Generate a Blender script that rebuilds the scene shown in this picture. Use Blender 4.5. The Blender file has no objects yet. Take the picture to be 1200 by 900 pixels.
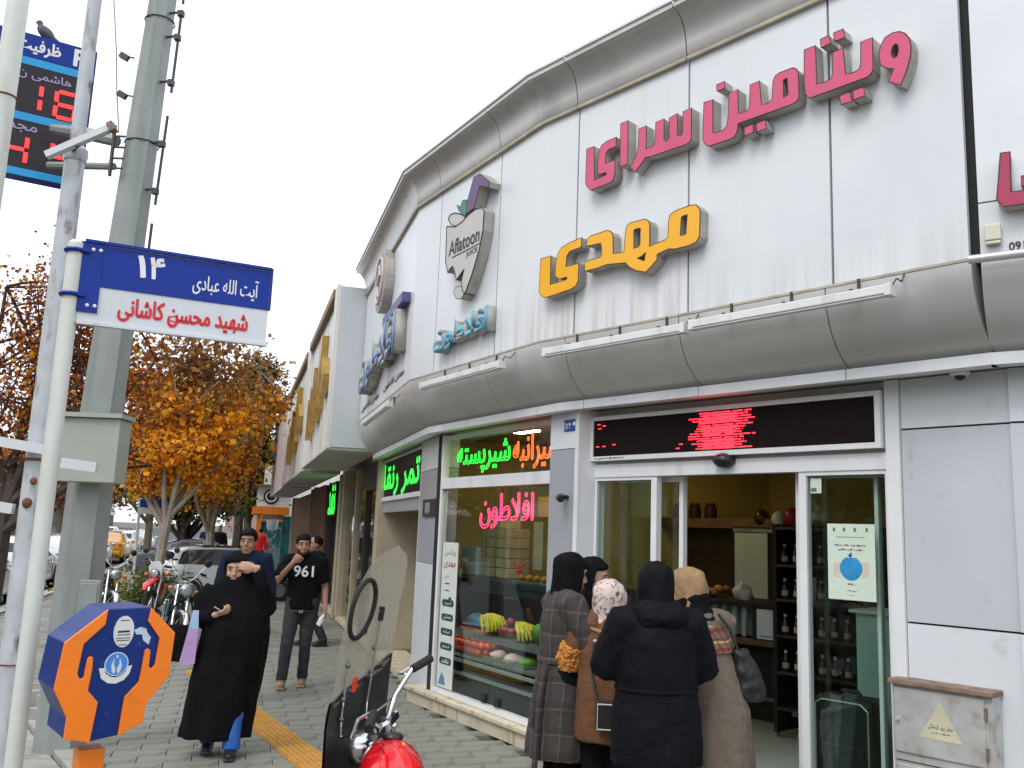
import bpy, bmesh, math, random
from mathutils import Vector, Matrix, Euler, noise
from mathutils.geometry import tessellate_polygon
from mathutils.bvhtree import BVHTree
from math import sin, cos, pi, radians as RAD, hypot, atan2, sqrt
random.seed(11)
SC = bpy.context.scene
COL = SC.collection

# ---------------------------------------------------------------- camera
cam_d = bpy.data.cameras.new('camera')
cam_d.sensor_width = 36.0
cam_d.lens = 31.8
cam_d.clip_start = 0.05
cam_d.clip_end = 2000
cam = bpy.data.objects.new('camera', cam_d)
COL.objects.link(cam)
_r = Vector((0.99925, -0.00636, 0.03808)); _u = Vector((-0.03861, -0.16455, 0.98561)); _f = Vector((0.0, 0.98635, 0.16467))
_f.normalize(); _r = (_r - _f * _r.dot(_f)).normalized(); _u = _r.cross(_f).normalized()
cam.matrix_world = Matrix(((_r.x, _u.x, -_f.x, 0), (_r.y, _u.y, -_f.y, 0), (_r.z, _u.z, -_f.z, 1.8), (0, 0, 0, 1)))
SC.camera = cam

# ---------------------------------------------------------------- overcast sky, soft sun, exposure
SUN_EL, SUN_AZ = RAD(52), RAD(215)      # azimuth measured from +Y, clockwise: behind the camera and to its left
w = bpy.data.worlds.new('World'); SC.world = w; w.use_nodes = True
nt = w.node_tree; nt.nodes.clear()
sky = nt.nodes.new('ShaderNodeTexSky'); sky.sky_type = 'NISHITA'; sky.sun_disc = False
sky.sun_elevation = SUN_EL; sky.sun_rotation = SUN_AZ
sky.air_density = 1.0; sky.dust_density = 5.0; sky.ozone_density = 1.0
hs = nt.nodes.new('ShaderNodeHueSaturation'); hs.inputs['Saturation'].default_value = 0.25
mxs = nt.nodes.new('ShaderNodeMix'); mxs.data_type = 'RGBA'; mxs.inputs[0].default_value = 0.86
mxs.inputs[7].default_value = (10.6, 11.2, 12.2, 1)      # the even cloud layer
bg = nt.nodes.new('ShaderNodeBackground'); bg.inputs['Strength'].default_value = 0.12
wo = nt.nodes.new('ShaderNodeOutputWorld')
nt.links.new(sky.outputs[0], hs.inputs['Color']); nt.links.new(hs.outputs[0], mxs.inputs[6])
nt.links.new(mxs.outputs[2], bg.inputs['Color']); nt.links.new(bg.outputs[0], wo.inputs['Surface'])
sd = bpy.data.lights.new('sun', 'SUN'); sd.energy = 1.2; sd.angle = RAD(25); sd.color = (1.0, 0.97, 0.92)
sun = bpy.data.objects.new('sun', sd); COL.objects.link(sun)
sdir = Vector((sin(SUN_AZ) * cos(SUN_EL), cos(SUN_AZ) * cos(SUN_EL), sin(SUN_EL)))
sun.rotation_euler = sdir.to_track_quat('Z', 'Y').to_euler()
vs = SC.view_settings
vs.view_transform = 'Standard'; vs.look = 'None'; vs.exposure = 0.32; vs.gamma = 1.0; vs.use_curve_mapping = False
SC.cycles.use_denoising = True
SC.cycles.max_bounces = 8; SC.cycles.transparent_max_bounces = 16
SC.cycles.caustics_reflective = False; SC.cycles.caustics_refractive = False
SC.cycles.sample_clamp_indirect = 4

# ---------------------------------------------------------------- materials
def H(h):
    h = h.lstrip('#')
    return tuple(((c / 12.92) if c <= 0.04045 else ((c + 0.055) / 1.055) ** 2.4) for c in (int(h[i:i + 2], 16) / 255 for i in (0, 2, 4)))
MATS = {}
def mat(name, col, rough=0.6, metal=0.0, var=0.12, scale=5.0, bump=0.0, bs=60.0, spec=0.5, coat=0.0,
        streak=None, spots=None, emit=None, es=0.0, island=None, sss=0.0, low=None):
    """procedural Principled material: noise tinted base colour, optional vertical streaks, spots, bump"""
    if name in MATS: return MATS[name]
    if isinstance(col, str): col = H(col)
    m = bpy.data.materials.new(name); m.use_nodes = True; t = m.node_tree; N = t.nodes; L = t.links
    b = N['Principled BSDF']
    b.inputs['Roughness'].default_value = rough; b.inputs['Metallic'].default_value = metal
    b.inputs['Specular IOR Level'].default_value = spec; b.inputs['Coat Weight'].default_value = coat
    tc = N.new('ShaderNodeTexCoord')
    no = N.new('ShaderNodeTexNoise'); no.inputs['Scale'].default_value = scale; no.inputs['Detail'].default_value = 6
    no.inputs['Roughness'].default_value = 0.6
    L.new(tc.outputs['Object'], no.inputs['Vector'])
    cr = N.new('ShaderNodeValToRGB')
    cr.color_ramp.elements[0].position = 0.3; cr.color_ramp.elements[1].position = 0.72
    cr.color_ramp.elements[0].color = tuple(max(0, c * (1 - var)) for c in col) + (1,)
    cr.color_ramp.elements[1].color = tuple(min(1, c * (1 + var)) for c in col) + (1,)
    out = None
    if island:
        ge = N.new('ShaderNodeNewGeometry')
        cr2 = N.new('ShaderNodeValToRGB'); el = cr2.color_ramp.elements
        for i, c in enumerate(island):
            if isinstance(c, str): c = H(c)
            e = el[i] if i < 2 else el.new(0.5)
            e.color = tuple(c) + (1,)
        n = len(island)
        for i, e in enumerate(el): e.position = i / (n - 1)
        L.new(ge.outputs['Random Per Island'], cr2.inputs['Fac']); out = cr2.outputs[0]
    else:
        L.new(no.outputs['Fac'], cr.inputs['Fac']); out = cr.outputs[0]
    def overlay(sc, c, strength, lo, hi, off=0.0):
        nonlocal out
        mp = N.new('ShaderNodeMapping'); mp.inputs['Scale'].default_value = sc; mp.inputs['Location'].default_value = (off, off, 0)
        L.new(tc.outputs['Object'], mp.inputs['Vector'])
        n2 = N.new('ShaderNodeTexNoise'); n2.inputs['Scale'].default_value = 1.0; n2.inputs['Detail'].default_value = 5
        L.new(mp.outputs[0], n2.inputs['Vector'])
        mr = N.new('ShaderNodeMapRange'); mr.inputs['From Min'].default_value = lo; mr.inputs['From Max'].default_value = hi
        mr.inputs['To Max'].default_value = strength
        L.new(n2.outputs['Fac'], mr.inputs['Value'])
        mx = N.new('ShaderNodeMix'); mx.data_type = 'RGBA'; mx.inputs[7].default_value = tuple(H(c) if isinstance(c, str) else c) + (1,)
        L.new(mr.outputs[0], mx.inputs[0]); L.new(out, mx.inputs[6]); out = mx.outputs[2]
    if streak:
        for st in (streak if isinstance(streak, list) else [streak]): overlay(*st)
    if spots: overlay(*spots)
    if low:      # run-off stains that start at an edge: (z0, z1, colour, strength)
        sp = N.new('ShaderNodeSeparateXYZ'); L.new(tc.outputs['Object'], sp.inputs[0])
        z = N.new('ShaderNodeMapRange'); z.inputs['From Min'].default_value = low[1]; z.inputs['From Max'].default_value = low[0]; L.new(sp.outputs['Z'], z.inputs['Value'])
        mp = N.new('ShaderNodeMapping'); mp.inputs['Scale'].default_value = (16, 16, 0.5); L.new(tc.outputs['Object'], mp.inputs['Vector'])
        n3 = N.new('ShaderNodeTexNoise'); n3.inputs['Scale'].default_value = 1.0; n3.inputs['Detail'].default_value = 4; L.new(mp.outputs[0], n3.inputs['Vector'])
        m3 = N.new('ShaderNodeMapRange'); m3.inputs['From Min'].default_value = 0.42; m3.inputs['From Max'].default_value = 0.68; m3.inputs['To Max'].default_value = low[3]; L.new(n3.outputs['Fac'], m3.inputs['Value'])
        mm = N.new('ShaderNodeMath'); mm.operation = 'MULTIPLY'; L.new(z.outputs[0], mm.inputs[0]); L.new(m3.outputs[0], mm.inputs[1])
        mx = N.new('ShaderNodeMix'); mx.data_type = 'RGBA'; mx.inputs[7].default_value = tuple(H(low[2])) + (1,); L.new(mm.outputs[0], mx.inputs[0]); L.new(out, mx.inputs[6]); out = mx.outputs[2]
    L.new(out, b.inputs['Base Color'])
    rr = N.new('ShaderNodeMapRange'); rr.inputs['To Min'].default_value = max(0.02, rough - 0.08); rr.inputs['To Max'].default_value = min(1, rough + 0.08)
    L.new(no.outputs['Fac'], rr.inputs['Value']); L.new(rr.outputs[0], b.inputs['Roughness'])
    if bump:
        nb = N.new('ShaderNodeTexNoise'); nb.inputs['Scale'].default_value = bs; nb.inputs['Detail'].default_value = 4
        L.new(tc.outputs['Object'], nb.inputs['Vector'])
        bp = N.new('ShaderNodeBump'); bp.inputs['Strength'].default_value = bump; bp.inputs['Distance'].default_value = 0.02
        L.new(nb.outputs['Fac'], bp.inputs['Height']); L.new(bp.outputs[0], b.inputs['Normal'])
    if emit:
        b.inputs['Emission Color'].default_value = (tuple(H(emit)) if isinstance(emit, str) else emit) + (1,)
        b.inputs['Emission Strength'].default_value = es
    if sss: b.inputs['Subsurface Weight'].default_value = sss; b.inputs['Subsurface Radius'].default_value = (0.02, 0.008, 0.004)
    MATS[name] = m; return m
def glass_mat(name, tint, ior=1.45, gloss=1.0, rough=0.02):
    if name in MATS: return MATS[name]
    m = bpy.data.materials.new(name); m.use_nodes = True; t = m.node_tree; N = t.nodes; L = t.links; N.clear()
    o = N.new('ShaderNodeOutputMaterial'); tr = N.new('ShaderNodeBsdfTransparent'); tr.inputs[0].default_value = tuple(tint) + (1,)
    gl = N.new('ShaderNodeBsdfGlossy'); gl.inputs['Roughness'].default_value = rough; gl.inputs['Color'].default_value = (gloss, gloss, gloss, 1)
    lw = N.new('ShaderNodeLayerWeight'); lw.inputs['Blend'].default_value = 0.5
    pw = N.new('ShaderNodeMath'); pw.operation = 'POWER'; pw.inputs[1].default_value = 4.0; L.new(lw.outputs['Facing'], pw.inputs[0])
    f0 = ((ior - 1) / (ior + 1)) ** 2
    fr = N.new('ShaderNodeMath'); fr.operation = 'MULTIPLY_ADD'; fr.inputs[1].default_value = 1 - f0; fr.inputs[2].default_value = f0; L.new(pw.outputs[0], fr.inputs[0])
    mx = N.new('ShaderNodeMixShader'); L.new(fr.outputs[0], mx.inputs[0]); L.new(tr.outputs[0], mx.inputs[1]); L.new(gl.outputs[0], mx.inputs[2])
    L.new(mx.outputs[0], o.inputs[0]); MATS[name] = m; return m
def grid_mat(name, base, lines, rough=0.9):
    """woven check: thin stripes of colour in two directions of object space. lines = [(axis, period, width, colour, strength)]"""
    if name in MATS: return MATS[name]
    m = mat(name, base, rough, var=0.18, scale=60, bump=0.25, bs=120); t = m.node_tree; N = t.nodes; L = t.links; b = N['Principled BSDF']
    out = b.inputs['Base Color'].links[0].from_socket
    tc = N.new('ShaderNodeTexCoord'); sp = N.new('ShaderNodeSeparateXYZ'); L.new(tc.outputs['Object'], sp.inputs[0])
    nz = N.new('ShaderNodeTexNoise'); nz.inputs['Scale'].default_value = 5; L.new(tc.outputs['Object'], nz.inputs['Vector'])
    for ax, per, wd, c, s in lines:
        a1 = N.new('ShaderNodeMath'); a1.operation = 'MULTIPLY_ADD'; L.new(nz.outputs['Fac'], a1.inputs[0]); a1.inputs[1].default_value = 0.05
        if ax == 'XY':
            ad = N.new('ShaderNodeMath'); ad.operation = 'ADD'; L.new(sp.outputs['X'], ad.inputs[0]); L.new(sp.outputs['Y'], ad.inputs[1]); L.new(ad.outputs[0], a1.inputs[2])
        else: L.new(sp.outputs[ax], a1.inputs[2])
        md = N.new('ShaderNodeMath'); md.operation = 'FLOORED_MODULO'; L.new(a1.outputs[0], md.inputs[0]); md.inputs[1].default_value = per
        lt = N.new('ShaderNodeMath'); lt.operation = 'LESS_THAN'; L.new(md.outputs[0], lt.inputs[0]); lt.inputs[1].default_value = wd
        ml = N.new('ShaderNodeMath'); ml.operation = 'MULTIPLY'; L.new(lt.outputs[0], ml.inputs[0]); ml.inputs[1].default_value = s
        mx = N.new('ShaderNodeMix'); mx.data_type = 'RGBA'; mx.inputs[7].default_value = tuple(H(c)) + (1,)
        L.new(ml.outputs[0], mx.inputs[0]); L.new(out, mx.inputs[6]); out = mx.outputs[2]
    L.new(out, b.inputs['Base Color']); return m

# ---------------------------------------------------------------- mesh helpers
V3 = Vector
class MB:
    """collects shapes, builds them as ONE mesh object"""
    def __init__(s): s.v = []; s.f = []
    def add(s, vs, fs):
        o = len(s.v); s.v += [tuple(v) for v in vs]; s.f += [tuple(i + o for i in f) for f in fs]; return s
    def hexa(s, p):   # p: 4 bottom (ccw from above) then 4 top
        return s.add(p, [(3, 2, 1, 0), (4, 5, 6, 7), (0, 1, 5, 4), (1, 2, 6, 5), (2, 3, 7, 6), (3, 0, 4, 7)])
    def box(s, c, d, rot=None):
        x, y, z = d[0] / 2, d[1] / 2, d[2] / 2
        p = [V3(q) for q in ((-x, -y, -z), (x, -y, -z), (x, y, -z), (-x, y, -z), (-x, -y, z), (x, -y, z), (x, y, z), (-x, y, z))]
        if rot is not None: p = [rot @ q for q in p]
        return s.hexa([q + V3(c) for q in p])
    def tube(s, pts, r, n=8, cap=True, flat=None):
        pts = [V3(p) for p in pts]; k = len(pts)
        rs = r if isinstance(r, (list, tuple)) else [r] * k
        t0 = (pts[1] - pts[0]).normalized(); a = t0.orthogonal().normalized(); rings = []
        for i in range(k):
            t = (pts[min(i + 1, k - 1)] - pts[max(i - 1, 0)])
            t = t.normalized() if t.length > 1e-9 else t0
            a = (a - t * a.dot(t)); a = a.normalized() if a.length > 1e-6 else t.orthogonal().normalized()
            b = t.cross(a)
            rings.append([pts[i] + (a * cos(2 * pi * j / n) + b * sin(2 * pi * j / n)) * rs[i] for j in range(n)])
        return s.rings(rings, cap)
    def rings(s, rings, cap=True, closed=True):
        n = len(rings[0]); vs = [p for r in rings for p in r]; fs = []
        for i in range(len(rings) - 1):
            for j in range(n if closed else n - 1):
                k = (j + 1) % n
                fs.append((i * n + j, i * n + k, (i + 1) * n + k, (i + 1) * n + j))
        if cap: fs += [tuple(range(n - 1, -1, -1)), tuple((len(rings) - 1) * n + j for j in range(n))]
        return s.add(vs, fs)
    def loft(s, secs, n=24, fold=None, power=2.0, cap=True, top0=0.0):
        """horizontal sections (x, y, z, rx, ry[, yaw]); fold(theta, z) -> radial factor"""
        rg = []
        for q in secs:
            x, y, z, rx, ry = q[:5]; yw = q[5] if len(q) > 5 else 0.0; r = []
            for j in range(n):
                th = 2 * pi * j / n; c, sn = cos(th), sin(th)
                k = 1.0 if power == 2 else (abs(c) ** power + abs(sn) ** power) ** (-1 / power)
                if fold: k *= fold(th, z)
                px, py = rx * c * k, ry * sn * k
                r.append(V3((x + px * cos(yw) - py * sin(yw), y + px * sin(yw) + py * cos(yw), z)))
            rg.append(r)
        return s.rings(rg, cap)
    def ell(s, c, r, n=14, m=9, rot=None):
        c = V3(c); r = (r, r, r) if isinstance(r, (int, float)) else r; rg = []
        for i in range(m + 1):
            ph = -pi / 2 + pi * i / m; q = []; e = max(cos(ph), 0.02)
            for j in range(n):
                p = V3((r[0] * e * cos(2 * pi * j / n), r[1] * e * sin(2 * pi * j / n), r[2] * sin(ph)))
                q.append(c + (rot @ p if rot is not None else p))
            rg.append(q)
        return s.rings(rg)
    def lathe(s, prof, c=(0, 0, 0), n=20, rot=None, cap=True):
        c = V3(c); rg = []
        for r, z in prof:
            q = [V3((r * cos(2 * pi * j / n), r * sin(2 * pi * j / n), z)) for j in range(n)]
            rg.append([c + (rot @ p if rot is not None else p) for p in q])
        return s.rings(rg, cap)
    def torus(s, c, R_, r_, rot=None, n=24, m=8):
        c = V3(c); vs = []; fs = []
        for i in range(n):
            a = 2 * pi * i / n
            for j in range(m):
                b = 2 * pi * j / m; p = V3(((R_ + r_ * cos(b)) * cos(a), (R_ + r_ * cos(b)) * sin(a), r_ * sin(b)))
                vs.append(c + (rot @ p if rot is not None else p))
        for i in range(n):
            for j in range(m):
                fs.append((i * m + j, ((i + 1) % n) * m + j, ((i + 1) % n) * m + (j + 1) % m, i * m + (j + 1) % m))
        return s.add(vs, fs)
    def prism(s, poly, fn, h0, h1, holes=()):
        """polygon (u,v) with holes between heights h0 (back) and h1 (front); fn(u,v,h) -> point"""
        loops = [list(poly)] + [list(h) for h in holes]
        def area(l): return sum(l[i][0] * l[(i + 1) % len(l)][1] - l[(i + 1) % len(l)][0] * l[i][1] for i in range(len(l)))
        if area(loops[0]) < 0: loops[0].reverse()
        for l in loops[1:]:
            if area(l) > 0: l.reverse()
        flat = [p for l in loops for p in l]; n = len(flat)
        tris = tessellate_polygon([[V3((p[0], p[1], 0)) for p in l] for l in loops])
        vs = [fn(p[0], p[1], h1) for p in flat] + [fn(p[0], p[1], h0) for p in flat]; fs = []
        for t in tris:
            a, b, c = (flat[i] for i in t)
            t = t if (b[0] - a[0]) * (c[1] - a[1]) - (b[1] - a[1]) * (c[0] - a[0]) > 0 else t[::-1]
            fs.append(tuple(t)); fs.append(tuple(i + n for i in t[::-1]))
        o = 0
        for l in loops:
            k = len(l)
            for i in range(k):
                a, b = o + i, o + (i + 1) % k; fs.append((a, a + n, b + n, b))
            o += k
        return s.add(vs, fs)
    def mesh(s, name='m'):
        me = bpy.data.meshes.new(name); me.from_pydata(s.v, [], s.f); me.update(); return me
    def build(s, name, m, parent=None, smooth=False, bevel=0.0, loc=None, label=None, world=True, kind=None, sub=0):
        me = s.mesh(name)
        if bevel:
            bm = bmesh.new(); bm.from_mesh(me)
            bmesh.ops.bevel(bm, geom=list(bm.edges), offset=bevel, segments=2, profile=0.5, affect='EDGES', clamp_overlap=True)
            bm.to_mesh(me); bm.free()
        return obj(name, me, m, parent, smooth, loc, label, world, kind)
def obj(name, me, m, parent=None, smooth=False, loc=None, label=None, world=True, kind=None):
    if m is not None: me.materials.clear(); me.materials.append(MATS[m] if isinstance(m, str) else m)
    if smooth:
        me.polygons.foreach_set('use_smooth', [True] * len(me.polygons))
        if smooth != 'all': 
            try: me.set_sharp_from_angle(angle=RAD(40))
            except Exception: pass
    o = bpy.data.objects.new(name, me); COL.objects.link(o)
    if parent is not None:
        o.parent = parent
        if world and parent.type == 'EMPTY' and parent.get('fixed'): o.location = -parent.location   # mesh is in world coordinates
    if loc is not None: o.location = loc
    if label: o['label'] = label
    if kind: o['kind'] = kind
    return o
def thing(name, label, cat, loc=(0, 0, 0), rotz=0.0, group=None, fixed=False, kind=None):
    o = bpy.data.objects.new(name, None); COL.objects.link(o); o.location = loc; o.rotation_euler = (0, 0, rotz); o.empty_display_size = 0.2
    if label: o['label'] = label
    if cat: o['category'] = cat
    if group: o['group'] = group
    if fixed: o['fixed'] = 1
    if kind: o['kind'] = kind
    return o
def tag(o, label=None, cat=None, group=None, kind=None):
    for k, v in (('label', label), ('category', cat), ('group', group), ('kind', kind)):
        if v: o[k] = v
    return o
def dup(root, loc=None, rotz=None, label=None, group=None, parent=None):
    r = root.copy(); COL.objects.link(r)
    if parent is not None: r.parent = parent
    if loc is not None: r.location = loc
    if rotz is not None: r.rotation_euler[2] = rotz
    if label: r['label'] = label
    if group: r['group'] = group
    for ch in list(root.children):
        dup(ch, parent=r)
    return r
TMP = bpy.data.scenes.new('scratch')     # evaluates one object at a time, so that modifiers stay fast
def bake(o):
    TMP.collection.objects.link(o); vl = TMP.view_layers[0]; vl.update()
    me = bpy.data.meshes.new_from_object(o.evaluated_get(vl.depsgraph)); TMP.collection.objects.unlink(o); return me
def remesh(o, voxel, smooth=2, fac=0.5):
    md = o.modifiers.new('r', 'REMESH'); md.mode = 'VOXEL'; md.voxel_size = voxel; md.use_smooth_shade = True
    if smooth:
        sm = o.modifiers.new('s', 'SMOOTH'); sm.iterations = smooth; sm.factor = fac
    par = o.parent; o.parent = None
    me = bake(o); o.parent = par
    mt = o.data.materials[0] if o.data.materials else None
    o.modifiers.clear(); o.data = me
    me.materials.clear()
    if mt: me.materials.append(mt)
    me.polygons.foreach_set('use_smooth', [True] * len(me.polygons)); me.update()
    return o
def wrinkle(o, amp, sc, seed=0.0, zs=1.0):
    """push the vertices of a cloth mesh in and out with stretched noise"""
    me = o.data; n = len(me.vertices); co = [0.0] * (3 * n); nr = [0.0] * (3 * n)
    me.vertices.foreach_get('co', co); me.vertex_normals.foreach_get('vector', nr); nz = noise.noise
    for i in range(0, 3 * n, 3):
        x, y, z = co[i] * sc, co[i + 1] * sc, co[i + 2] * sc * zs
        k = (nz(V3((x + seed, y, z))) + 0.5 * nz(V3((x * 2.1, y * 2.1 + seed, z * 2)))) * amp
        co[i] += nr[i] * k; co[i + 1] += nr[i + 1] * k; co[i + 2] += nr[i + 2] * k
    me.vertices.foreach_set('co', co)
    me.update(); return o

# ---------------------------------------------------------------- Persian lettering
_F2 = {'ا': 0xFE8D, 'آ': 0xFE81, 'د': 0xFEA9, 'ذ': 0xFEAB, 'ر': 0xFEAD, 'ز': 0xFEAF, 'و': 0xFEED, '\u0001': 0xFEFB}
_F4 = {'ب': 0xFE8F, 'پ': 0xFB56, 'ت': 0xFE95, 'ج': 0xFE9D, 'ح': 0xFEA1, 'خ': 0xFEA5, 'س': 0xFEB1, 'ش': 0xFEB5, 'ص': 0xFEB9, 'ط': 0xFEC1, 'ظ': 0xFEC5,
       'ع': 0xFEC9, 'ف': 0xFED1, 'ق': 0xFED5, 'ک': 0xFB8E, 'گ': 0xFB92, 'ل': 0xFEDD, 'م': 0xFEE1, 'ن': 0xFEE5, 'ه': 0xFEE9, 'ی': 0xFBFC}
def shape(t):
    t = t.replace('لا', '\u0001'); out = []
    for i, c in enumerate(t):
        prev = i > 0 and t[i - 1] in _F4; nxt = i + 1 < len(t) and (t[i + 1] in _F4 or t[i + 1] in _F2)
        if c in _F4: out.append(chr(_F4[c] + (3 if prev and nxt else 1 if prev else 2 if nxt else 0)))
        elif c in _F2: out.append(chr(_F2[c] + (1 if prev else 0)))
        else: out.append(c)
    r = ''.join(reversed(out)); q = ''; num = ''
    for c in r + ' ':                      # digits keep their left-to-right order
        if c in '۰۱۲۳۴۵۶۷۸۹': num = c + num
        else: q += num + c; num = ''
    return q[:-1]
def text_mesh(t, wd, ht, extrude=0.0, bold=0.0, res=3, arabic=True, fit=True):
    """mesh of a line of text, lower left corner at 0,0, facing +Z"""
    c = bpy.data.curves.new('t', 'FONT'); c.body = shape(t) if arabic else t; c.resolution_u = res; c.offset = bold if extrude else 0.0
    o = bpy.data.objects.new('t', c); me = bake(o)
    bpy.data.objects.remove(o); bpy.data.curves.remove(c)
    xs = [v.co.x for v in me.vertices]; ys = [v.co.y for v in me.vertices]
    x0, x1, y0, y1 = min(xs), max(xs), min(ys), max(ys); sx = wd / (x1 - x0); sy = ht / (y1 - y0)
    for v in me.vertices: v.co = ((v.co.x - x0) * sx, (v.co.y - y0) * sy, 0)
    if extrude:
        bm = bmesh.new(); bm.from_mesh(me); bmesh.ops.remove_doubles(bm, verts=bm.verts, dist=1e-5)
        r = bmesh.ops.extrude_face_region(bm, geom=list(bm.faces))
        bmesh.ops.translate(bm, verts=[e for e in r['geom'] if isinstance(e, bmesh.types.BMVert)], vec=(0, 0, extrude))
        bmesh.ops.recalc_face_normals(bm, faces=bm.faces); bm.to_mesh(me); bm.free()
    elif bold:      # heavier strokes: a flat ribbon along the outline, a hair proud of the fill
        w_ = bold * (sx + sy) / 2; vs_ = [tuple(v.co) for v in me.vertices]; fs = [tuple(p.vertices) for p in me.polygons]
        for lp in outline_loops(me):
            for i, a in enumerate(lp):
                b = lp[(i + 1) % len(lp)]; d = b - a
                if d.length < 1e-6: continue
                d = d.normalized() * w_; n = V3((-d.y, d.x, 0)); o_ = len(vs_); z = 0.0003 + 0.0001 * (i % 3)
                vs_ += [tuple(q + V3((0, 0, z))) for q in (a - d * .7 - n * .7, a - n, b - n, b + d * .7 - n * .7, b + d * .7 + n * .7, b + n, a + n, a - d * .7 + n * .7)]; fs.append(tuple(range(o_, o_ + 8)))
        me.clear_geometry(); me.from_pydata(vs_, [], fs)
    me.update(); return me
def outline_loops(me):
    bm = bmesh.new(); bm.from_mesh(me); bmesh.ops.remove_doubles(bm, verts=bm.verts, dist=1e-4)
    ed = {e for e in bm.edges if len(e.link_faces) == 1}; loops = []
    while ed:
        e = ed.pop(); a, b = e.verts; lp = [a, b]
        while True:
            nx = [q for q in lp[-1].link_edges if q in ed]
            if not nx: break
            ed.discard(nx[0]); v = nx[0].other_vert(lp[-1])
            if v is lp[0]: break
            lp.append(v)
        if len(lp) > 3: loops.append([v.co.copy() for v in lp])
    bm.free(); return loops
def neon_mb(me, r, n=5):
    mb = MB()
    for lp in outline_loops(me):
        q = [lp[0]]
        for p in lp[1:]:
            if (p - q[-1]).length > r * 1.2: q.append(p)
        if len(q) > 2: mb.tube(q + [q[0]], r, n, cap=False)
    return mb
def dots_mb(me, step, size, jitter=0.0):
    """points of light on a square grid inside the text outline"""
    bv = BVHTree.FromPolygons([v.co for v in me.vertices], [p.vertices[:] for p in me.polygons])
    mb = MB(); xs = [v.co.x for v in me.vertices]; ys = [v.co.y for v in me.vertices]
    y = min(ys) + step / 2
    while y < max(ys):
        x = min(xs) + step / 2
        while x < max(xs):
            if bv.ray_cast(V3((x, y, 1)), V3((0, 0, -1)))[0] is not None:
                h = size / 2; mb.add([(x - h, y - h, 0), (x + h, y - h, 0), (x + h, y + h, 0), (x - h, y + h, 0)], [(0, 1, 2, 3)])
            x += step
        y += step
    return mb
def basis(origin, dx, n):
    """matrix with X along dx, Z along the outward normal n, Y up"""
    dx = V3(dx).normalized(); n = V3(n).normalized(); y = n.cross(dx)
    return Matrix(((dx.x, y.x, n.x, origin[0]), (dx.y, y.y, n.y, origin[1]), (dx.z, y.z, n.z, origin[2]), (0, 0, 0, 1)))
def place(o, M):
    """put a mesh made in a local plane where matrix M says, keeping the mesh in world coordinates"""
    o.data.transform(M); return o

# ---------------------------------------------------------------- facade frames (plan of the shop front, a gently bent wall)
class Facet:
    def __init__(s, p, q):
        s.p = V3((p[0], p[1], 0)); d = V3((q[0] - p[0], q[1] - p[1], 0)); s.L = d.length; s.d = d.normalized(); s.n = V3((s.d.y, -s.d.x, 0))
    def P(s, a, o, z): q = s.p + s.d * a + s.n * o; return V3((q.x, q.y, z))
    def box(s, mb, a0, a1, o0, o1, z0, z1):
        P = s.P
        return mb.hexa([P(a0, o1, z0), P(a1, o1, z0), P(a1, o0, z0), P(a0, o0, z0), P(a0, o1, z1), P(a1, o1, z1), P(a1, o0, z1), P(a0, o0, z1)])
    def M(s, a, o, z): return basis(s.P(a, o, z), s.d, s.n)
pA0, pAB, pBC, pCD = (-2.282, 13.574), (-1.105, 9.627), (0.2, 7.437), (2.53, 4.803)
FA, FB, FC = Facet(pA0, pAB), Facet(pAB, pBC), Facet(pBC, pCD)
FD = Facet(pCD, (pCD[0] + 2.6 * cos(RAD(-34)), pCD[1] + 2.6 * sin(RAD(-34))))
US, RS = V3((-0.286, 0.958, 0)), V3((0.958, 0.286, 0))      # along the street, and across it towards the shops
def ST(a, b, z=0.0): q = US * a + RS * b; return V3((q.x, q.y, z))
def offset_line(pts, o):
    """offset polyline with mitred corners (o outward)"""
    r = []
    for i, p in enumerate(pts):
        p = V3((p[0], p[1], 0)); ns = []
        for a, b in ((i - 1, i), (i, i + 1)):
            if 0 <= a and b < len(pts):
                d = V3((pts[b][0] - pts[a][0], pts[b][1] - pts[a][1], 0)).normalized(); ns.append(V3((d.y, -d.x, 0)))
        n = sum(ns, V3()).normalized(); k = 1 / max(0.3, n.dot(ns[0])); r.append(p + n * o * k)
    return r
# ================================================================= GROUND
mat('asphalt', (0.055, 0.055, 0.058), 0.85, var=0.3, scale=3, bump=0.3, bs=80)
mat('earth', (0.11, 0.095, 0.075), 0.95, var=0.3, scale=2)
mat('joint', (0.15, 0.148, 0.13), 0.95, var=0.2, scale=8)
mat('paver', (0.215, 0.218, 0.20), 0.62, var=0.22, scale=2.2, bump=0.15, bs=70, island=['#74756c', '#7f8075', '#86867d', '#7a7b71', '#8a897e', '#7f8177'], streak=((1.1, 1.1, 1.1), '#55564c', 0.6, 0.46, 0.72), spots=((9, 9, 9), '#4f5047', 0.5, 0.56, 0.7))
mat('kerb_stone', (0.38, 0.37, 0.34), 0.8, var=0.2, scale=5, bump=0.2, bs=60, spots=((5, 5, 5), '#6a645a', 0.5, 0.5, 0.7))
mat('tactile', '#b8873a', 0.75, var=0.22, scale=9, bump=0.1, spots=((6, 6, 6), '#8a6a34', 0.5, 0.52, 0.7))
mat('sill_stone', (0.58, 0.52, 0.40), 0.45, var=0.14, scale=6, streak=((9, 9, 0.6), '#a8751f', 0.7, 0.53, 0.66))
mat('concrete', (0.33, 0.32, 0.30), 0.85, var=0.2, scale=4, bump=0.2)
mb = MB(); mb.add([(-700, -700, -0.165), (700, -700, -0.165), (700, 900, -0.165), (-700, 900, -0.165)], [(0, 1, 2, 3)])
g = mb.build('ground', 'earth'); g['kind'] = 'structure'
def street_quad(mb, a0, a1, b0, b1, z): return mb.add([ST(a0, b0, z), ST(a0, b1, z), ST(a1, b1, z), ST(a1, b0, z)], [(0, 1, 2, 3)])
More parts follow.
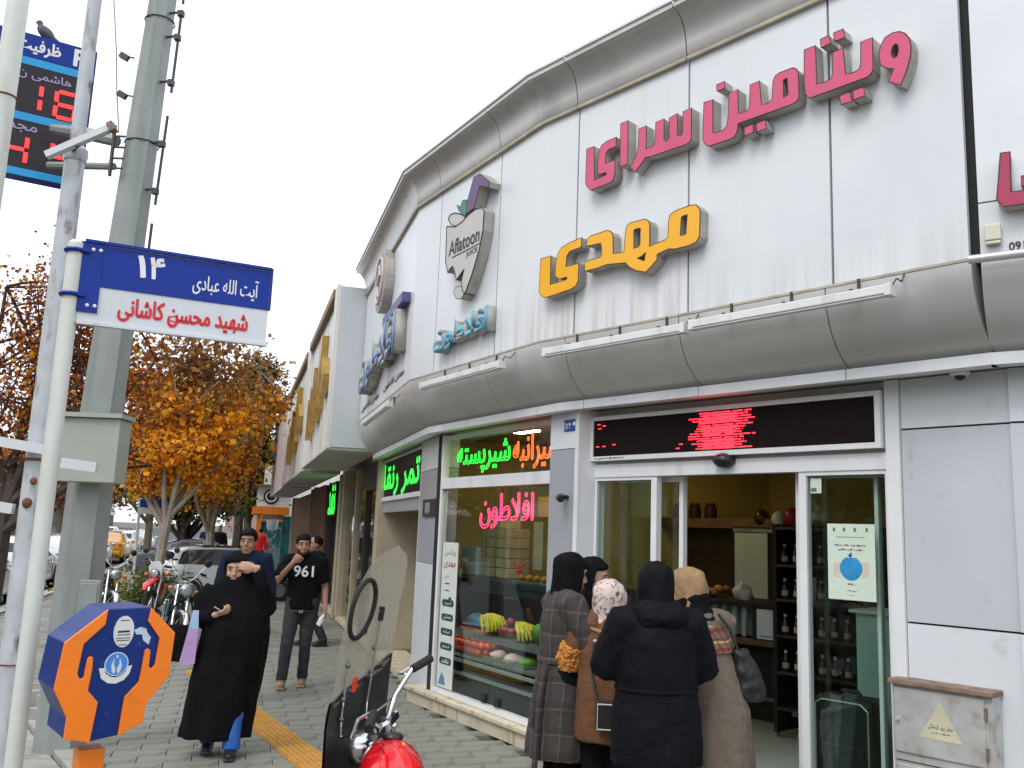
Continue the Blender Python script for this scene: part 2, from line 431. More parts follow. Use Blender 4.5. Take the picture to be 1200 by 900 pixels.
mb = MB(); street_quad(mb, -60, 300, -24, -4.3, -0.15); road = mb.build('road', 'asphalt'); road['kind'] = 'structure'
mat('road_paint', (0.7, 0.7, 0.68), 0.7, var=0.2, scale=4)
for i in range(18):
    mb = MB(); a = 6 + i * 7; street_quad(mb, a, a + 3, -12.1, -11.95, -0.146); mb.build('lane_marking', 'road_paint', road)
# pavement slab
mb = MB(); z0, z1 = -0.16, -0.045
mb.hexa([ST(-10, -4.0, z0), ST(-10, 16, z0), ST(120, 16, z0), ST(120, -4.0, z0), ST(-10, -4.0, z1), ST(-10, 16, z1), ST(120, 16, z1), ST(120, -4.0, z1)])
walk = mb.build('pavement', 'joint'); walk['kind'] = 'structure'
# kerb stones along the road
proto = None
for i in range(44):
    if proto is None:
        mb = MB(); mb.box((0, 0, 0), (0.28, 0.985, 0.24)); o = mb.build('kerb_stone', 'kerb_stone', walk, bevel=0.012); proto = o
    else:
        o = proto.copy(); COL.objects.link(o)
    o.location = ST(2 + i, -4.15, -0.10); o.rotation_euler = (0, 0, atan2(US.y, US.x) - pi / 2)
# pavers: rows run across the pavement
PW, PL, PT = 0.20, 0.40, 0.045
def sidewalk_edge(y):   # light border stones of the planting strip, near left corner
    return -3.07 - (y - 7.0) * 0.72
TD = V3((-0.482, 0.876, 0)); TN = V3((0.876, 0.482, 0)); T0 = V3((-1.50, 7.52, 0))       # yellow tactile strip
def on_strip(p, m=0.0):
    q = p - T0; return abs(q.dot(TN)) < 0.155 + m and -2.2 < q.dot(TD) < 6.5
cells = []
r = 0
a = 3.2
while a < 46:
    off = (r % 2) * PL / 2
    b = -3.95 + off
    while b < 4.6:
        c = ST(a, b + PL / 2)
        if c.x > sidewalk_edge(c.y) + 0.05:
            # keep clear of the shop sill and the interior
            inside = max((FB.p + FB.n * -0.30 - c).dot(FB.n), -9)
            dB = (c - FB.p).dot(FB.n); dC = (c - FC.p).dot(FC.n); dA = (c - FA.p).dot(FA.n)
            if max(dA, dB, dC) > -0.36: cells.append((c, a))
        b += PL
    a += PW; r += 1
vis = sorted([c for c in cells if c[0].y > 6.5 and -4.6 < c[0].x < 0.9], key=lambda q: q[0].length)
near = vis[:300]; nearset = {id(q) for q in near}
bm0 = MB(); bm0.box((0, 0, 0), (PL - 0.006, PW - 0.006, PT)); pav = None
RZ = atan2(RS.y, RS.x)
for c, _ in near:
    if pav is None: pav = bm0.build('paver', 'paver', walk, bevel=0.004); o = pav
    else: o = pav.copy(); COL.objects.link(o)
    o.location = (c.x, c.y, -PT / 2 + random.uniform(-0.0025, 0.002)); o.rotation_euler = (random.uniform(-.004, .004), random.uniform(-.004, .004), RZ)
mb = MB(); rot = Matrix.Rotation(RZ, 3, 'Z')
for q in cells:
    if id(q) not in nearset and q[0].length < 45:
        c = q[0]; zt = random.uniform(-0.003, 0.002)
        p = [rot @ V3(v) + c for v in ((-PL / 2 + .004, -PW / 2 + .004, zt), (PL / 2 - .004, -PW / 2 + .004, zt), (PL / 2 - .004, PW / 2 - .004, zt), (-PL / 2 + .004, PW / 2 - .004, zt),)]
        lo = [V3((v.x, v.y, -PT)) for v in p]
        mb.hexa(lo + p)
far = mb.build('far_pavers', 'paver', walk); far['kind'] = 'stuff'
# far end of the pavement beyond the single stones
mb = MB(); street_quad(mb, 45, 119, -3.9, 4.6, -0.006); f2 = mb.build('paving', 'paver', walk)
# yellow tactile strip: tiles with raised bars
tile = None
for i in range(-4, 16):
    c = T0 + TD * (i * 0.302)
    if tile is None:
        mb = MB(); mb.box((0, 0, -0.02), (0.298, 0.298, 0.045))
        for k in range(6): mb.box((-0.122 + k * 0.049, 0, 0.0055), (0.022, 0.285, 0.008))
        tile = o = mb.build('tactile_tile', 'tactile', walk)
    else: o = tile.copy(); COL.objects.link(o)
    o.location = (c.x, c.y, 0.006 + random.uniform(-.001, .001)); o.rotation_euler = (0, 0, atan2(TD.y, TD.x) - pi / 2)
# planting strip border stones and big slabs, lower left corner
E0, E1 = V3((-4.55, 9.05, 0)), V3((-2.1, 5.65, 0)); ed = (E1 - E0).normalized(); en = V3((ed.y, -ed.x, 0))
for i in range(5):
    c = E0 + ed * (0.42 + i * 0.84); mb = MB(); mb.box((0, 0, 0), (0.83, 0.16, 0.15)); o = mb.build('border_stone', 'kerb_stone', walk, bevel=0.01)
    o.location = (c.x, c.y, -0.03); o.rotation_euler = (0, 0, atan2(ed.y, ed.x))
mat('slab', (0.33, 0.33, 0.30), 0.8, var=0.25, scale=3, bump=0.2, spots=((4, 4, 4), '#4c4a43', 0.6, 0.5, 0.72))
for i in range(8):
    for j in range(4):
        c = E0 + ed * (-0.1 + i * 0.61) + en * (0.40 + j * 0.61); mb = MB(); mb.box((0, 0, 0), (0.595, 0.595, 0.06)); o = mb.build('slab', 'slab', walk, bevel=0.006)
        o.location = (c.x, c.y, -0.022 + random.uniform(-.006, .006)); o.rotation_euler = (0, 0, atan2(ed.y, ed.x) + random.uniform(-.006, .006))
t = thing('stone_block', 'small square stone block with dark recess by the border stones', 'stone block', (-4.3, 8.62, 0.0), 0.25)
mb = MB(); mb.box((0, 0.0, 0.12), (0.36, 0.05, 0.24)); mb.box((0.155, -0.14, 0.12), (0.05, 0.24, 0.24)); mb.box((-0.155, -0.14, 0.12), (0.05, 0.24, 0.24)); mb.box((0, -0.285, 0.07), (0.36, 0.05, 0.14)); mb.build('rim', 'kerb_stone', t, bevel=0.008)
mat('soil', (0.06, 0.048, 0.036), 0.95, var=0.4, scale=20, bump=0.5, bs=40)
mb = MB(); mb.box((0, -0.14, 0.05), (0.26, 0.24, 0.08)); mb.build('recess', 'soil', t)

# ================================================================= JUICE SHOP
mat('panel', (0.70, 0.72, 0.74), 0.32, var=0.03, scale=0.9, spec=0.5, bump=0.22, bs=1.6, streak=[((7, 7, 0.35), '#b9b3aa', 0.10, 0.58, 0.8), ((1.3, 1.3, 1.3), '#c3c8cd', 0.35, 0.45, 0.7)], low=(3.40, 3.75, '#9a8a74', 0.28))
mat('panel_rust', (0.70, 0.715, 0.73), 0.35, var=0.03, scale=0.9, bump=0.22, bs=1.6, streak=[((9, 9, 0.4), '#a99f90', 0.16, 0.58, 0.8)], low=(3.40, 3.95, '#9c8058', 0.5))
mat('alu_grey', (0.58, 0.57, 0.555), 0.36, metal=0.35, var=0.06, scale=1.2, streak=((2.0, 2.0, 0.8), '#8d8c8a', 0.25, 0.5, 0.75))
mat('cornice', (0.54, 0.525, 0.50), 0.36, metal=0.35, var=0.08, scale=1.5, streak=((3, 3, 0.8), '#8b8377', 0.4, 0.5, 0.75))
mat('lip', (0.42, 0.37, 0.28), 0.7, var=0.25, scale=7)
mat('dark', (0.012, 0.012, 0.012), 0.8, var=0.2)
mat('white_alu', (0.74, 0.75, 0.76), 0.38, var=0.05, scale=3, streak=((6, 6, 0.5), '#a09a92', 0.3, 0.55, 0.75))
mat('soffit', (0.52, 0.50, 0.46), 0.6, var=0.1, scale=3)
mat('grey_panel', (0.40, 0.42, 0.455), 0.36, metal=0.25, var=0.05, scale=1.3, streak=((5, 5, 0.5), '#8f8d8a', 0.25, 0.55, 0.75))
mat('lower_panel', (0.66, 0.69, 0.72), 0.36, var=0.04, scale=1.3, spots=((6, 6, 6), '#9a9692', 0.4, 0.62, 0.75))
mat('wall_grey_panel', (0.54, 0.56, 0.59), 0.36, metal=0.05, var=0.04, scale=1.3, spots=((7, 7, 5), '#8a8786', 0.5, 0.62, 0.74))
glass_mat('shop_glass', (0.86, 0.93, 0.90), 1.55)
glass_mat('clear_glass', (0.95, 0.97, 0.96), 1.35)
glass_mat('thin_glass', (0.9, 0.93, 0.92), 1.3, 0.8)
shop = thing('juice_shop', 'white panelled corner juice shop with grey rounded canopy and sliding glass doors', 'shop', (0.2, 7.437, 0), fixed=True)
FACS = [FA, FB, FC, FD]; POLY = [pA0, pAB, pBC, pCD, (FD.P(2.6, 0, 0).x, FD.P(2.6, 0, 0).y)]
def fp(i, s, o):
    """plan point on facet i at distance s, offset o, mitred at the facet's ends"""
    F = FACS[i]
    if s <= 1e-4 and i > 0: return offset_line(POLY, o)[i]
    if s >= F.L - 1e-4 and i < 3: return offset_line(POLY, o)[i + 1]
    return F.P(s, o, 0)
def strip(mb, stations, o0, o1, z0, z1):
    """wall strip (bent where it passes a corner): stations [(facet, s)...]"""
    rg = []
    for i, s in stations:
        a, b = fp(i, s, o1), fp(i, s, o0)
        rg.append([V3((a.x, a.y, z0)), V3((a.x, a.y, z1)), V3((b.x, b.y, z1)), V3((b.x, b.y, z0))])
    return mb.rings(rg)
def sweep(mb, stations, prof):
    rg = []
    for i, s in stations:
        rg.append([V3((fp(i, s, o).x, fp(i, s, o).y, z)) for o, z in prof])
    return mb.rings(rg)
LA, LB, LC, LD = FA.L, FB.L, FC.L, 2.6
g5 = 0.0085
for k, (st, mt) in enumerate([([(0, 0.0), (0, 2.55 - g5)], 'panel'), ([(0, 2.55 + g5), (0, LA), (1, 0.575 - g5)], 'panel'), ([(1, 0.575 + g5), (1, 1.82 - g5)], 'panel'),
        ([(1, 1.82 + g5), (1, LB), (2, 0.425 - g5)], 'panel_rust'), ([(2, 0.425 + g5), (2, 1.56 - g5)], 'panel_rust'), ([(2, 1.56 + g5), (2, 2.675 - g5)], 'panel'), ([(2, 2.675 + g5), (2, LC - 0.03)], 'panel')]):
    mb = MB(); strip(mb, st, -0.03, 0, 3.415, 5.385); mb.build('sign_panel', mt, shop)
for st, za, zb in (([(3, 0.03), (3, 1.2)], 3.725, 5.385), ([(3, 0.03), (3, 1.2)], 3.415, 3.715), ([(3, 1.215), (3, 2.6)], 3.415, 5.385)):
    mb = MB(); strip(mb, st, -0.03, 0.0, za, zb); mb.build('sign_panel', 'panel', shop)
mb = MB(); strip(mb, [(0, 0), (0, LA), (1, LB), (2, LC), (3, LD)], -0.12, -0.045, 3.40, 5.70); mb.build('backing_wall', 'dark', shop)
# bottom edge angle of the panels
mb = MB(); strip(mb, [(0, 0), (0, LA), (1, LB), (2, LC - 0.03)], -0.032, 0.004, 3.398, 3.413); mb.build('edge_strip', 'lip', shop)
# cornice, in lengths with open joints
cove = [(0.0, 5.372), (0.012, 5.372), (0.03, 5.40)] + [(0.03 + 0.155 * (1 - cos(t * pi / 2)), 5.40 + 0.30 * sin(t * pi / 2)) for t in (0.17, 0.34, 0.5, 0.67, 0.84, 1.0)]
cove += [(0.20, 5.70), (0.20, 5.735), (0.15, 5.74), (-0.06, 5.74), (-0.06, 5.39)]
for st in ([(0, 0), (0, 2.0)], [(0, 2.01), (0, 3.7)], [(0, 3.71), (0, LA)], [(1, 0), (1, 0.57)], [(1, 0.58), (1, 1.82)], [(1, 1.83), (1, LB)], [(2, 0), (2, 0.42)], [(2, 0.43), (2, 1.55)], [(2, 1.56), (2, 2.68)], [(2, 2.69), (2, LC)], [(3, 0), (3, 1.2)], [(3, 1.21), (3, 2.6)]):
    mb = MB(); sweep(mb, st, cove); c = mb.build('cornice_length', 'cornice', shop, smooth=True)
    mb = MB(); sweep(mb, st, [(0.0, 5.345), (0.035, 5.345), (0.035, 5.371), (0.0, 5.371)]); mb.build('gutter_lip', 'lip', c)
    mb = MB(); sweep(mb, st, [(0.19, 5.742), (0.215, 5.742), (0.215, 5.765), (0.19, 5.765)]); mb.build('top_lip', 'white_alu', c)
# rounded canopy band, in lengths
band = []
for t_ in (0, 0.06, 0.14, 0.24, 0.36, 0.5, 0.64, 0.76, 0.87, 1.0):
    k_ = 0.085 * 4 * t_ * (1 - t_); band.append((-0.29 * t_ + 0.856 * k_, 3.395 - 0.475 * t_ - 0.517 * k_))
band += [(-0.33, 2.925), (-0.33, 3.392)]
for st in ([(0, 0), (0, 1.48)], [(0, 1.486), (0, 2.99)], [(0, 2.996), (0, LA)], [(1, 0), (1, 0.394)], [(1, 0.40), (1, 1.655)], [(1, 1.661), (1, 2.197)], [(1, 2.203), (1, LB)], [(2, 0), (2, 0.325)], [(2, 0.333), (2, 1.473)], [(2, 1.481), (2, 2.615)], [(2, 2.623), (2, LC - 0.02)], [(3, 0.03), (3, 1.5)], [(3, 1.508), (3, 2.6)]):
    mb = MB(); sweep(mb, st, band); c = mb.build('canopy_length', 'alu_grey', shop, smooth=True)
    mb = MB(); sweep(mb, st, [(-0.335, 2.848), (-0.235, 2.848), (-0.235, 2.917), (-0.335, 2.917)]); mb.build('white_trim', 'white_alu', c)
mb = MB(); strip(mb, [(0, -0.3), (0, LA), (1, LB), (2, LC), (3, LD)], -0.95, -0.336, 2.87, 2.90); mb.build('soffit', 'soffit', shop)
# roof and rear shell
RP = [FA.P(-0.3, -0.1, 0)] + [offset_line(POLY, -0.1)[i] for i in (1, 2, 3)] + [FD.P(2.6, -0.1, 0), FD.P(2.6, -6.5, 0), FA.P(-0.3, -6.5, 0)]
mb = MB(); mb.prism([(p.x, p.y) for p in RP], lambda x, y, h: V3((x, y, h)), 5.5, 5.69); mb.build('roof', 'concrete', shop)
mat('rear_wall', (0.4, 0.36, 0.3), 0.9, var=0.15)
for a, b in ((4, 5), (5, 6), (6, 0)):
    mb = MB(); p, q = RP[a], RP[b] if b else FA.P(-0.3, -0.66, 0); d = (q - p).normalized(); n = V3((d.y, -d.x, 0)) * 0.12
    mb.hexa([p, q, q - n, p - n] + [V3((v.x, v.y, 5.5)) for v in (p, q, q - n, p - n)]); mb.build('rear_wall', 'rear_wall', shop)

# ---- street-level front: window facet (B)
GB, GC, GA = -0.47, -0.52, -0.47
def fbox(F, name, m, par, a0, a1, o0, o1, z0, z1, bevel=0.0, label=None, loc=None):
    mb = MB(); F.box(mb, a0, a1, o0, o1, z0, z1); return mb.build(name, m, par, bevel=bevel, label=label)
# sill with stone facing
for k in range(5):
    a0 = -0.42 + k * 0.53
    fbox(FB, 'facing_stone', 'sill_stone', shop, a0, a0 + 0.526, -0.55, -0.37, 0.0, 0.125, bevel=0.003)
for k in range(3):
    a0 = -0.44 + k * 0.89
    fbox(FB, 'sill_slab', 'sill_stone', shop, a0, a0 + 0.886, -0.56, -0.335, 0.127, 0.165, bevel=0.006)
wn = bpy.data.objects.new('display_window', None); COL.objects.link(wn); wn.parent = shop; wn['fixed'] = 1; wn.location = (0, 0, 0)
def wpart(name, m, a0, a1, o0, o1, z0, z1, F=FB, par=None):
    o = fbox(F, name, m, par or wn, a0, a1, o0, o1, z0, z1); o.location = -shop.location if (par or wn) is wn else (0, 0, 0); return o
wpart('frame', 'white_alu', 0.0, 0.045, GB - .04, GB + .035, 0.17, 2.83)
wpart('frame', 'white_alu', 0.045, 2.20, GB - .04, GB + .035, 0.17, 0.215)
wpart('frame', 'white_alu', 2.20, 2.245, GB - .04, GB + .035, 0.17, 2.83)
wpart('transom', 'white_alu', 0.045, 2.20, GB - .04, GB + .045, 2.262, 2.375)
wpart('frame', 'white_alu', 0.045, 2.20, GB - .04, GB + .035, 2.79, 2.83)
wpart('pane', 'shop_glass', 0.045, 1.16, GB - .004, GB + .004, 0.215, 2.262)
wpart('pane', 'shop_glass', 1.163, 2.20, GB - .004, GB + .004, 0.215, 2.262)
wpart('pane', 'shop_glass', 0.045, 2.20, GB - .004, GB + .004, 2.375, 2.79)
for z, a in ((0.25, 1.05), (0.25, 1.30)):
    wpart('clamp', 'dark', a, a + 0.07, GB + .004, GB + .02, z - 0.02, z + 0.06)
# ---- pillars clad in grey panels
def pillar(F, parts, name='pillar'):
    p = None
    for m, a0, a1, o0, o1, z0, z1 in parts:
        mb = MB(); F.box(mb, a0, a1, o0, o1, z0, z1); o = mb.build(name if p is None else 'cladding_panel', m, p or shop)
        p = p or o
    return p
pillar(FB, [('grey_panel', 2.255, 2.64, -0.62, -0.36, 0.0, 1.06), ('grey_panel', 2.255, 2.64, -0.62, -0.36, 1.066, 2.535), ('lower_panel', 2.255, 2.64, -0.62, -0.357, 2.541, 2.86)])
mb = MB(); FB.box(mb, 2.645, 2.70, -0.62, -0.345, 0, 2.86); mb.build('corner_post', 'white_alu', shop)
pillar(FA, [('lower_panel', 2.86, 4.0, -0.62, -0.43, 0.0, 1.45), ('grey_panel', 2.86, 4.0, -0.62, -0.43, 1.456, 2.50), ('lower_panel', 2.86, 4.0, -0.62, -0.427, 2.506, 2.86)])
mb = MB(); FB.box(mb, -0.12, -0.03, -0.62, -0.45, 0.0, 2.86); mb.build('dark_jamb', 'dark', shop)
# ---- left doorway (A)
fbox(FA, 'jamb', 'white_alu', shop, 2.78, 2.855, -0.55, -0.44, 0, 2.86); fbox(FA, 'jamb', 'white_alu', shop, -0.32, -0.2, -0.55, -0.44, 0, 2.86)
fbox(FA, 'header', 'grey_panel', shop, -0.2, 2.78, -0.52, -0.45, 2.06, 2.22); fbox(FA, 'header', 'white_alu', shop, -0.2, 2.78, -0.52, -0.42, 2.222, 2.27)
fbox(FA, 'step', 'sill_stone', shop, -0.3, 2.86, -0.9, -0.42, 0.0, 0.06)
mat('cream_tile', (0.45, 0.42, 0.34), 0.4, var=0.1, scale=3)
for i in range(6):
    for j in range(4):
        fbox(FA, 'wall_tile', 'cream_tile', shop, -0.15 + i * 0.49, 0.33 + i * 0.49, -1.42, -1.40, 0.06 + j * 0.5, 0.552 + j * 0.5)
fbox(FA, 'recess_wall', 'soffit', shop, -0.3, 2.86, -1.5, -1.425, 0, 2.86); fbox(FA, 'recess_side', 'grey_panel', shop, 2.80, 2.86, -1.42, -0.56, 0, 2.86)
# ---- right wall beside the door (C)
W = -0.49
for m, a0, a1, z0, z1 in (('lower_panel', 2.845, LC + 0.05, 2.552, 2.862), ('wall_grey_panel', 2.845, LC + 0.05, 1.377, 2.54), ('lower_panel', 2.845, LC + 0.05, 0.0, 1.365)):
    fbox(FC, 'cladding_panel', m, shop, a0, a1, W - .04, W, z0, z1)
fbox(FC, 'wall_core', 'dark', shop, 2.84, LC + 0.35, -0.9, W - .045, 0, 2.87)
for z0, z1, m in ((0, 1.365, 'lower_panel'), (1.377, 2.54, 'wall_grey_panel'), (2.552, 2.862, 'lower_panel')):
    fbox(FD, 'cladding_panel', m, shop, 0.09, 2.6, -0.5, -0.46, z0, z1)
# ---- sliding door front (C)
dr = bpy.data.objects.new('door_front', None); COL.objects.link(dr); dr.parent = shop; dr.location = -shop.location
def dpart(name, m, a0, a1, o0, o1, z0, z1, label=None):
    mb = MB(); FC.box(mb, a0, a1, o0, o1, z0, z1); o = mb.build(name, m, dr); 
    if label: o['label'] = label
    return o
dpart('frame', 'white_alu', 0.135, 0.235, GC - .06, GC + .04, 0.0, 2.862)
dpart('frame', 'white_alu', 2.752, 2.84, GC - .06, GC + .055, 0.0, 2.862)
dpart('header', 'white_alu', 0.235, 2.752, GC - .06, GC + .04, 2.30, 2.405)
dpart('header', 'soffit', 0.235, 2.752, GC - .06, GC + .01, 2.407, 2.862)
dpart('frame', 'white_alu', 0.235, 0.262, GC - .03, GC + .03, 0.06, 2.30); dpart('frame', 'white_alu', 0.262, 0.84, GC - .03, GC + .03, 2.272, 2.30)
dpart('frame', 'white_alu', 0.84, 0.895, GC - .03, GC + .03, 0.06, 2.30)
dpart('pane', 'shop_glass', 0.262, 0.84, GC - .004, GC + .004, 0.06, 2.272)
dpart('sliding_stile', 'white_alu', 1.03, 1.068, GC - .13, GC - .08, 0.06, 2.30); dpart('sliding_pane', 'shop_glass', 0.40, 1.03, GC - .108, GC - .10, 0.06, 2.26)
dpart('sliding_rail', 'white_alu', 0.40, 1.03, GC - .13, GC - .08, 2.26, 2.30)
dpart('sliding_stile', 'white_alu', 2.035, 2.072, GC - .13, GC - .08, 0.06, 2.30); dpart('sliding_pane', 'shop_glass', 2.072, 2.70, GC - .108, GC - .10, 0.06, 2.26)
dpart('sliding_rail', 'white_alu', 2.072, 2.70, GC - .13, GC - .08, 2.26, 2.30)
dpart('frame', 'white_alu', 2.125, 2.18, GC - .03, GC + .03, 0.06, 2.30); dpart('frame', 'white_alu', 2.18, 2.73, GC - .03, GC + .03, 2.272, 2.30)
dpart('frame', 'white_alu', 2.73, 2.75, GC - .03, GC + .03, 0.06, 2.30)
dpart('pane', 'shop_glass', 2.18, 2.73, GC - .004, GC + .004, 0.06, 2.272)
dpart('sliding_stile', 'white_alu', 2.60, 2.625, GC - .13, GC - .08, 0.06, 2.26)
dpart('threshold', 'sill_stone', 0.135, 2.84, GC - .3, GC + .16, 0.0, 0.058)
# ================================================================= SIGNS AND FITTINGS
PK_YE=[(0.611,4.906),(0.690,4.907),(0.705,4.617),(0.837,4.625),(0.830,4.646),(0.744,4.651),(0.738,4.754),(0.747,4.841),(0.772,4.888),(0.835,4.906),(0.930,4.908),(0.927,4.831),(0.854,4.831),(0.824,4.809),(0.819,4.725),(0.921,4.722),(0.924,4.611),(0.906,4.563),(0.867,4.547),(0.666,4.541),(0.624,4.587),(0.608,4.618)]
PK_ALEF=[(0.973,5.006),(1.049,5.009),(1.052,4.651),(0.976,4.650)]
PK_SR=[(1.160,4.900),(1.233,4.905),(1.234,4.719),(1.263,4.717),(1.304,4.719),(1.324,4.751),(1.325,4.903),(1.403,4.904),(1.405,4.734),(1.431,4.717),(1.455,4.735),(1.453,4.896),(1.528,4.904),(1.529,4.736),(1.554,4.718),(1.578,4.733),(1.579,4.902),(1.654,4.904),(1.655,4.663),(1.636,4.644),(1.608,4.637),(1.274,4.642),(1.227,4.650),(1.212,4.631),(1.129,4.561),(1.083,4.617),(1.132,4.681),(1.157,4.760)]
PK_MIN=[(1.765,4.906),(1.842,4.903),(1.842,4.650),(1.873,4.644),(1.934,4.643),(1.960,4.666),(1.970,4.732),(1.979,4.901),(2.050,4.904),(2.054,4.723),(2.104,4.721),(2.137,4.725),(2.146,4.756),(2.148,4.902),(2.222,4.904),(2.237,4.724),(2.284,4.719),(2.320,4.737),(2.327,4.865),(2.345,4.895),(2.373,4.904),(2.474,4.903),(2.500,4.885),(2.515,4.854),(2.516,4.678),(2.497,4.656),(2.462,4.649),(2.062,4.651),(2.049,4.650),(2.045,4.600),(2.024,4.568),(1.986,4.557),(1.802,4.562),(1.771,4.594),(1.757,4.630)]
PK_MIN_H=[(2.403,4.842),(2.434,4.847),(2.439,4.726),(2.403,4.717)]
PK_D0=[(1.873,5.002),(1.941,5.004),(1.943,4.952),(1.877,4.952)]
PK_D1=[(2.102,4.605),(2.170,4.608),(2.171,4.548),(2.103,4.544)]
PK_D2=[(2.194,4.604),(2.263,4.607),(2.274,4.544),(2.202,4.541)]
PK_YTA=[(2.560,4.995),(2.638,4.996),(2.644,4.724),(2.700,4.718),(2.744,4.727),(2.754,4.760),(2.759,4.900),(2.828,4.898),(2.841,4.718),(2.894,4.710),(2.929,4.718),(2.941,4.746),(2.945,4.895),(3.020,4.893),(3.019,4.687),(3.004,4.658),(2.976,4.647),(2.594,4.646),(2.564,4.682),(2.556,4.775)]
PK_D3=[(2.675,5.023),(2.734,5.026),(2.746,4.968),(2.679,4.962)]
PK_D4=[(2.767,5.028),(2.831,5.030),(2.844,4.968),(2.771,4.969)]
PK_D5=[(2.798,4.590),(2.863,4.591),(2.879,4.523),(2.805,4.528)]
PK_D6=[(2.884,4.592),(2.954,4.591),(2.964,4.532),(2.890,4.530)]
PK_V=[(3.057,4.750),(3.066,4.810),(3.097,4.860),(3.144,4.872),(3.187,4.864),(3.221,4.837),(3.246,4.792),(3.253,4.741),(3.248,4.681),(3.226,4.608),(3.185,4.521),(3.111,4.569),(3.147,4.638),(3.091,4.667),(3.066,4.697)]
PK_V_H=[(3.134,4.754),(3.145,4.785),(3.161,4.795),(3.175,4.783),(3.180,4.750),(3.170,4.712),(3.152,4.706),(3.136,4.726)]
YL_YE=[(0.110,4.087),(0.231,4.089),(0.235,3.841),(0.427,3.849),(0.428,3.870),(0.338,3.869),(0.290,3.903),(0.295,4.024),(0.313,4.090),(0.353,4.131),(0.445,4.154),(0.581,4.166),(0.579,4.089),(0.448,4.078),(0.419,4.048),(0.410,3.959),(0.554,3.958),(0.554,3.815),(0.530,3.779),(0.481,3.760),(0.191,3.739),(0.142,3.760),(0.104,3.803)]
YL_MHD=[(0.923,3.960),(0.916,4.106),(0.895,4.144),(0.857,4.163),(0.675,4.157),(0.644,4.138),(0.638,4.082),(0.789,4.073),(0.799,4.052),(0.803,3.975),(0.787,3.961),(0.623,3.957),(0.626,3.879),(0.752,3.878),(0.865,3.887),(0.868,3.886),(1.050,3.862),(1.089,3.820),(1.156,3.780),(1.249,3.750),(1.304,3.784),(1.353,3.825),(1.352,3.862),(1.384,3.870),(1.463,3.882),(1.516,3.869),(1.644,3.868),(1.703,3.880),(1.731,3.916),(1.736,4.106),(1.701,4.155),(1.650,4.164),(1.513,4.155),(1.469,4.137),(1.456,4.088),(1.451,3.972),(1.427,3.956),(1.328,3.948),(1.281,3.937),(1.282,3.996),(1.280,4.108),(1.266,4.142),(1.233,4.163),(1.091,4.167),(1.053,4.147),(1.044,4.095),(1.033,3.949)]
YL_H0=[(1.126,4.099),(1.145,4.106),(1.192,4.103),(1.190,3.972),(1.176,3.960),(1.129,3.955)]
YL_H1=[(1.164,3.872),(1.210,3.881),(1.247,3.903),(1.234,3.837)]
YL_H2=[(1.570,4.090),(1.587,4.100),(1.625,4.102),(1.614,3.957),(1.562,3.956)]
DK=[(0.160,3.844),(0.194,3.828),(0.176,3.695),(0.257,3.695),(0.253,3.706),(0.206,3.710),(0.212,3.743),(0.271,3.742),(0.267,3.646),(0.145,3.646),(0.131,3.677)]
LG_BODY=[(0.945,4.850),(1.134,4.792),(1.286,4.803),(1.413,4.840),(1.548,4.851),(1.661,4.835),(1.722,4.783),(1.712,4.597),(1.654,4.412),(1.540,4.219),(1.420,4.056),(1.358,4.080),(1.327,4.200),(1.373,4.303),(1.262,4.249),(1.217,4.225),(1.185,4.301),(1.128,4.389),(1.070,4.379),(1.025,4.343),(0.961,4.471)]
LG_LEAF=[(0.931,4.934),(0.967,4.971),(1.068,4.961),(1.194,4.914),(1.310,4.847),(1.275,4.815),(1.133,4.804),(1.005,4.852)]
LG_STEM=[(1.379,4.855),(1.378,4.967),(1.495,5.189),(1.616,5.185),(1.816,5.038),(1.799,4.990),(1.627,5.061),(1.525,4.865)]
LG_GREEN=[(1.125,5.025),(1.203,4.973),(1.244,5.036),(1.326,5.017),(1.360,4.914),(1.310,4.852),(1.166,4.955)]
LG_KNOB=[(1.147,4.114),(1.176,4.161),(1.271,4.156),(1.359,4.114),(1.370,4.055),(1.317,4.021),(1.212,4.043)]
LG_NECK=[(1.241,4.215),(1.361,4.188),(1.358,4.130),(1.238,4.156)]
mat('pink', '#cf4a70', 0.35, var=0.06, scale=3, coat=0.2); mat('yellow', '#f2ae05', 0.35, var=0.04, scale=3, coat=0.2)
mat('return', (0.42, 0.40, 0.36), 0.6, var=0.18, scale=6, streak=((8, 8, 1), '#5e574d', 0.5, 0.5, 0.7)); mat('pinkedge', (0.05, 0.02, 0.02), 0.6); mat('cream', (0.52, 0.50, 0.47), 0.5, var=0.08)
mat('purple', '#5b3f6e', 0.45, var=0.1); mat('leafgreen', '#2f7a5c', 0.45, var=0.1); mat('skyblue', '#4aa6c8', 0.4, var=0.12, scale=9); mat('blue_letter', '#4f78ab', 0.4, var=0.15, scale=7)
mat('black_vinyl', (0.012, 0.012, 0.014), 0.5, var=0.1); mat('gold', (0.55, 0.36, 0.10), 0.35, metal=0.7, var=0.25, scale=8)
def letter(F, par, poly, face, depth=0.095, holes=(), o0=0.004, name='letter', rim='pinkedge'):
    fn = lambda u, v, h: F.P(u, h, v)
    mb = MB(); mb.prism(poly, fn, o0, depth, holes); b = mb.build(name, 'return', par)
    # face sheet, slightly proud, and the dark edge trim between them
    mb = MB(); mb.prism(poly, fn, depth + 0.0005, depth + 0.004, holes); mb.build('face', face, b)
    mb = MB()
    for lp in [poly] + list(holes):
        q = list(lp); mb.tube([F.P(u, depth + 0.002, v) for u, v in q + [q[0]]], 0.0042, 5, cap=False)
    mb.build('edge_trim', rim, b)
    return b
def sign(label, F, s, z, cat='sign lettering', name='channel_letter_sign'): 
    return thing(name, label, cat, F.P(s, 0, z), fixed=True)
sg = sign('big pink three-dimensional Persian lettering high on the white panels', FC, 1.9, 4.6)
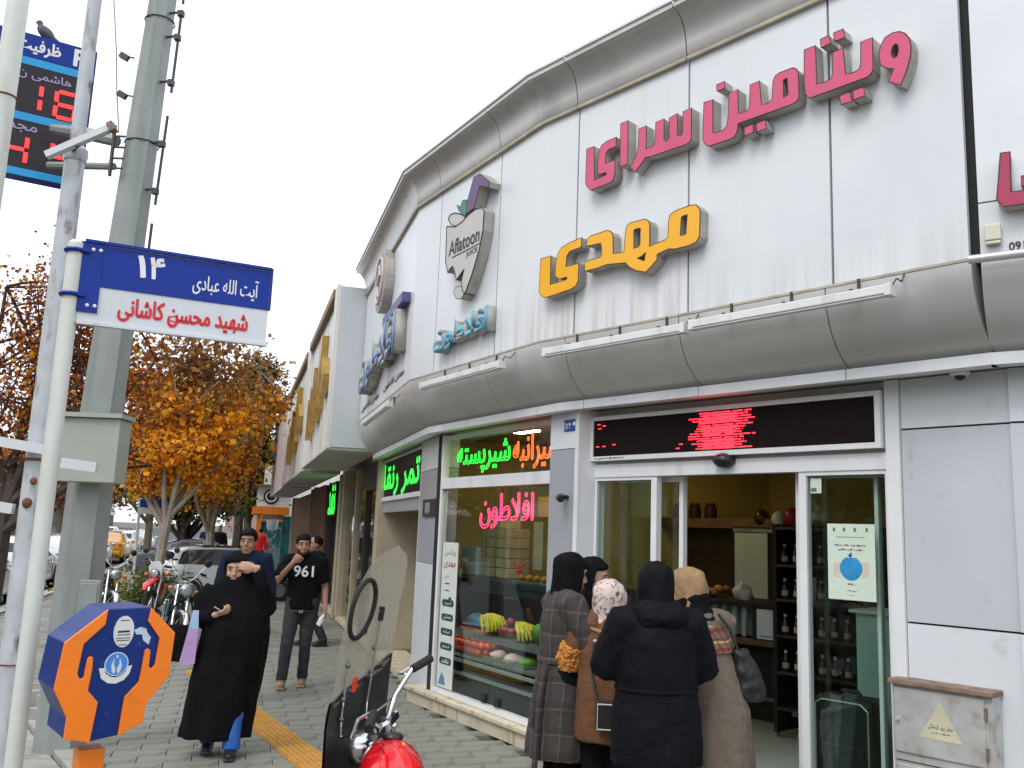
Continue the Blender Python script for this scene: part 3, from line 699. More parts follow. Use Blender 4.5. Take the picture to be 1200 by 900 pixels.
for p, h in ((PK_YE, ()), (PK_ALEF, ()), (PK_SR, ()), (PK_MIN, (PK_MIN_H,)), (PK_YTA, ()), (PK_V, (PK_V_H,))): letter(FC, sg, p, 'pink', holes=h)
for p in (PK_D0, PK_D1, PK_D2, PK_D3, PK_D4, PK_D5, PK_D6): letter(FC, sg, p, 'pink', name='letter_dot')
sg = sign('golden yellow three-dimensional Persian name lettering below the pink lettering', FC, 0.9, 3.8)
letter(FC, sg, YL_YE, 'yellow'); letter(FC, sg, YL_MHD, 'yellow', holes=(YL_H0, YL_H1, YL_H2))
sg = sign('crimson three-dimensional lettering cut by the right edge of the photograph', FD, 0.4, 3.7)
mat('crimson', '#a82a50', 0.35, var=0.06); letter(FD, sg, [(0.160, 3.95), (0.205, 3.95), (0.20, 3.72), (0.36, 3.72), (0.36, 3.745), (0.25, 3.745), (0.25, 3.80), (0.45, 3.81), (0.62, 3.81), (0.62, 3.95), (0.67, 3.95), (0.67, 3.645), (0.16, 3.645), (0.131, 3.69)], 'crimson')
# fruit emblem with the Latin name
sg = sign('cream fruit emblem with purple stalk and black Latin lettering', FB, 1.3, 4.0, 'emblem', 'fruit_emblem')
bd = letter(FB, sg, LG_BODY, 'cream', 0.11, name='fruit_body'); letter(FB, sg, LG_LEAF, 'cream', 0.09, name='leaf'); letter(FB, sg, LG_STEM, 'purple', 0.12, name='stalk')
letter(FB, sg, LG_GREEN, 'leafgreen', 0.10, name='leaf'); letter(FB, sg, LG_KNOB, 'cream', 0.10, name='straw_end'); letter(FB, sg, LG_NECK, 'cream', 0.09, name='straw')
def flat_text(F, par, t, a, z, wd, ht, o, m, arabic=False, bold=0.0, ex=0.0, rot=0.0, name='lettering', sk=0.0):
    me = text_mesh(t, wd, ht, ex, bold, arabic=arabic)
    M = F.M(a, o, z)
    if rot: M = M @ Matrix.Rotation(rot, 4, 'Z')
    me.transform(M); return obj(name, me, m, par)
flat_text(FB, sg, 'Aflatoon', 1.03, 4.51, 0.62, 0.15, 0.118, 'black_vinyl', bold=0.012)
flat_text(FB, sg, 'JUICE', 1.40, 4.40, 0.22, 0.06, 0.118, 'black_vinyl', bold=0.01)
mb = MB(); FB.box(mb, 1.10, 1.68, 0.1145, 0.118, 4.478, 4.486); mb.build('underline', 'black_vinyl', sg)
# outline of the fruit in dark line
mat('dark_line', (0.03, 0.028, 0.027), 0.5)
mb = MB(); n = len(LG_BODY)
mb.tube([FB.P(LG_BODY[i % n][0], 0.1145, LG_BODY[i % n][1]) for i in range(n + 1)], 0.006, 5, cap=False); mb.build('outline', 'dark_line', sg)
mb = MB(); n = len(LG_LEAF); mb.tube([FB.P(LG_LEAF[i % n][0], 0.0945, LG_LEAF[i % n][1]) for i in range(n + 1)], 0.006, 5, cap=False); mb.build('outline', 'dark_line', sg)
# blue Persian names
def solid_sign(label, F, words, z0, z1, a0, a1, m, depth, back='return', bold=0.03, name='channel_letter_sign'):
    sg = sign(label, F, (a0 + a1) / 2, z0, name=name)
    me = text_mesh(words, a1 - a0, z1 - z0, depth, bold); me.transform(F.M(a0, 0.004, z0)); obj('letter_body', me, back, sg)
    me = text_mesh(words, a1 - a0, z1 - z0, 0.003, bold * 0.35); me.transform(F.M(a0, 0.0045 + depth, z0)); obj('letter_face', me, m, sg)
    return sg
solid_sign('sky blue three-dimensional Persian name under the fruit emblem', FB, 'افلاطون', 3.56, 3.86, 0.74, 1.84, 'skyblue', 0.09, bold=0.055)
sg = solid_sign('blue three-dimensional lettering on the far left shop panel', FA, 'افلاطون', 3.66, 4.28, 0.75, 3.75, 'blue_letter', 0.13, bold=0.06)
mat('violet', '#5a4f86', 0.5); mb = MB(); FA.box(mb, 2.5, 3.9, 0.004, 0.10, 4.33, 4.44); mb.build('violet_bar', 'violet', sg)
sg = sign('round cream emblem disc under the cornice at the shop far end', FA, 2.2, 4.7, 'emblem', 'round_emblem')
rot = basis((0, 0, 0), FA.d, FA.n).to_3x3()
mb = MB(); mb.lathe([(0.42, 0.004), (0.42, 0.12), (0.40, 0.124), (0.0, 0.124)], FA.P(2.2, 0, 5.0), 28, rot); mb.build('disc', 'return', sg)
mat('emblem_pink', (0.42, 0.30, 0.29), 0.5, var=0.3, scale=6); mb = MB(); mb.lathe([(0.36, 0.1245), (0.36, 0.132), (0.0, 0.132)], FA.P(2.2, 0, 5.0), 28, rot); mb.build('disc_face', 'emblem_pink', sg)
mb = MB(); mb.torus(FA.P(2.2, 0.135, 5.0), 0.30, 0.018, rot, 24, 6); mb.tube([FA.P(2.2, 0.14, 4.78), FA.P(2.12, 0.14, 4.95), FA.P(2.28, 0.14, 5.06), FA.P(2.2, 0.14, 5.2)], 0.02, 6); mb.build('disc_relief', 'cream', sg)
for a0, a1, z, t in ((0.25, 1.9, 3.50, 'شیرپسته نقد'), (2.3, 3.75, 3.52, 'بستنی سنتی')):
    me = text_mesh('مهدی افلاطون', a1 - a0, 0.1, 0, 0.02); me.transform(FA.M(a0, 0.006, z)); o = obj('vinyl_lettering', me, 'black_vinyl'); tag(o, 'small black lettering %s the far left panel' % ('low left on' if a0 < 1 else 'low right on'), 'lettering')
# phone number and socket box on the right-hand panel
me = text_mesh('0915 629', 0.22, 0.045, 0, 0.015, arabic=False); me.transform(FD.M(0.17, 0.004, 3.425)); tag(obj('phone_number', me, 'black_vinyl'), 'black phone number printed low on the right panel', 'lettering')
t = thing('junction_box', 'small cream plastic junction box on the right white panel', 'junction box', FD.P(0.10, 0, 3.46), fixed=True)
mat('cream_plastic', (0.62, 0.60, 0.47), 0.5, var=0.08)
fbox(FD, 'cover', 'cream_plastic', t, 0.058, 0.138, 0.004, 0.045, 3.485, 3.575, bevel=0.006); fbox(FD, 'base', 'cream_plastic', t, 0.062, 0.134, 0.004, 0.040, 3.465, 3.483, bevel=0.004)
# fluorescent fittings hung below the panels
mat('fitting_white', (0.72, 0.72, 0.70), 0.45, var=0.06, scale=6, streak=((10, 10, 2), '#8d867c', 0.4, 0.55, 0.75)); mat('wire', (0.05, 0.045, 0.04), 0.6)
def fitting(F, a0, a1, z, lab):
    t = thing('fluorescent_fitting', lab, 'light fitting', F.P((a0 + a1) / 2, 0, z), fixed=True, group='white tube fittings along the canopy')
    fbox(F, 'housing', 'fitting_white', t, a0, a1, 0.075, 0.145, z, z + 0.055, bevel=0.006); fbox(F, 'diffuser', 'white_alu', t, a0 + 0.03, a1 - 0.03, 0.083, 0.137, z - 0.012, z - 0.001, bevel=0.003)
    for a in (a0, a1 - 0.03): fbox(F, 'end_cap', 'fitting_white', t, a - 0.004, a + 0.034, 0.071, 0.149, z - 0.014, z + 0.059, bevel=0.004)
    for k in (0.18, 0.5, 0.82):
        a = a0 + (a1 - a0) * k; fbox(F, 'bracket', 'wire', t, a - 0.008, a + 0.008, 0.0, 0.11, z + 0.058, z + 0.075)
        fbox(F, 'bracket', 'wire', t, a - 0.008, a + 0.008, -0.004, 0.012, z + 0.077, z + 0.16)
    mb = MB(); mb.tube([F.P(a1, 0.11, z + 0.05), F.P(a1 + 0.02, 0.10, z + 0.09), F.P(a1 + 0.03, 0.05, z + 0.08), F.P(a1 + 0.02, 0.0, z + 0.14)], 0.005, 5); mb.build('flex', 'wire', t)
fitting(FC, 0.215, 1.63, 3.245, 'white tube fitting below the yellow lettering'); fitting(FC, 1.675, 3.10, 3.255, 'long white tube fitting below the right-hand white panels')
fitting(FB, 0.565, 2.165, 3.235, 'white tube fitting below the sky blue lettering'); fitting(FA, 1.45, 3.56, 3.19, 'white tube fitting at the far left end of canopy')
t = thing('conduit_pipe', 'grey pipe running under the right-hand panel', 'pipe', FD.P(0.0, 0.1, 3.36), fixed=True)
mb = MB(); mb.tube([FD.P(-0.02, 0.09, 3.375), FD.P(1.2, 0.09, 3.375), FD.P(2.55, 0.09, 3.375)], 0.024, 12); mb.build('tube', 'alu_grey', t, smooth=True)
for a in (0.3, 1.1, 1.9): fbox(FD, 'clip', 'wire', t, a, a + 0.02, 0.0, 0.12, 3.35, 3.40)
# LED board over the door
mat('led_board', (0.010, 0.005, 0.005), 0.5, var=0.3, scale=40, spec=0.12)
def emis(name, col, es): return mat(name, (0.02, 0.02, 0.02), 0.5, emit=col, es=es)
emis('led_red', (1.0, 0.02, 0.04), 3.2); emis('led_red_dim', (1.0, 0.03, 0.06), 1.2); emis('led_green', (0.02, 1.0, 0.06), 1.6)
t = thing('led_board', 'dark LED message board with red glowing lines over the door', 'message board', FC.P(1.45, -0.5, 2.43), fixed=True)
fbox(FC, 'screen', 'led_board', t, 0.262, 2.70, -0.505, -0.44, 2.470, 2.765)
for a0, a1, z0, z1 in ((0.225, 2.738, 2.432, 2.468), (0.225, 2.738, 2.767, 2.80), (0.225, 0.26, 2.468, 2.767), (2.702, 2.738, 2.468, 2.767)): fbox(FC, 'frame', 'white_alu', t, a0, a1, -0.505, -0.43, z0, z1)
mb = MB(); rnd = random.Random(5)
def dash(mb, F, a0, a1, z, h, o): return mb.add([F.P(a0, o, z - h), F.P(a1, o, z - h), F.P(a1, o, z + h), F.P(a0, o, z + h)], [(0, 1, 2, 3)])
for i in range(15):
    z = 2.487 + i * 0.0188; a = 1.23 + rnd.random() * 0.12; e = 1.70 + rnd.random() * 0.13
    x = a
    while x < e:
        l = rnd.choice((0.02, 0.05, 0.09, 0.03)); dash(mb, FC, x, min(e, x + l), z, 0.0042, -0.438); x += l + rnd.choice((0.004, 0.006, 0.015))
for i in range(26):
    for k in range(3): dash(mb, FC, 1.33 + rnd.random() * 0.06 + k * 0.09, 1.42 + k * 0.1 + rnd.random() * 0.06, 2.485 + i * 0.0105, 0.0034, -0.4375) if i % 9 not in (7, 8) else None
mb.build('lit_rows', 'led_red', t, kind='stuff')
mb = MB()
for a, z in ((0.30, 2.735), (0.36, 2.72), (0.31, 2.70), (0.29, 2.55), (0.36, 2.55), (0.47, 2.56), (1.12, 2.50), (1.15, 2.53)): dash(mb, FC, a, a + 0.035, z, 0.004, -0.4375)
mb.build('lit_dashes', 'led_red', t, kind='stuff')
def marks(F, par, a, z, wd, ht, o, m, seed=1, name='small_print'):
    """print too small to read: a row of short strokes"""
    r = random.Random(seed); mb = MB(); x = 0.0
    while x < wd:
        l = ht * r.uniform(.35, 1.3); h0, h1 = r.uniform(0, .3) * ht, r.uniform(.55, 1) * ht; l = min(l, wd - x + 1e-4)
        mb.add([F.P(a + x, o, z + h0), F.P(a + x + l, o, z + h0 + r.uniform(0, .1) * ht), F.P(a + x + l, o, z + h1), F.P(a + x, o, z + h1 - r.uniform(0, .2) * ht)], [(0, 1, 2, 3)]); x += l + ht * r.choice((.15, .2, .6))
    return mb.build(name, m, par, kind='stuff')
marks(FC, t, 0.28, 2.441, 0.32, 0.018, -0.4295, 'black_vinyl')
# sensor dome at the door head
mat('black_plastic', (0.015, 0.015, 0.016), 0.35, var=0.1)
t = thing('door_sensor', 'black half-round door sensor under the LED board', 'sensor', FC.P(1.55, -0.46, 2.37), fixed=True)
mb = MB(); mb.ell(FC.P(1.55, -0.45, 2.395), (0.085, 0.085, 0.055), 18, 10); mb.build('dome', 'black_plastic', t, smooth=True); fbox(FC, 'plate', 'black_plastic', t, 1.48, 1.62, -0.479, -0.455, 2.39, 2.415)
t = thing('ceiling_camera', 'small dome camera under the canopy trim at right', 'camera', FC.P(3.25, -0.4, 2.83), fixed=True)
mb = MB(); mb.lathe([(0.055, 0.035), (0.055, 0.015), (0.045, 0.004)], FC.P(3.25, -0.4, 2.828), 18); mb.build('housing', 'white_alu', t, smooth=True); mb = MB(); mb.ell(FC.P(3.25, -0.4, 2.828), (0.03, 0.03, 0.025)); mb.build('lens', 'black_plastic', t, smooth=True)
t = thing('wall_spotlight', 'dark round wall fitting on the grey pillar', 'lamp', FB.P(2.54, -0.36, 2.13), fixed=True)
mb = MB(); mb.tube([FB.P(2.54, -0.358, 2.13), FB.P(2.54, -0.33, 2.13)], 0.018, 10); mb.build('bracket', 'black_plastic', t)
mb = MB(); mb.tube([FB.P(2.50, -0.33, 2.145), FB.P(2.55, -0.27, 2.12), FB.P(2.60, -0.25, 2.11)], [0.02, 0.034, 0.03], 12); mb.build('head', 'black_plastic', t, smooth=True)
# house number
mat('plate_blue', '#1d3f94', 0.4, var=0.08, scale=9); mat('white_vinyl', (0.78, 0.78, 0.78), 0.5, var=0.03)
t = thing('house_number', 'small blue house number plate on the grey pillar', 'number plate', FB.P(2.56, -0.35, 2.68), fixed=True)
fbox(FB, 'plate', 'plate_blue', t, 2.47, 2.655, -0.357, -0.350, 2.685, 2.785, bevel=0.002); flat_text(FB, t, '۱۲۴', 2.49, 2.705, 0.085, 0.05, -0.3475, 'white_vinyl', bold=0.02); fbox(FB, 'small_mark', 'white_vinyl', t, 2.60, 2.635, -0.3495, -0.348, 2.73, 2.76)
# dark picture on the left pillar
t = thing('pillar_picture', 'small dark square picture on the left pillar', 'picture', FA.P(3.45, -0.42, 1.98), fixed=True)
fbox(FA, 'board', 'black_plastic', t, 3.15, 3.85, -0.427, -0.412, 1.97, 2.165); mat('pic_grey', (0.22, 0.22, 0.22), 0.6, var=0.6, scale=18)
mb = MB(); mb.prism([(3.42 + 0.18 * cos(k * pi / 6) * (1 if k % 2 else .75), 2.07 + 0.075 * sin(k * pi / 6) * (1 if k % 3 else .7)) for k in range(12)], lambda u, v, h: FA.P(u, h, v), -0.4115, -0.410); mb.build('motif', 'pic_grey', t)
# neon lettering behind the window glass
def neon(label, F, words, a0, a1, z0, z1, o, m, r=0.0048):
    t = thing('neon_sign', label, 'neon sign', F.P((a0 + a1) / 2, o, z0), fixed=True)
    me = text_mesh(words, a1 - a0, z1 - z0, 0, 0.0); mb = neon_mb(me, r, 5); o2 = mb.build('glowing_tube', m, t); o2.data.transform(F.M(a0, o, z0))
    for a in (a0 + (a1 - a0) * .2, a0 + (a1 - a0) * .8): 
        b = MB(); b.tube([F.P(a, o, z1), F.P(a, o, z1 + 0.10)], 0.003, 4); b.build('hanging_wire', 'wire', t)
    return t
emis('neon_green', (0.01, 1.0, 0.05), 3.2); emis('neon_orange', (1.0, 0.10, 0.02), 3.6); emis('neon_pink', (1.0, 0.03, 0.12), 4.2)
neon('green neon lettering in the upper window strip', FB, 'شیرپسته', 0.20, 1.30, 2.42, 2.735, GB - 0.05, 'neon_green')
neon('orange neon lettering in the upper window strip', FB, 'شیرانبه', 1.36, 2.17, 2.42, 2.76, GB - 0.05, 'neon_orange')
neon('pink red neon name hanging behind the shop window', FB, 'افلاطون', 0.74, 1.74, 1.86, 2.20, GB - 0.06, 'neon_pink', 0.0055)
# green LED board over the left doorway
t = thing('green_led_board', 'black LED board with glowing green letters over the left doorway', 'message board', FA.P(1.2, -0.45, 2.28), fixed=True)
fbox(FA, 'screen', 'led_board', t, -0.18, 2.76, -0.50, -0.45, 2.285, 2.80); fbox(FA, 'frame', 'white_alu', t, -0.2, 2.78, -0.50, -0.43, 2.271, 2.284); fbox(FA, 'frame', 'white_alu', t, -0.2, 2.78, -0.50, -0.43, 2.802, 2.83)
me = text_mesh('تمر رنقا', 2.75, 0.46, 0, 0.02); mb = dots_mb(me, 0.022, 0.021); o = mb.build('lit_letters', 'led_green', t, kind='stuff'); o.data.transform(FA.M(-0.1, -0.447, 2.30))
# tall menu strip with green pills, inside the window edge
t = thing('menu_strip', 'tall white menu strip with green pills at the window edge', 'menu sign', FB.P(0.27, GB, 0.22), fixed=True)
mat('strip_white', (0.66, 0.68, 0.64), 0.5, var=0.05); mat('pill_green', '#0c4a3e', 0.5, var=0.1)
fbox(FB, 'board', 'strip_white', t, 0.09, 0.43, GB + 0.0055, GB + 0.010, 0.235, 1.70)
for k in range(5):
    z = 0.50 + k * 0.145; mb = MB()
    pts = [(0.16 + 0.03 * -sin(q), z + 0.034 * -cos(q)) for q in [i * pi / 6 for i in range(7)]][::-1] + [(0.36 + 0.03 * sin(q), z - 0.034 * cos(q)) for q in [i * pi / 6 for i in range(7)]]
    mb.prism(pts, lambda u, v, h: FB.P(u, h, v), GB + .0105, GB + .0125); p = mb.build('pill', 'pill_green', t)
    flat_text(FB, p, ('نقد', 'شیرموز', 'شیرانبه', 'بستنی', 'آبمیوه')[k], 0.18, z - 0.018, 0.16, 0.036, GB + .0128, 'white_vinyl', arabic=True, bold=0.01)
mat('print_red', '#b1202c', 0.5); mat('print_green', '#2b7a45', 0.5); mat('print_blue', '#5d86a8', 0.5)
flat_text(FB, t, 'مهدی', 0.13, 1.43, 0.26, 0.07, GB + .0105, 'print_red', arabic=True, bold=0.02); flat_text(FB, t, 'ویتامین', 0.13, 1.55, 0.26, 0.09, GB + .0105, 'print_green', arabic=True)
for z in (1.27, 1.20): fbox(FB, 'printed_line', 'black_vinyl', t, 0.17, 0.27, GB + .0102, GB + .0112, z, z + 0.012)
flat_text(FB, t, 'افلاطون', 0.14, 1.32, 0.12, 0.05, GB + .0105, 'print_blue', arabic=True); fbox(FB, 'printed_mark', 'pill_green', t, 0.27, 0.33, GB + .0102, GB + .0112, 1.07, 1.14)
mb = MB(); mb.prism([(0.12, 0.26), (0.28, 0.26), (0.25, 0.34), (0.19, 0.38), (0.16, 0.33)], lambda u, v, h: FB.P(u, h, v), GB + .0105, GB + .0115); mb.build('printed_glass', 'print_blue', t)
# poster on the right door glass
t = thing('door_poster', 'pale green poster with a blue apple on the door glass', 'poster', FC.P(2.48, GC, 1.47), fixed=True)
mat('poster_paper', (0.60, 0.70, 0.58), 0.55, var=0.04); mat('apple_blue', '#2b8fc4', 0.5, var=0.25, scale=14); mat('poster_pink', (0.62, 0.52, 0.45), 0.55); mat('print_grey', (0.13, 0.15, 0.14), 0.6)
fbox(FC, 'sheet', 'poster_paper', t, 2.318, 2.642, GC + .006, GC + .008, 1.472, 1.955)
fp2 = lambda u, v, h: FC.P(u, h, v)
mb = MB(); mb.prism([(2.478 + 0.074 * cos(q) * (1 + .05 * cos(2 * q)), 1.672 + 0.077 * sin(q) - (0.008 if abs(q - pi / 2) < .3 else 0)) for q in [i * pi / 14 for i in range(28)]], fp2, GC + .0085, GC + .0095); mb.build('apple', 'apple_blue', t)
mb = MB(); mb.prism([(2.47, 1.742), (2.455, 1.762), (2.472, 1.758), (2.475, 1.772), (2.485, 1.772), (2.485, 1.745)], fp2, GC + .0085, GC + .0095); mb.build('stalk', 'plate_blue', t)
mb = MB(); mb.prism([(2.355, 1.62), (2.40, 1.61), (2.405, 1.71), (2.36, 1.70)], fp2, GC + .0082, GC + .0090); mb.prism([(2.555, 1.61), (2.605, 1.64), (2.60, 1.71), (2.552, 1.715)], fp2, GC + .0082, GC + .0090); mb.build('pale_shape', 'poster_pink', t)
for a in (2.365, 2.435, 2.51, 2.59):
    mb = MB(); mb.prism([(a + 0.012 * cos(q * pi / 4) * (1 if q % 2 else .6), 1.918 + 0.014 * sin(q * pi / 4)) for q in range(8)], fp2, GC + .0085, GC + .0092); mb.build('stamp', 'print_grey', t)
for k, (a, z, wd, ht) in enumerate(((2.38, 1.866, 0.20, 0.009), (2.365, 1.81, 0.225, 0.017), (2.39, 1.782, 0.175, 0.016), (2.455, 1.563, 0.05, 0.016), (2.44, 1.525, 0.075, 0.010), (2.46, 1.498, 0.04, 0.008))):
    marks(FC, t, a, z, wd, ht, GC + .0088, 'print_grey', 20 + k)
t = thing('door_sticker', 'small pale sticker at the top corner of the door glass', 'sticker', FC.P(2.24, GC, 2.15), fixed=True)
fbox(FC, 'sheet', 'poster_paper', t, 2.20, 2.28, GC + .006, GC + .0075, 2.155, 2.255); fbox(FC, 'print', 'print_grey', t, 2.205, 2.245, GC + .0078, GC + .0085, 2.165, 2.19)
# electricity box
mat('box_metal', (0.52, 0.52, 0.50), 0.5, metal=0.35, var=0.14, scale=7, spots=((8, 8, 8), '#8b7a6e', 0.6, 0.55, 0.72)); mat('box_rust', (0.22, 0.15, 0.11), 0.8, var=0.4, scale=14)
mat('warn_yellow', (0.55, 0.52, 0.36), 0.6, var=0.12, scale=9)
t = thing('meter_box', 'dented grey metal meter box with warning triangle on the wall', 'meter box', FC.P(3.05, -0.4, 0.6), fixed=True)
fbox(FC, 'body', 'box_metal', t, 2.80, 3.36, -0.486, -0.36, 0.60, 1.02); fbox(FC, 'cap', 'box_rust', t, 2.785, 3.375, -0.486, -0.325, 1.022, 1.052, bevel=0.006)
d = fbox(FC, 'door', 'box_metal', t, 2.815, 3.32, -0.3595, -0.348, 0.645, 1.005, bevel=0.004)
mb = MB(); mb.prism([(2.955, 0.745), (3.20, 0.745), (3.08, 0.955)], fp2, -0.3475, -0.3465); mb.build('warning_triangle', 'warn_yellow', d)
marks(FC, d, 3.03, 0.777, 0.10, 0.012, -0.3462, 'print_grey', 31)
for words, z, wd, ht, a in (('خطر برق گرفتگی', 0.80, 0.14, 0.03, 3.01),):
    o = flat_text(FC, d, words, a, z, wd, ht, -0.3462, 'print_grey', arabic=True, bold=0.015)
mb = MB(); mb.tube([FC.P(2.835, -0.348, 0.825), FC.P(2.835, -0.33, 0.825)], 0.011, 10); mb.build('lock', 'alu_grey', d)
for z in (0.72, 0.93): fbox(FC, 'hinge', 'box_rust', t, 3.322, 3.335, -0.359, -0.34, z - 0.03, z + 0.03)
fbox(FC, 'lower_cabinet', 'box_metal', t, 2.80, 3.36, -0.486, -0.37, 0.0, 0.592)
for a0, a1 in ((2.815, 2.98), (3.0, 3.34)): fbox(FC, 'lower_door', 'box_metal', t, a0, a1, -0.3695, -0.36, 0.05, 0.575, bevel=0.004)
# ================================================================= INSIDE THE SHOP
mat('floor_tile', (0.30, 0.35, 0.33), 0.35, var=0.1, scale=3); mat('yellow_wall', (0.46, 0.35, 0.10), 0.7, var=0.1, scale=2); mat('inner_wall', (0.20, 0.21, 0.18), 0.6, var=0.2, scale=2)
mat('dark_wood', (0.05, 0.035, 0.025), 0.45, var=0.3, scale=5); mat('wood', (0.14, 0.075, 0.035), 0.5, var=0.3, scale=5); mat('steel', (0.45, 0.47, 0.46), 0.3, metal=0.9, var=0.1)
mat('ceiling', (0.18, 0.15, 0.10), 0.8, var=0.1); mat('frost', (0.50, 0.60, 0.58), 0.4, var=0.06)
IP = [FA.P(2.9, -0.62, 0)] + [offset_line(POLY, -0.6)[i] for i in (1, 2)] + [FC.P(3.45, -0.92, 0), FC.P(3.45, -4.7, 0), FA.P(2.9, -5.2, 0)]
mb = MB(); mb.prism([(p.x, p.y) for p in IP], lambda x, y, h: V3((x, y, h)), -0.04, 0.055); fl = mb.build('floor', 'floor_tile'); fl['kind'] = 'structure'
mb = MB(); mb.prism([(p.x, p.y) for p in IP], lambda x, y, h: V3((x, y, h)), 2.915, 2.96); c = mb.build('ceiling', 'ceiling'); c['kind'] = 'structure'
for i, m in ((3, 'inner_wall'), (4, 'yellow_wall'), (5, 'yellow_wall')):
    p, q = IP[i], IP[(i + 1) % 6]; d = (q - p).normalized(); n = V3((d.y, -d.x, 0)) * 0.1; mb = MB()
    mb.hexa([V3((v.x, v.y, 0.05)) for v in (p, q, q + n, p + n)] + [V3((v.x, v.y, 2.93)) for v in (p, q, q + n, p + n)]); o = mb.build(('wall_right', 'wall_back', 'wall_left')[i - 3], m); o['kind'] = 'structure'
# window fridge with fruit (facet B frame)
fr = thing('display_fridge', 'dark glass-fronted display fridge standing in the window', 'fridge', FB.P(0.9, -0.9, 0.06), fixed=True)
fbox(FB, 'top', 'dark', fr, -0.52, 2.1, -1.5, -0.62, 1.30, 1.345); fbox(FB, 'back_panel', 'dark_wood', fr, -0.15, 2.1, -1.5, -1.45, 0.06, 1.30)
for a in (-0.15, 2.07): fbox(FB, 'side_panel', 'dark', fr, a, a + 0.03, -1.45, -0.62, 0.06, 1.30)
for z in (0.56, 0.80): fbox(FB, 'shelf', 'steel', fr, -0.12, 2.07, -1.44, -0.66, z - 0.025, z)
mat('rail_grey', (0.42, 0.46, 0.45), 0.35, metal=0.4, var=0.05)
for z in (0.36, 0.485): fbox(FB, 'front_rail', 'rail_grey', fr, -0.12, 2.07, -0.66, -0.625, z, z + 0.03)
fbox(FB, 'plinth', 'dark', fr, -0.15, 2.1, -1.44, -0.66, 0.06, 0.33)
mat('orange_fruit', '#d9480a', 0.45, var=0.15, scale=20, bump=0.1, bs=200, sss=0.05); mat('banana', '#c9b31f', 0.5, var=0.25, scale=9); mat('melon', '#4d7a1c', 0.6, var=0.3, scale=9); mat('red_fruit', '#8a1628', 0.4, var=0.3, scale=6); mat('pale_meat', (0.5, 0.33, 0.30), 0.5, var=0.2, scale=8)
pr = None; k = 0
for lay in range(4):
    for i in range(8 - lay // 2):
        for j in range(3 - (lay > 1)):
            a = -0.05 + lay * 0.02 + i * 0.075 + (j % 2) * 0.03; z = 0.60 + lay * 0.062; o_ = -0.72 - j * 0.075 - lay * 0.02
            if pr is None:
                mb = MB(); mb.ell((0, 0, 0), (0.039, 0.039, 0.036), 10, 7); pr = o = mb.build('orange', 'orange_fruit', smooth='all')
            else: o = pr.copy(); COL.objects.link(o)
            o.location = FB.P(a + random.uniform(-.006, .006), o_, z); o.rotation_euler = (random.random(), random.random(), 0)
            tag(o, 'orange heaped on the fridge shelf behind the glass', 'orange', 'oranges heaped in the window fridge'); k += 1
def banana_bunch(a, z, o_, lab):
    t = thing('banana_bunch', lab, 'bananas', FB.P(a, o_, z), fixed=True, group='banana bunches in the window fridge')
    for i in range(6):
        w = (i - 2.5) * 0.035; mb = MB()
        mb.tube([FB.P(a - 0.12, o_ - 0.02, z + 0.13 + i * 0.004), FB.P(a - 0.04, o_ + w * .4, z + 0.165), FB.P(a + 0.05, o_ + w, z + 0.14), FB.P(a + 0.11, o_ + w * 1.2, z + 0.07), FB.P(a + 0.13, o_ + w * 1.3, z + 0.02)], [0.008, 0.019, 0.022, 0.018, 0.006], 7); mb.build('banana', 'banana', t, smooth=True)
banana_bunch(0.52, 0.80, -0.78, 'left banana bunch on the upper fridge shelf'); banana_bunch(0.70, 0.83, -0.74, 'middle banana bunch on the upper fridge shelf'); banana_bunch(1.25, 0.80, -0.76, 'right banana bunch beside the green melons')
for i, (a, z, o_, m, r, nm) in enumerate([(0.92, 0.86, -0.76, 'red_fruit', 0.06, 'pomegranate'), (1.03, 0.85, -0.78, 'red_fruit', 0.055, 'pomegranate'), (1.5, 0.90, -0.82, 'melon', 0.10, 'melon'), (1.7, 0.90, -0.80, 'melon', 0.10, 'melon'), (0.98, 0.95, -0.80, 'red_fruit', 0.05, 'pomegranate')]):
    mb = MB(); mb.ell((0, 0, 0), (r, r, r * .92), 14, 9); mb.tube([(0, 0, r * .85), (0.005, 0, r * 1.1)], [r * .16, r * .2], 6); o = mb.build(nm, m, smooth=True, loc=FB.P(a, o_, z)); tag(o, ('%s pomegranate on the upper fridge shelf' % ('left', 'right', '', '', 'topmost')[i]) if nm == 'pomegranate' else '%s green melon on the upper fridge shelf' % ('left' if a < 1.6 else 'right'), nm, nm + 's in the window fridge')
for i in range(3):
    t = thing('juice_tray', ('pale meat tray nearest the oranges', 'middle pale meat tray on the lower shelf', 'right pale meat tray on the lower shelf')[i] + ' in the fridge', 'tray', FB.P(0.72 + i * 0.27, -0.8, 0.56), fixed=True, group='trays in the window fridge')
    fbox(FB, 'dish', 'steel', t, 0.62 + i * 0.27, 0.86 + i * 0.27, -0.95, -0.70, 0.562, 0.585); mb = MB(); mb.ell(FB.P(0.74 + i * 0.27, -0.82, 0.60), (0.10, 0.10, 0.05), 14, 7); o = mb.build('contents', ('pale_meat', 'pale_meat', 'melon')[i], t, smooth=True)
    wrinkle(o, 0.02, 18)
mat('blue_bag', '#2e6f96', 0.5, var=0.3, scale=9)
mb = MB(); mb.ell((0, 0, 0), (0.12, 0.10, 0.09), 16, 9); o = mb.build('blue_bag', 'blue_bag', smooth=True, loc=FB.P(0.22, -0.85, 0.885)); wrinkle(o, 0.03, 10); tag(o, 'crumpled blue bag beside the bananas in the fridge', 'bag')
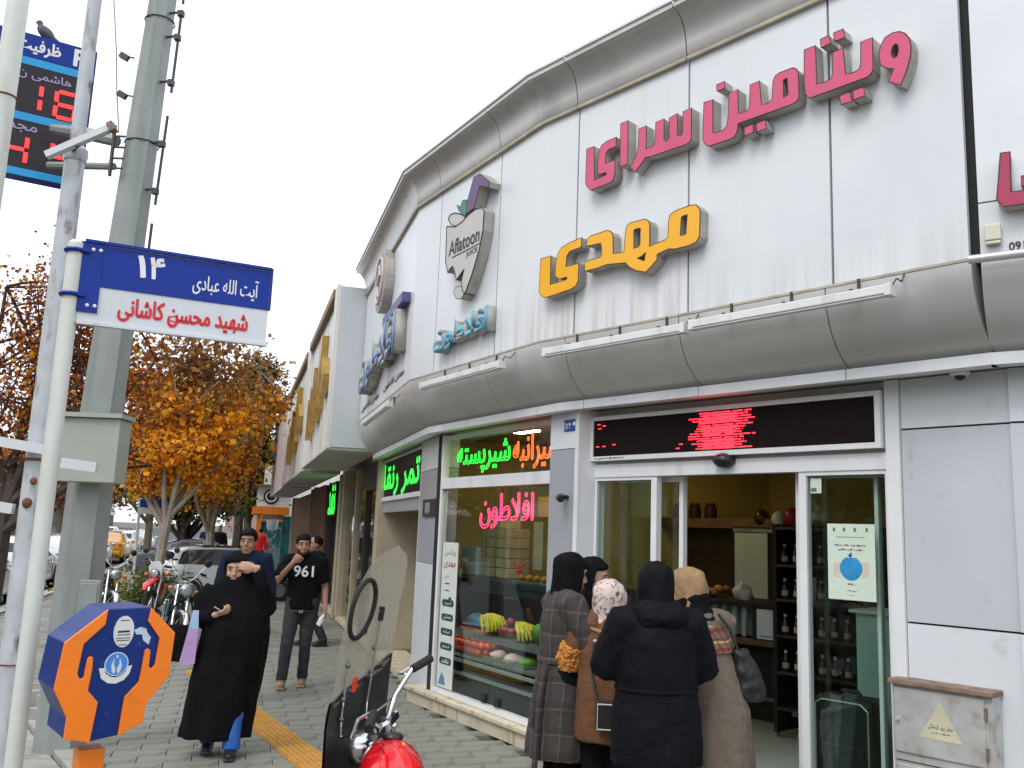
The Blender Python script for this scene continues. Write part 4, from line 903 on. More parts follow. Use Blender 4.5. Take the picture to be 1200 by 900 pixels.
# boxes stacked on the fridge
mat('carton', (0.55, 0.42, 0.24), 0.8, var=0.15, scale=5); mat('tape', (0.45, 0.36, 0.2), 0.5); mat('blue_carton', (0.58, 0.70, 0.80), 0.6, var=0.08, scale=6)
for col_ in range(3):
    for row in range(6 if col_ < 2 else 5):
        t = thing('carton', 'brown carton in the %s stack on the fridge, %s from the bottom' % (('left', 'middle', 'right')[col_], ('first', 'second', 'third', 'fourth', 'fifth', 'sixth')[row]), 'carton', FB.P(-0.04 + col_ * 0.2, -1.2, 1.347 + row * 0.105), fixed=True, group='brown cartons stacked on the fridge')
        j = random.uniform(-.008, .008); a = -0.12 + col_ * 0.205 + j; z = 1.347 + row * 0.105
        fbox(FB, 'box', 'carton', t, a, a + 0.19, -1.30, -1.05 + random.uniform(-.012, .012), z, z + 0.097, bevel=0.005); fbox(FB, 'tape_strip', 'tape', t, a + 0.08, a + 0.11, -1.036, -1.0352, z + 0.005, z + 0.095)
for row in range(6):
    for col_ in range(3):
        a = -0.50 + col_ * 0.115 + random.uniform(-.003, .003); z = 1.347 + row * 0.052
        o = fbox(FB, 'small_box', 'blue_carton', None, a, a + 0.11, -1.12, -1.0, z, z + 0.049, bevel=0.002)
        tag(o, 'pale blue small box by the menu strip, %s column, %s row up' % (('left', 'middle', 'right')[col_], ('first', 'second', 'third', 'fourth', 'fifth', 'sixth')[row]), 'box', 'pale blue boxes stacked on the fridge')
t = thing('dried_flowers', 'small orange dried flower bunch on the fridge top', 'flowers', FB.P(1.02, -0.85, 1.347), fixed=True)
for i in range(14):
    q = random.random() * 6.28; mb = MB(); a, h = 1.02 + 0.05 * cos(q), 0.05 + random.random() * 0.13
    mb.tube([FB.P(1.02, -0.85, 1.347), FB.P(a, -0.85 + 0.05 * sin(q), 1.347 + h)], 0.003, 4); mb.ell(FB.P(a, -0.85 + 0.05 * sin(q), 1.347 + h), 0.016, 6, 5); mb.build('flower', 'orange_fruit', t)
t = thing('pastry_tray', 'long tray of golden pastries on the fridge top', 'tray', FB.P(1.5, -0.85, 1.347), fixed=True); mat('pastry', '#a86e1e', 0.6, var=0.3, scale=12)
fbox(FB, 'tray', 'steel', t, 1.1, 1.95, -1.0, -0.72, 1.348, 1.365)
for i in range(12): mb = MB(); mb.ell(FB.P(1.15 + i * 0.068, -0.80 - 0.05 * (i % 2), 1.395), (0.042, 0.04, 0.03), 8, 6); mb.build('pastry', 'pastry', t, smooth=True)
# shelf with jars behind the window, yellow box and paper
mat('yellow_board', '#c98a12', 0.6, var=0.1); mat('paper', (0.48, 0.47, 0.36), 0.7, var=0.08)
o = fbox(FB, 'yellow_panel', 'yellow_board', None, 0.50, 0.95, -1.42, -1.38, 2.0, 2.22); tag(o, 'yellow price panel deep behind the shop window', 'panel')
o = fbox(FB, 'paper_sheet', 'paper', None, 0.56, 0.74, -1.30, -1.295, 1.45, 1.95); tag(o, 'pale paper sheet hanging behind the shop window', 'paper')
# counter facing the door (facet C frame)
ct = thing('service_counter', 'long dark service counter with a glass front facing the door', 'counter', FC.P(0.0, -3.2, 0.055), fixed=True)
fbox(FC, 'counter_top', 'dark', ct, -1.3, 0.55, -3.9, -3.12, 1.17, 1.21); fbox(FC, 'ledge', 'wood', ct, -1.3, 0.55, -3.2, -3.05, 0.80, 0.845); fbox(FC, 'front', 'dark', ct, -1.3, 0.55, -3.7, -3.22, 0.055, 0.80)
fbox(FC, 'glass_front', 'clear_glass', ct, -1.3, 0.0, -3.155, -3.147, 0.845, 1.17); fbox(FC, 'display_back', 'frost', ct, -1.3, -0.02, -3.50, -3.47, 0.845, 1.17); fbox(FC, 'post', 'dark', ct, 0.0, 0.04, -3.3, -3.14, 0.845, 1.17)
fbox(FC, 'cabinet', 'dark_wood', ct, 0.30, 0.55, -3.6, -3.15, 0.845, 1.17)
fbox(FC, 'foot_rail', 'steel', ct, -1.3, 0.55, -3.10, -3.07, 0.28, 0.31)
mat('cup_white', (0.75, 0.8, 0.78), 0.25, var=0.03)  # plain white surface of the cup stacks
for i in range(9):
    mb = MB(); mb.lathe([(0.026, 0), (0.030, 0.1), (0.032, 0.30)], FC.P(-1.2 + i * 0.125, -3.30, 0.85), 12); o = mb.build('cup_stack', 'cup_white', smooth=True); tag(o, 'tall stack of white cups in the counter glass, %s from the left' % ('first', 'second', 'third', 'fourth', 'fifth', 'sixth', 'seventh', 'eighth', 'ninth')[i], 'cups', 'cup stacks behind the counter glass')
t = thing('counter_notice', 'pale blue notice standing in the counter front', 'notice', FC.P(0.15, -3.14, 0.85), fixed=True)
fbox(FC, 'sheet', 'blue_carton', t, 0.055, 0.275, -3.145, -3.135, 0.86, 1.155); fbox(FC, 'printed_line', 'print_grey', t, 0.09, 0.24, -3.1345, -3.133, 0.885, 0.895)
# back counter shelf with jars
sh = thing('back_shelf', 'high dark shelf on the yellow back wall', 'shelf', FC.P(-1.2, -4.4, 1.9), fixed=True)
fbox(FC, 'board', 'dark_wood', sh, -2.6, -0.35, -4.65, -4.25, 2.02, 2.09); fbox(FC, 'edge', 'wood', sh, -2.6, -0.35, -4.25, -4.235, 1.98, 2.10); fbox(FC, 'back_board', 'dark_wood', sh, -2.6, -0.95, -4.66, -4.60, 1.21, 2.02)
mat('jar_dark', (0.05, 0.015, 0.012), 0.2, var=0.3)
for i in range(4):
    t = thing('spice_jar', 'dark jar on the high back shelf, %s from the left' % ('first', 'second', 'third', 'fourth')[i], 'jar', FC.P(-2.15 + i * 0.24, -4.4, 2.09), fixed=True, group='dark jars on the high back shelf')
    mb = MB(); mb.lathe([(0.075, 0), (0.08, 0.02), (0.08, 0.15), (0.06, 0.17)], FC.P(-2.15 + i * 0.24, -4.4, 2.09), 14); mb.build('body', 'jar_dark', t, smooth=True); mb = MB(); mb.lathe([(0.065, 0.171), (0.065, 0.20)], FC.P(-2.15 + i * 0.24, -4.4, 2.09), 14); mb.build('lid', 'black_plastic', t)
fg = thing('drinks_fridge', 'upright glass-door fridge behind the counter', 'fridge', FC.P(-0.6, -4.2, 0.06), fixed=True)
fbox(FC, 'body', 'dark', fg, -0.93, -0.25, -4.65, -4.15, 0.06, 2.0); fbox(FC, 'door_panel', 'frost', fg, -0.89, -0.45, -4.145, -4.13, 1.15, 1.93); fbox(FC, 'shelf_light', 'steel', fg, -0.91, -0.27, -4.145, -4.125, 1.94, 1.98)
for i, (a, m, r) in enumerate(((-0.62, 'jar_dark', 0.10), (-0.40, 'frost', 0.09), (-0.22, 'red_fruit', 0.11))):
    mb = MB(); mb.ell((0, 0, 0), (r, r, r * 1.1), 14, 9); o = mb.build('bundle', m, smooth=True, loc=FC.P(a, -4.3, 2.0 + r)); wrinkle(o, 0.02, 12); tag(o, ('dark', 'pale', 'red')[i] + ' bundle lying on top of the upright fridge', 'bundle')
mb = MB(); mb.ell((0, 0, 0), (0.11, 0.08, 0.09), 14, 9); o = mb.build('cloth', 'white_alu', smooth=True, loc=FC.P(-0.30, -3.45, 1.285)); wrinkle(o, 0.06, 14); tag(o, 'crumpled white cloth on the counter end', 'cloth')
# heap of straw goods on the counter
t = thing('snack_heap', 'low heap of brown snacks along the counter top', 'snacks', FC.P(-0.9, -3.5, 1.21), fixed=True)
for i in range(26): mb = MB(); mb.ell(FC.P(-1.3 + random.random() * 0.85, -3.55 + random.random() * 0.3, 1.24 + random.random() * 0.08), (0.05, 0.05, 0.035), 8, 5); mb.build('snack', ('pastry', 'wood', 'carton')[i % 3], t, smooth=True)
# dark drinks rack on the right with bottles
rk = thing('bottle_rack', 'tall dark rack of bottles just inside the door on the right', 'rack', FC.P(0.9, -2.9, 0.055), fixed=True)
for a in (0.55, 0.84, 1.45): fbox(FC, 'upright', 'dark', rk, a, a + 0.04, -3.1, -2.65, 0.10, 2.0)
for z in (0.3, 0.62, 0.95, 1.28, 1.6, 1.95): fbox(FC, 'shelf', 'dark_wood', rk, 0.59, 1.45, -3.1, -2.65, z, z + 0.025)
fbox(FC, 'back', 'dark', rk, 0.59, 1.45, -3.15, -3.105, 0.1, 2.0)
for a in (0.57, 0.8, 1.2, 1.46): mb = MB(); mb.lathe([(0.03, -0.012), (0.03, 0.012)], FC.P(a, -2.68, 0.088), 12, basis((0, 0, 0), FC.n, FC.d).to_3x3()); mb.build('castor', 'steel', rk)
glass_mat('bottle_glass', (0.55, 0.5, 0.4), 1.4); mat('cap_white', (0.6, 0.6, 0.58), 0.4); pb = None
rows = ('second', 'third', 'fourth', 'fifth'); cn = ('first', 'second', 'third', 'fourth', 'fifth', 'sixth', 'seventh')
for ri, z in enumerate((0.645, 0.975, 1.305, 1.625)):
    for i in range(7):
        a = 0.64 + i * 0.125
        if pb is None:
            pb = t = thing('bottle', '', 'bottle', (0, 0, 0), 0, 'bottles on the dark rack')
            mb = MB(); mb.lathe([(0.03, 0), (0.033, 0.01), (0.033, 0.11), (0.014, 0.15), (0.014, 0.17)], (0, 0, 0), 10); mb.build('body', ('jar_dark'), t, smooth=True); mb = MB(); mb.lathe([(0.016, 0.165), (0.016, 0.19)], (0, 0, 0), 8); mb.build('cap', 'cap_white', t)
            mb = MB(); mb.lathe([(0.0335, 0.03), (0.0335, 0.08)], (0, 0, 0), 10, cap=False); mb.build('paper_label', 'paper', t)
        else: t = dup(pb)
        t.location = FC.P(a, -2.72, z); t['label'] = 'bottle on the dark rack, %s shelf, %s from the left' % (rows[ri], cn[i])
# suitcase behind the right pane
su = thing('suitcase', 'black soft suitcase standing behind the right door glass', 'suitcase', FC.P(2.2, -1.0, 0.06), fixed=True); mat('suit', (0.014, 0.015, 0.016), 0.6, var=0.3, scale=10, bump=0.3, bs=90)
fbox(FC, 'body', 'suit', su, 1.96, 2.40, -1.15, -0.90, 0.09, 0.80, bevel=0.05); fbox(FC, 'front_pocket', 'suit', su, 2.01, 2.35, -0.899, -0.865, 0.13, 0.50, bevel=0.015)
mb = MB(); mb.tube([FC.P(2.10, -1.03, 0.80), FC.P(2.12, -1.03, 0.83), FC.P(2.24, -1.03, 0.83), FC.P(2.26, -1.03, 0.80)], 0.012, 8); mb.build('handle', 'black_plastic', su)
mb = MB(); mb.tube([FC.P(1.99, -0.893, 0.15), FC.P(1.99, -0.893, 0.74), FC.P(2.04, -0.893, 0.77), FC.P(2.32, -0.893, 0.77), FC.P(2.37, -0.893, 0.73), FC.P(2.37, -0.893, 0.15)], 0.006, 6); mb.build('piping', 'alu_grey', su)
for a in (2.0, 2.36): mb = MB(); mb.lathe([(0.028, -0.012), (0.028, 0.012)], FC.P(a, -0.93, 0.085), 12, basis((0, 0, 0), FC.n, FC.d).to_3x3()); mb.build('wheel', 'black_plastic', su)
t = thing('white_cabinet', 'pale cabinet panel standing behind the suitcase', 'cabinet', FC.P(2.2, -1.35, 0.06), fixed=True)
fbox(FC, 'side', 'frost', t, 2.09, 2.60, -1.7, -1.30, 0.06, 1.34); fbox(FC, 'top', 'white_alu', t, 2.05, 2.62, -1.72, -1.27, 1.342, 1.365)
t = thing('low_stand', 'small white framed stand beside the suitcase', 'stand', FC.P(1.9, -1.4, 0.06), fixed=True)
for a in (1.62, 1.93): fbox(FC, 'leg', 'white_alu', t, a, a + 0.03, -1.5, -1.47, 0.055, 0.55)
fbox(FC, 'top', 'dark', t, 1.62, 1.96, -1.52, -1.2, 0.552, 0.58); fbox(FC, 'crossbar', 'white_alu', t, 1.65, 1.93, -1.5, -1.47, 0.12, 0.15)
# lit ceiling lamps and fridge tubes, plus one lamp added for brightness
emis('lamp_white', (1.0, 0.80, 0.45), 34.0); emis('fridge_lamp', (1.0, 0.97, 0.9), 13.0)
fbox(FB, 'lamp_tube', 'fridge_lamp', fr, -0.1, 2.05, -0.72, -0.69, 1.275, 1.295); fbox(FB, 'front_lip', 'dark', fr, -0.12, 2.07, -0.66, -0.63, 1.22, 1.298); fbox(FB, 'front_lip', 'steel', fr, -0.12, 2.07, -0.685, -0.66, 0.74, 0.774)
fbox(FB, 'lamp_tube', 'fridge_lamp', fr, -0.1, 2.05, -0.74, -0.72, 0.765, 0.773)
for i, (a, o_) in enumerate(((-0.2, -2.2), (1.9, -2.6), (-1.2, -3.6))):
    t = thing('ceiling_lamp', 'small lit ceiling lamp inside the shop, %s' % ('near the window', 'near the right wall', 'over the back counter')[i], 'lamp', FC.P(a, o_, 2.88), fixed=True)
    fbox(FC, 'housing', 'white_alu', t, a - 0.1, a + 0.1, o_ - 0.1, o_ + 0.1, 2.895, 2.914); fbox(FC, 'diffuser', 'lamp_white', t, a - 0.085, a + 0.085, o_ - 0.085, o_ + 0.085, 2.883, 2.894)
t = thing('ceiling_lamp', 'ceiling lamp added to brighten the goods behind the display window', 'lamp', FB.P(0.7, -1.05, 2.88), fixed=True)  # extra lamp, added only to brighten the boxes behind the window
fbox(FB, 'housing', 'white_alu', t, 0.5, 0.9, -1.15, -0.95, 2.895, 2.914); fbox(FB, 'diffuser', 'lamp_white', t, 0.52, 0.88, -1.13, -0.97, 2.883, 2.894)
# ================================================================= NEIGHBOURING SHOPS
mat('nb_white', (0.68, 0.67, 0.63), 0.5, var=0.06, scale=2, streak=((5, 5, 0.5), '#a0968a', 0.25, 0.52, 0.75)); mat('nb_grey', (0.52, 0.55, 0.57), 0.45, var=0.04, scale=1.2)
mat('warm_wall', (0.35, 0.24, 0.10), 0.6, var=0.25, scale=3); mat('brown_wood', (0.12, 0.06, 0.03), 0.5, var=0.3, scale=4); mat('nb_dark', (0.02, 0.018, 0.016), 0.6); mat('beige_post', (0.40, 0.34, 0.24), 0.6, var=0.15, scale=4)
mat('brown_edge', (0.20, 0.13, 0.06), 0.6, var=0.2); mat('pink_board', (0.45, 0.34, 0.33), 0.6, var=0.35, scale=1.6); emis('warm_lamp', (1.0, 0.6, 0.2), 6.0); mat('warm_goods', (0.45, 0.30, 0.10), 0.5, var=0.6, scale=9)
def gold_strokes(F, par, a0, a1, z0, z1, o, m):
    """calligraphic gilt strokes standing off a sign board"""
    L_ = a1 - a0; Hh = z1 - z0
    fn = lambda u, v, h: F.P(a0 + u * L_, h, z0 + v * Hh)
    for p in ([(0.02, 0.0), (0.10, 0.0), (0.13, 0.45), (0.06, 0.48)], [(0.16, 0.1), (0.24, 0.06), (0.27, 0.55), (0.19, 0.6)], [(0.30, 0.18), (0.55, 0.12), (0.60, 0.28), (0.38, 0.34), (0.42, 0.75), (0.34, 0.78)], [(0.62, 0.25), (0.70, 0.22), (0.76, 0.98), (0.69, 1.0)], [(0.78, 0.3), (0.95, 0.34), (0.98, 0.5), (0.88, 0.7), (0.80, 0.62), (0.86, 0.5)], [(0.48, 0.42), (0.58, 0.40), (0.60, 0.62), (0.50, 0.66)]):
        mb = MB(); mb.prism(p, fn, o, o + 0.11); mb.build('gilt_stroke', m, par)
def neighbour(label, s0, s1, z0, z1, o1, board, edge, gold=True, below='glass'):
    t = thing('neighbour_shop', label, 'shop', FA.P((s0 + s1) / 2, 0, 0), fixed=True, group='shops further along the street')
    fbox(FA, 'sign_box', board, t, s0, s1, -0.35, o1 - 0.06, z0 + 0.02, z1)
    fbox(FA, 'side_panel', 'nb_grey', t, s1 + 0.002, s1 + 0.02, -0.34, o1 - 0.03, z0 + 0.02, z1)
    fbox(FA, 'corner_strip', 'nb_white', t, s1 - 0.30, s1 + 0.022, o1 - 0.058, o1, z0, z1 + 0.02); fbox(FA, 'corner_strip', 'nb_white', t, s0, s0 + 0.25, o1 - 0.058, o1, z0, z1 + 0.02)
    fbox(FA, 'top_edge', edge, t, s0 + 0.25, s1 - 0.30, o1 - 0.058, o1 + 0.03, z1 - 0.12, z1 + 0.02)
    fbox(FA, 'underside', 'soffit', t, s0, s1, -0.35, o1 - 0.002, z0 - 0.02, z0 + 0.018)
    n = max(2, int((s1 - s0) / 1.7))
    for k in range(1, n):
        a = s0 + (s1 - s0) * k / n; fbox(FA, 'panel_joint', 'nb_dark', t, a - 0.006, a + 0.006, o1 - 0.0595, o1 - 0.0575, z0 + 0.05, z1 - 0.13)
    if gold: gold_strokes(FA, t, s0 + (s1 - s0) * 0.22, s0 + (s1 - s0) * 0.86, z0 + 0.45, z1 - 0.45, o1 - 0.055, 'gold')
    # street level
    fbox(FA, 'back_wall', 'warm_wall', t, s0, s1, -2.2, -2.1, 0, z0); fbox(FA, 'floor_slab', 'sill_stone', t, s0, s1, -2.1, -0.42, 0, 0.08); fbox(FA, 'rear_block', 'rear_wall', t, s0, s1, -6.5, -2.21, 0, z1 - 0.1)
    fbox(FA, 'roof', 'concrete', t, s0, s1, -6.5, -0.36, z1 - 0.095, z1 - 0.01); fbox(FA, 'party_wall', 'beige_post', t, s0, s0 + 0.25, -2.1, -0.40, 0.08, z0 - 0.022); fbox(FA, 'party_wall', 'beige_post', t, s1 - 0.35, s1, -2.1, -0.38, 0, z0 - 0.022)
    return t
t = neighbour('white sign box shop with gilt strokes next to the juice shop', -5.2, -0.05, 2.98, 5.48, 0.46, 'nb_white', 'brown_edge')
fbox(FA, 'frame', 'nb_dark', t, -2.0, -1.9, -0.55, -0.44, 0.08, 2.9); fbox(FA, 'frame', 'nb_dark', t, -0.6, -0.42, -0.55, -0.44, 0.08, 2.9); fbox(FA, 'frame', 'nb_dark', t, -1.9, -0.6, -0.55, -0.44, 2.45, 2.9)
fbox(FA, 'pane', 'thin_glass', t, -1.9, -0.6, -0.50, -0.492, 0.08, 2.45); fbox(FA, 'pane', 'thin_glass', t, -4.9, -2.0, -0.50, -0.492, 0.08, 2.6); fbox(FA, 'frame', 'beige_post', t, -3.4, -3.25, -0.55, -0.44, 0.08, 2.9)
fbox(FA, 'window_goods', 'warm_goods', t, -1.85, -0.65, -1.3, -1.2, 0.3, 2.2)
for i in range(7): mb = MB(); mb.ell(FA.P(-1.7 + i * 0.16, -0.9, 2.05 + 0.05 * (i % 3)), 0.025, 8, 6); mb.build('small_lamp', 'warm_lamp', t)
t = neighbour('second sign box shop with gilt strokes and green lit board', -12.4, -5.4, 2.93, 5.45, 0.46, 'nb_white', 'brown_edge')
fbox(FA, 'pane', 'thin_glass', t, -8.0, -5.8, -0.50, -0.492, 0.08, 2.3); fbox(FA, 'frame', 'nb_dark', t, -8.1, -8.0, -0.55, -0.40, 0.08, 2.85)
b = fbox(FA, 'green_board', 'led_board', t, -7.7, -6.0, -0.42, -0.36, 2.05, 2.8)
me = text_mesh('نقد', 1.4, 0.6, 0, 0.02); mb = dots_mb(me, 0.05, 0.048); o = mb.build('lit_letters', 'led_green', b, kind='stuff'); o.data.transform(FA.M(-7.55, -0.357, 2.12))
fbox(FA, 'shutter', 'brown_wood', t, -12.1, -8.1, -0.50, -0.46, 0.08, 2.8)
for k in range(14): mb = MB(); mb.tube([FA.P(-12.0 + k * 0.29, -0.40, 0.3), FA.P(-12.0 + k * 0.29, -0.38, 2.8)], 0.09, 8); mb.build('drape', 'brown_wood', t, smooth=True)
t = neighbour('third shop with a faded pink sign board', -22.0, -12.8, 2.9, 5.6, 0.44, 'pink_board', 'nb_dark', gold=False)
fbox(FA, 'yellow_patch', 'gold', t, -21.5, -19.5, 0.342, 0.37, 3.2, 4.8); fbox(FA, 'shutter', 'brown_wood', t, -21.6, -13.2, -0.5, -0.46, 0.08, 2.8)
# orange and white cafe kiosk front that steps forward
mat('cafe_orange', '#e07a16', 0.5, var=0.08); mat('cafe_white', (0.7, 0.71, 0.72), 0.45, var=0.05); mat('cafe_teal', '#1f6d73', 0.5, var=0.5, scale=5); mat('cafe_cup', (0.45, 0.62, 0.62), 0.4, var=0.1)
t = thing('cafe_front', 'orange and white cafe front stepping out over the pavement', 'shop', FA.P(-26, 0.6, 0), fixed=True)
fbox(FA, 'fascia', 'cafe_white', t, -31, -24.0, -0.4, 0.80, 2.55, 3.35); fbox(FA, 'orange_band', 'cafe_orange', t, -31.1, -23.9, -0.42, 0.95, 2.25, 2.54); fbox(FA, 'upper_box', 'nb_white', t, -31, -24.4, -0.4, 0.55, 3.36, 4.2)
fbox(FA, 'roof_trim', 'brown_edge', t, -31.2, -23.8, -0.45, 1.0, 3.352, 3.42)
rot = basis((0, 0, 0), RS, -US).to_3x3()
mb = MB(); mb.lathe([(0.30, 0), (0.30, 0.02)], FA.P(-23.99, 0.32, 2.95), 20, rot); mb.build('round_logo', 'nb_dark', t); mb = MB(); mb.torus(FA.P(-23.96, 0.32, 2.95), 0.2, 0.03, rot, 18, 6); mb.build('logo_ring', 'cafe_white', t)
fbox(FA, 'front_wall', 'cafe_teal', t, -31, -24.2, -0.6, -0.2, 0.06, 2.2); fbox(FA, 'poster', 'cafe_teal', t, -24.19, -24.15, -0.15, 0.62, 0.95, 1.95); fbox(FA, 'post', 'cafe_orange', t, -24.2, -24.0, 0.64, 0.8, 0.0, 2.25); fbox(FA, 'shelf', 'cafe_orange', t, -24.2, -23.95, -0.2, 0.62, 1.98, 2.06)
mb = MB(); mb.lathe([(0.16, 0), (0.22, 0.1), (0.24, 0.40)], FA.P(-23.7, 0.2, 1.62), 16); mb.build('big_cup', 'cafe_cup', t, smooth=True)
mat('swirl', (0.6, 0.62, 0.62), 0.5, var=0.2); rnd = random.Random(3)
for k in range(16): mb = MB(); y, z = rnd.uniform(-0.1, 0.55), rnd.uniform(1.0, 1.9); mb.tube([FA.P(-24.13, y, z), FA.P(-24.12, y + rnd.uniform(-.15, .15), z + rnd.uniform(-.15, .15)), FA.P(-24.13, y + rnd.uniform(-.2, .2), z + rnd.uniform(-.2, .2))], 0.016, 5); mb.build('poster_swirl', 'swirl', t)
# further shops, plainer with distance
for i, (s0, s1, h, lab) in enumerate(((-42, -31.4, 4.6, 'low cream shop front beyond the cafe'), (-60, -42.3, 6.5, 'taller brown shop front far along the street'))):
    t = thing('far_shop', lab, 'shop', FA.P((s0 + s1) / 2, 0, 0), fixed=True, group='shops further along the street')
    fbox(FA, 'wall', ('nb_white', 'beige_post')[i], t, s0, s1, -6, -0.4, 0, h); fbox(FA, 'fascia', ('pink_board', 'nb_white')[i], t, s0 + 0.2, s1 - 0.2, -0.398, 0.1, 2.6, 3.5)
    for k in range(3): fbox(FA, 'shop_window', 'nb_dark', t, s0 + 0.6 + k * (s1 - s0) / 3, s0 - 0.4 + (k + 1) * (s1 - s0) / 3, -0.399, -0.37, 0.2, 2.4)
# row across the road, mirrored in the shop glass and closing the far end of the street
mat('brick_tan', (0.30, 0.21, 0.13), 0.9, var=0.15, scale=2, bump=0.2); mat('stone_pale', (0.36, 0.34, 0.30), 0.85, var=0.12, scale=1.5); mat('stone_rose', (0.34, 0.24, 0.20), 0.85, var=0.12, scale=1.5); mat('win_dark', (0.03, 0.035, 0.04), 0.15, var=0.2)
lb = ('tan brick', 'pale stone', 'rose stone')
def opposite(i, a0, a1, b, h, m, lab):
    t = thing('street_building', lab, 'building', ST((a0 + a1) / 2, b, 0), fixed=True, group='buildings across the road')
    def bx(name, mt, A0, A1, B0, B1, Z0, Z1):
        mb = MB(); mb.hexa([ST(A0, B1, Z0), ST(A1, B1, Z0), ST(A1, B0, Z0), ST(A0, B0, Z0), ST(A0, B1, Z1), ST(A1, B1, Z1), ST(A1, B0, Z1), ST(A0, B0, Z1)]); return mb.build(name, mt, t)
    bx('wall', m, a0, a1, b - 10, b, -0.16, h); bx('parapet', 'stone_pale', a0 - 0.1, a1 + 0.1, b - 10.1, b + 0.15, h + 0.002, h + 0.5)
    bx('shop_band', 'nb_dark', a0 + 0.5, a1 - 0.5, b + 0.002, b + 0.12, 0.2, 2.8); bx('fascia', 'nb_white', a0 + 0.3, a1 - 0.3, b + 0.002, b + 0.5, 2.9, 3.7)
    nf = int((h - 4) / 3); nw = max(2, int((a1 - a0) / 3.2))
    for f in range(nf):
        for k in range(nw):
            c = a0 + (k + 0.5) * (a1 - a0) / nw; w_ = bx('window', 'win_dark', c - 0.7, c + 0.7, b + 0.002, b + 0.04, 4.6 + f * 3, 6.2 + f * 3)
            bx('sill', 'stone_pale', c - 0.85, c + 0.85, b + 0.002, b + 0.16, 4.48 + f * 3, 4.598 + f * 3)
specs = [(-46, -24, 11, 'brick_tan'), (-23.5, -4, 8, 'stone_pale'), (-3.5, 16, 12.5, 'brick_tan'), (16.5, 40, 9, 'stone_rose'), (40.5, 66, 12, 'stone_pale'), (66.5, 95, 9, 'brick_tan'), (95.5, 125, 8, 'stone_pale'), (125.5, 160, 10.5, 'stone_rose'), (160.5, 200, 9, 'brick_tan'), (200.5, 260, 12, 'stone_pale')]
ords = ('first', 'second', 'third', 'fourth', 'fifth', 'sixth', 'seventh', 'eighth', 'ninth', 'tenth')
for i, (a0, a1, h, m) in enumerate(specs): opposite(i, a0, a1, -30, h, m, '%s building across the road, %s of its row' % (lb[('brick_tan', 'stone_pale', 'stone_rose').index(m)], ords[i]))
opposite(20, 262, 300, 8, 11, 'stone_rose', 'rose stone building closing the far end of the street')

# ================================================================= POLES, SIGNS, DONATION BOX
mat('white_paint', (0.62, 0.64, 0.58), 0.45, var=0.05, scale=3, streak=((6, 6, 1.2), '#8f8d7e', 0.3, 0.55, 0.75)); mat('rust_paint', (0.46, 0.48, 0.50), 0.55, var=0.12, scale=6, spots=((6.5, 6.5, 3.6), '#5a2a1b', 0.92, 0.60, 0.68), streak=((20, 20, 6), '#79736a', 0.6, 0.56, 0.66))
mat('sign_blue', '#0d2f8c', 0.4, var=0.05, scale=4, spec=0.25); mat('sign_white', (0.60, 0.62, 0.64), 0.35, var=0.05, scale=3, spots=((12, 12, 12), '#8d8d8d', 0.4, 0.64, 0.74)); mat('sign_red', '#d40a1e', 0.4); mat('pole_green', (0.28, 0.30, 0.29), 0.5, metal=0.15, var=0.12, scale=2.5, streak=((6, 6, 0.7), '#63705f', 0.5, 0.5, 0.7)); mat('rust', (0.16, 0.06, 0.03), 0.9, var=0.4, scale=12)
t = thing('street_sign', 'blue and white street name sign on a white post', 'street sign', (-1.615, 3.2, 0), fixed=True)
mb = MB(); mb.tube([(-1.615, 3.2, 0), (-1.615, 3.2, 2.79)], 0.029, 16); p = mb.build('post', 'white_paint', t, smooth=True); mb = MB(); mb.ell((-1.615, 3.2, 2.79), (0.029, 0.029, 0.02), 14, 8); mb.build('post_cap', 'white_paint', p, smooth=True)
sdx = V3((0.902, 0.432, 0)); sn = V3((0.432, -0.902, 0)); so = V3((-1.585, 3.20, 0))
def SP(u, v, h): q = so + sdx * u + sn * h; return V3((q.x, q.y, v))
def sbox(name, m, u0, u1, h0, h1, v0, v1, par=None):
    mb = MB(); mb.hexa([SP(u0, v0, h1), SP(u1, v0, h1), SP(u1, v0, h0), SP(u0, v0, h0), SP(u0, v1, h1), SP(u1, v1, h1), SP(u1, v1, h0), SP(u0, v1, h0)]); return mb.build(name, m, par or t)
sbox('plate', 'sign_white', 0.0, 0.675, -0.012, 0.0, 2.505, 2.80)
sbox('bracket_strip', 'sign_blue', -0.012, 0.065, -0.016, 0.006, 2.54, 2.803); sbox('blue_field', 'sign_blue', 0.0655, 0.673, 0.0005, 0.003, 2.640, 2.797); sbox('top_lip', 'sign_blue', 0.0, 0.675, -0.012, 0.012, 2.801, 2.812); sbox('bottom_lip', 'sign_white', 0.0, 0.675, -0.012, 0.012, 2.494, 2.504); sbox('end_lip', 'sign_blue', 0.6755, 0.682, -0.012, 0.01, 2.64, 2.81)
for z in (2.765, 2.60):
    mb = MB(); mb.torus((-1.615, 3.2, z), 0.034, 0.008, None, 18, 6); mb.tube([(-1.59, 3.18, z), SP(0.02, z, 0.004)], 0.009, 6); mb.build('clamp', 'sign_blue', t, smooth=True)
for u in (0.03, 0.055):
    for z in (2.775, 2.565): mb = MB(); mb.ell(SP(u, z, 0.008), 0.007, 8, 6); mb.build('rivet', 'white_vinyl', t)
def sign_text(words, u, v, wd, ht, m, bold=0.02, h=0.0035):
    me = text_mesh(words, wd, ht, 0.0, bold); me.transform(basis(SP(u, v, h), sdx, sn)); return obj('lettering', me, m, t)
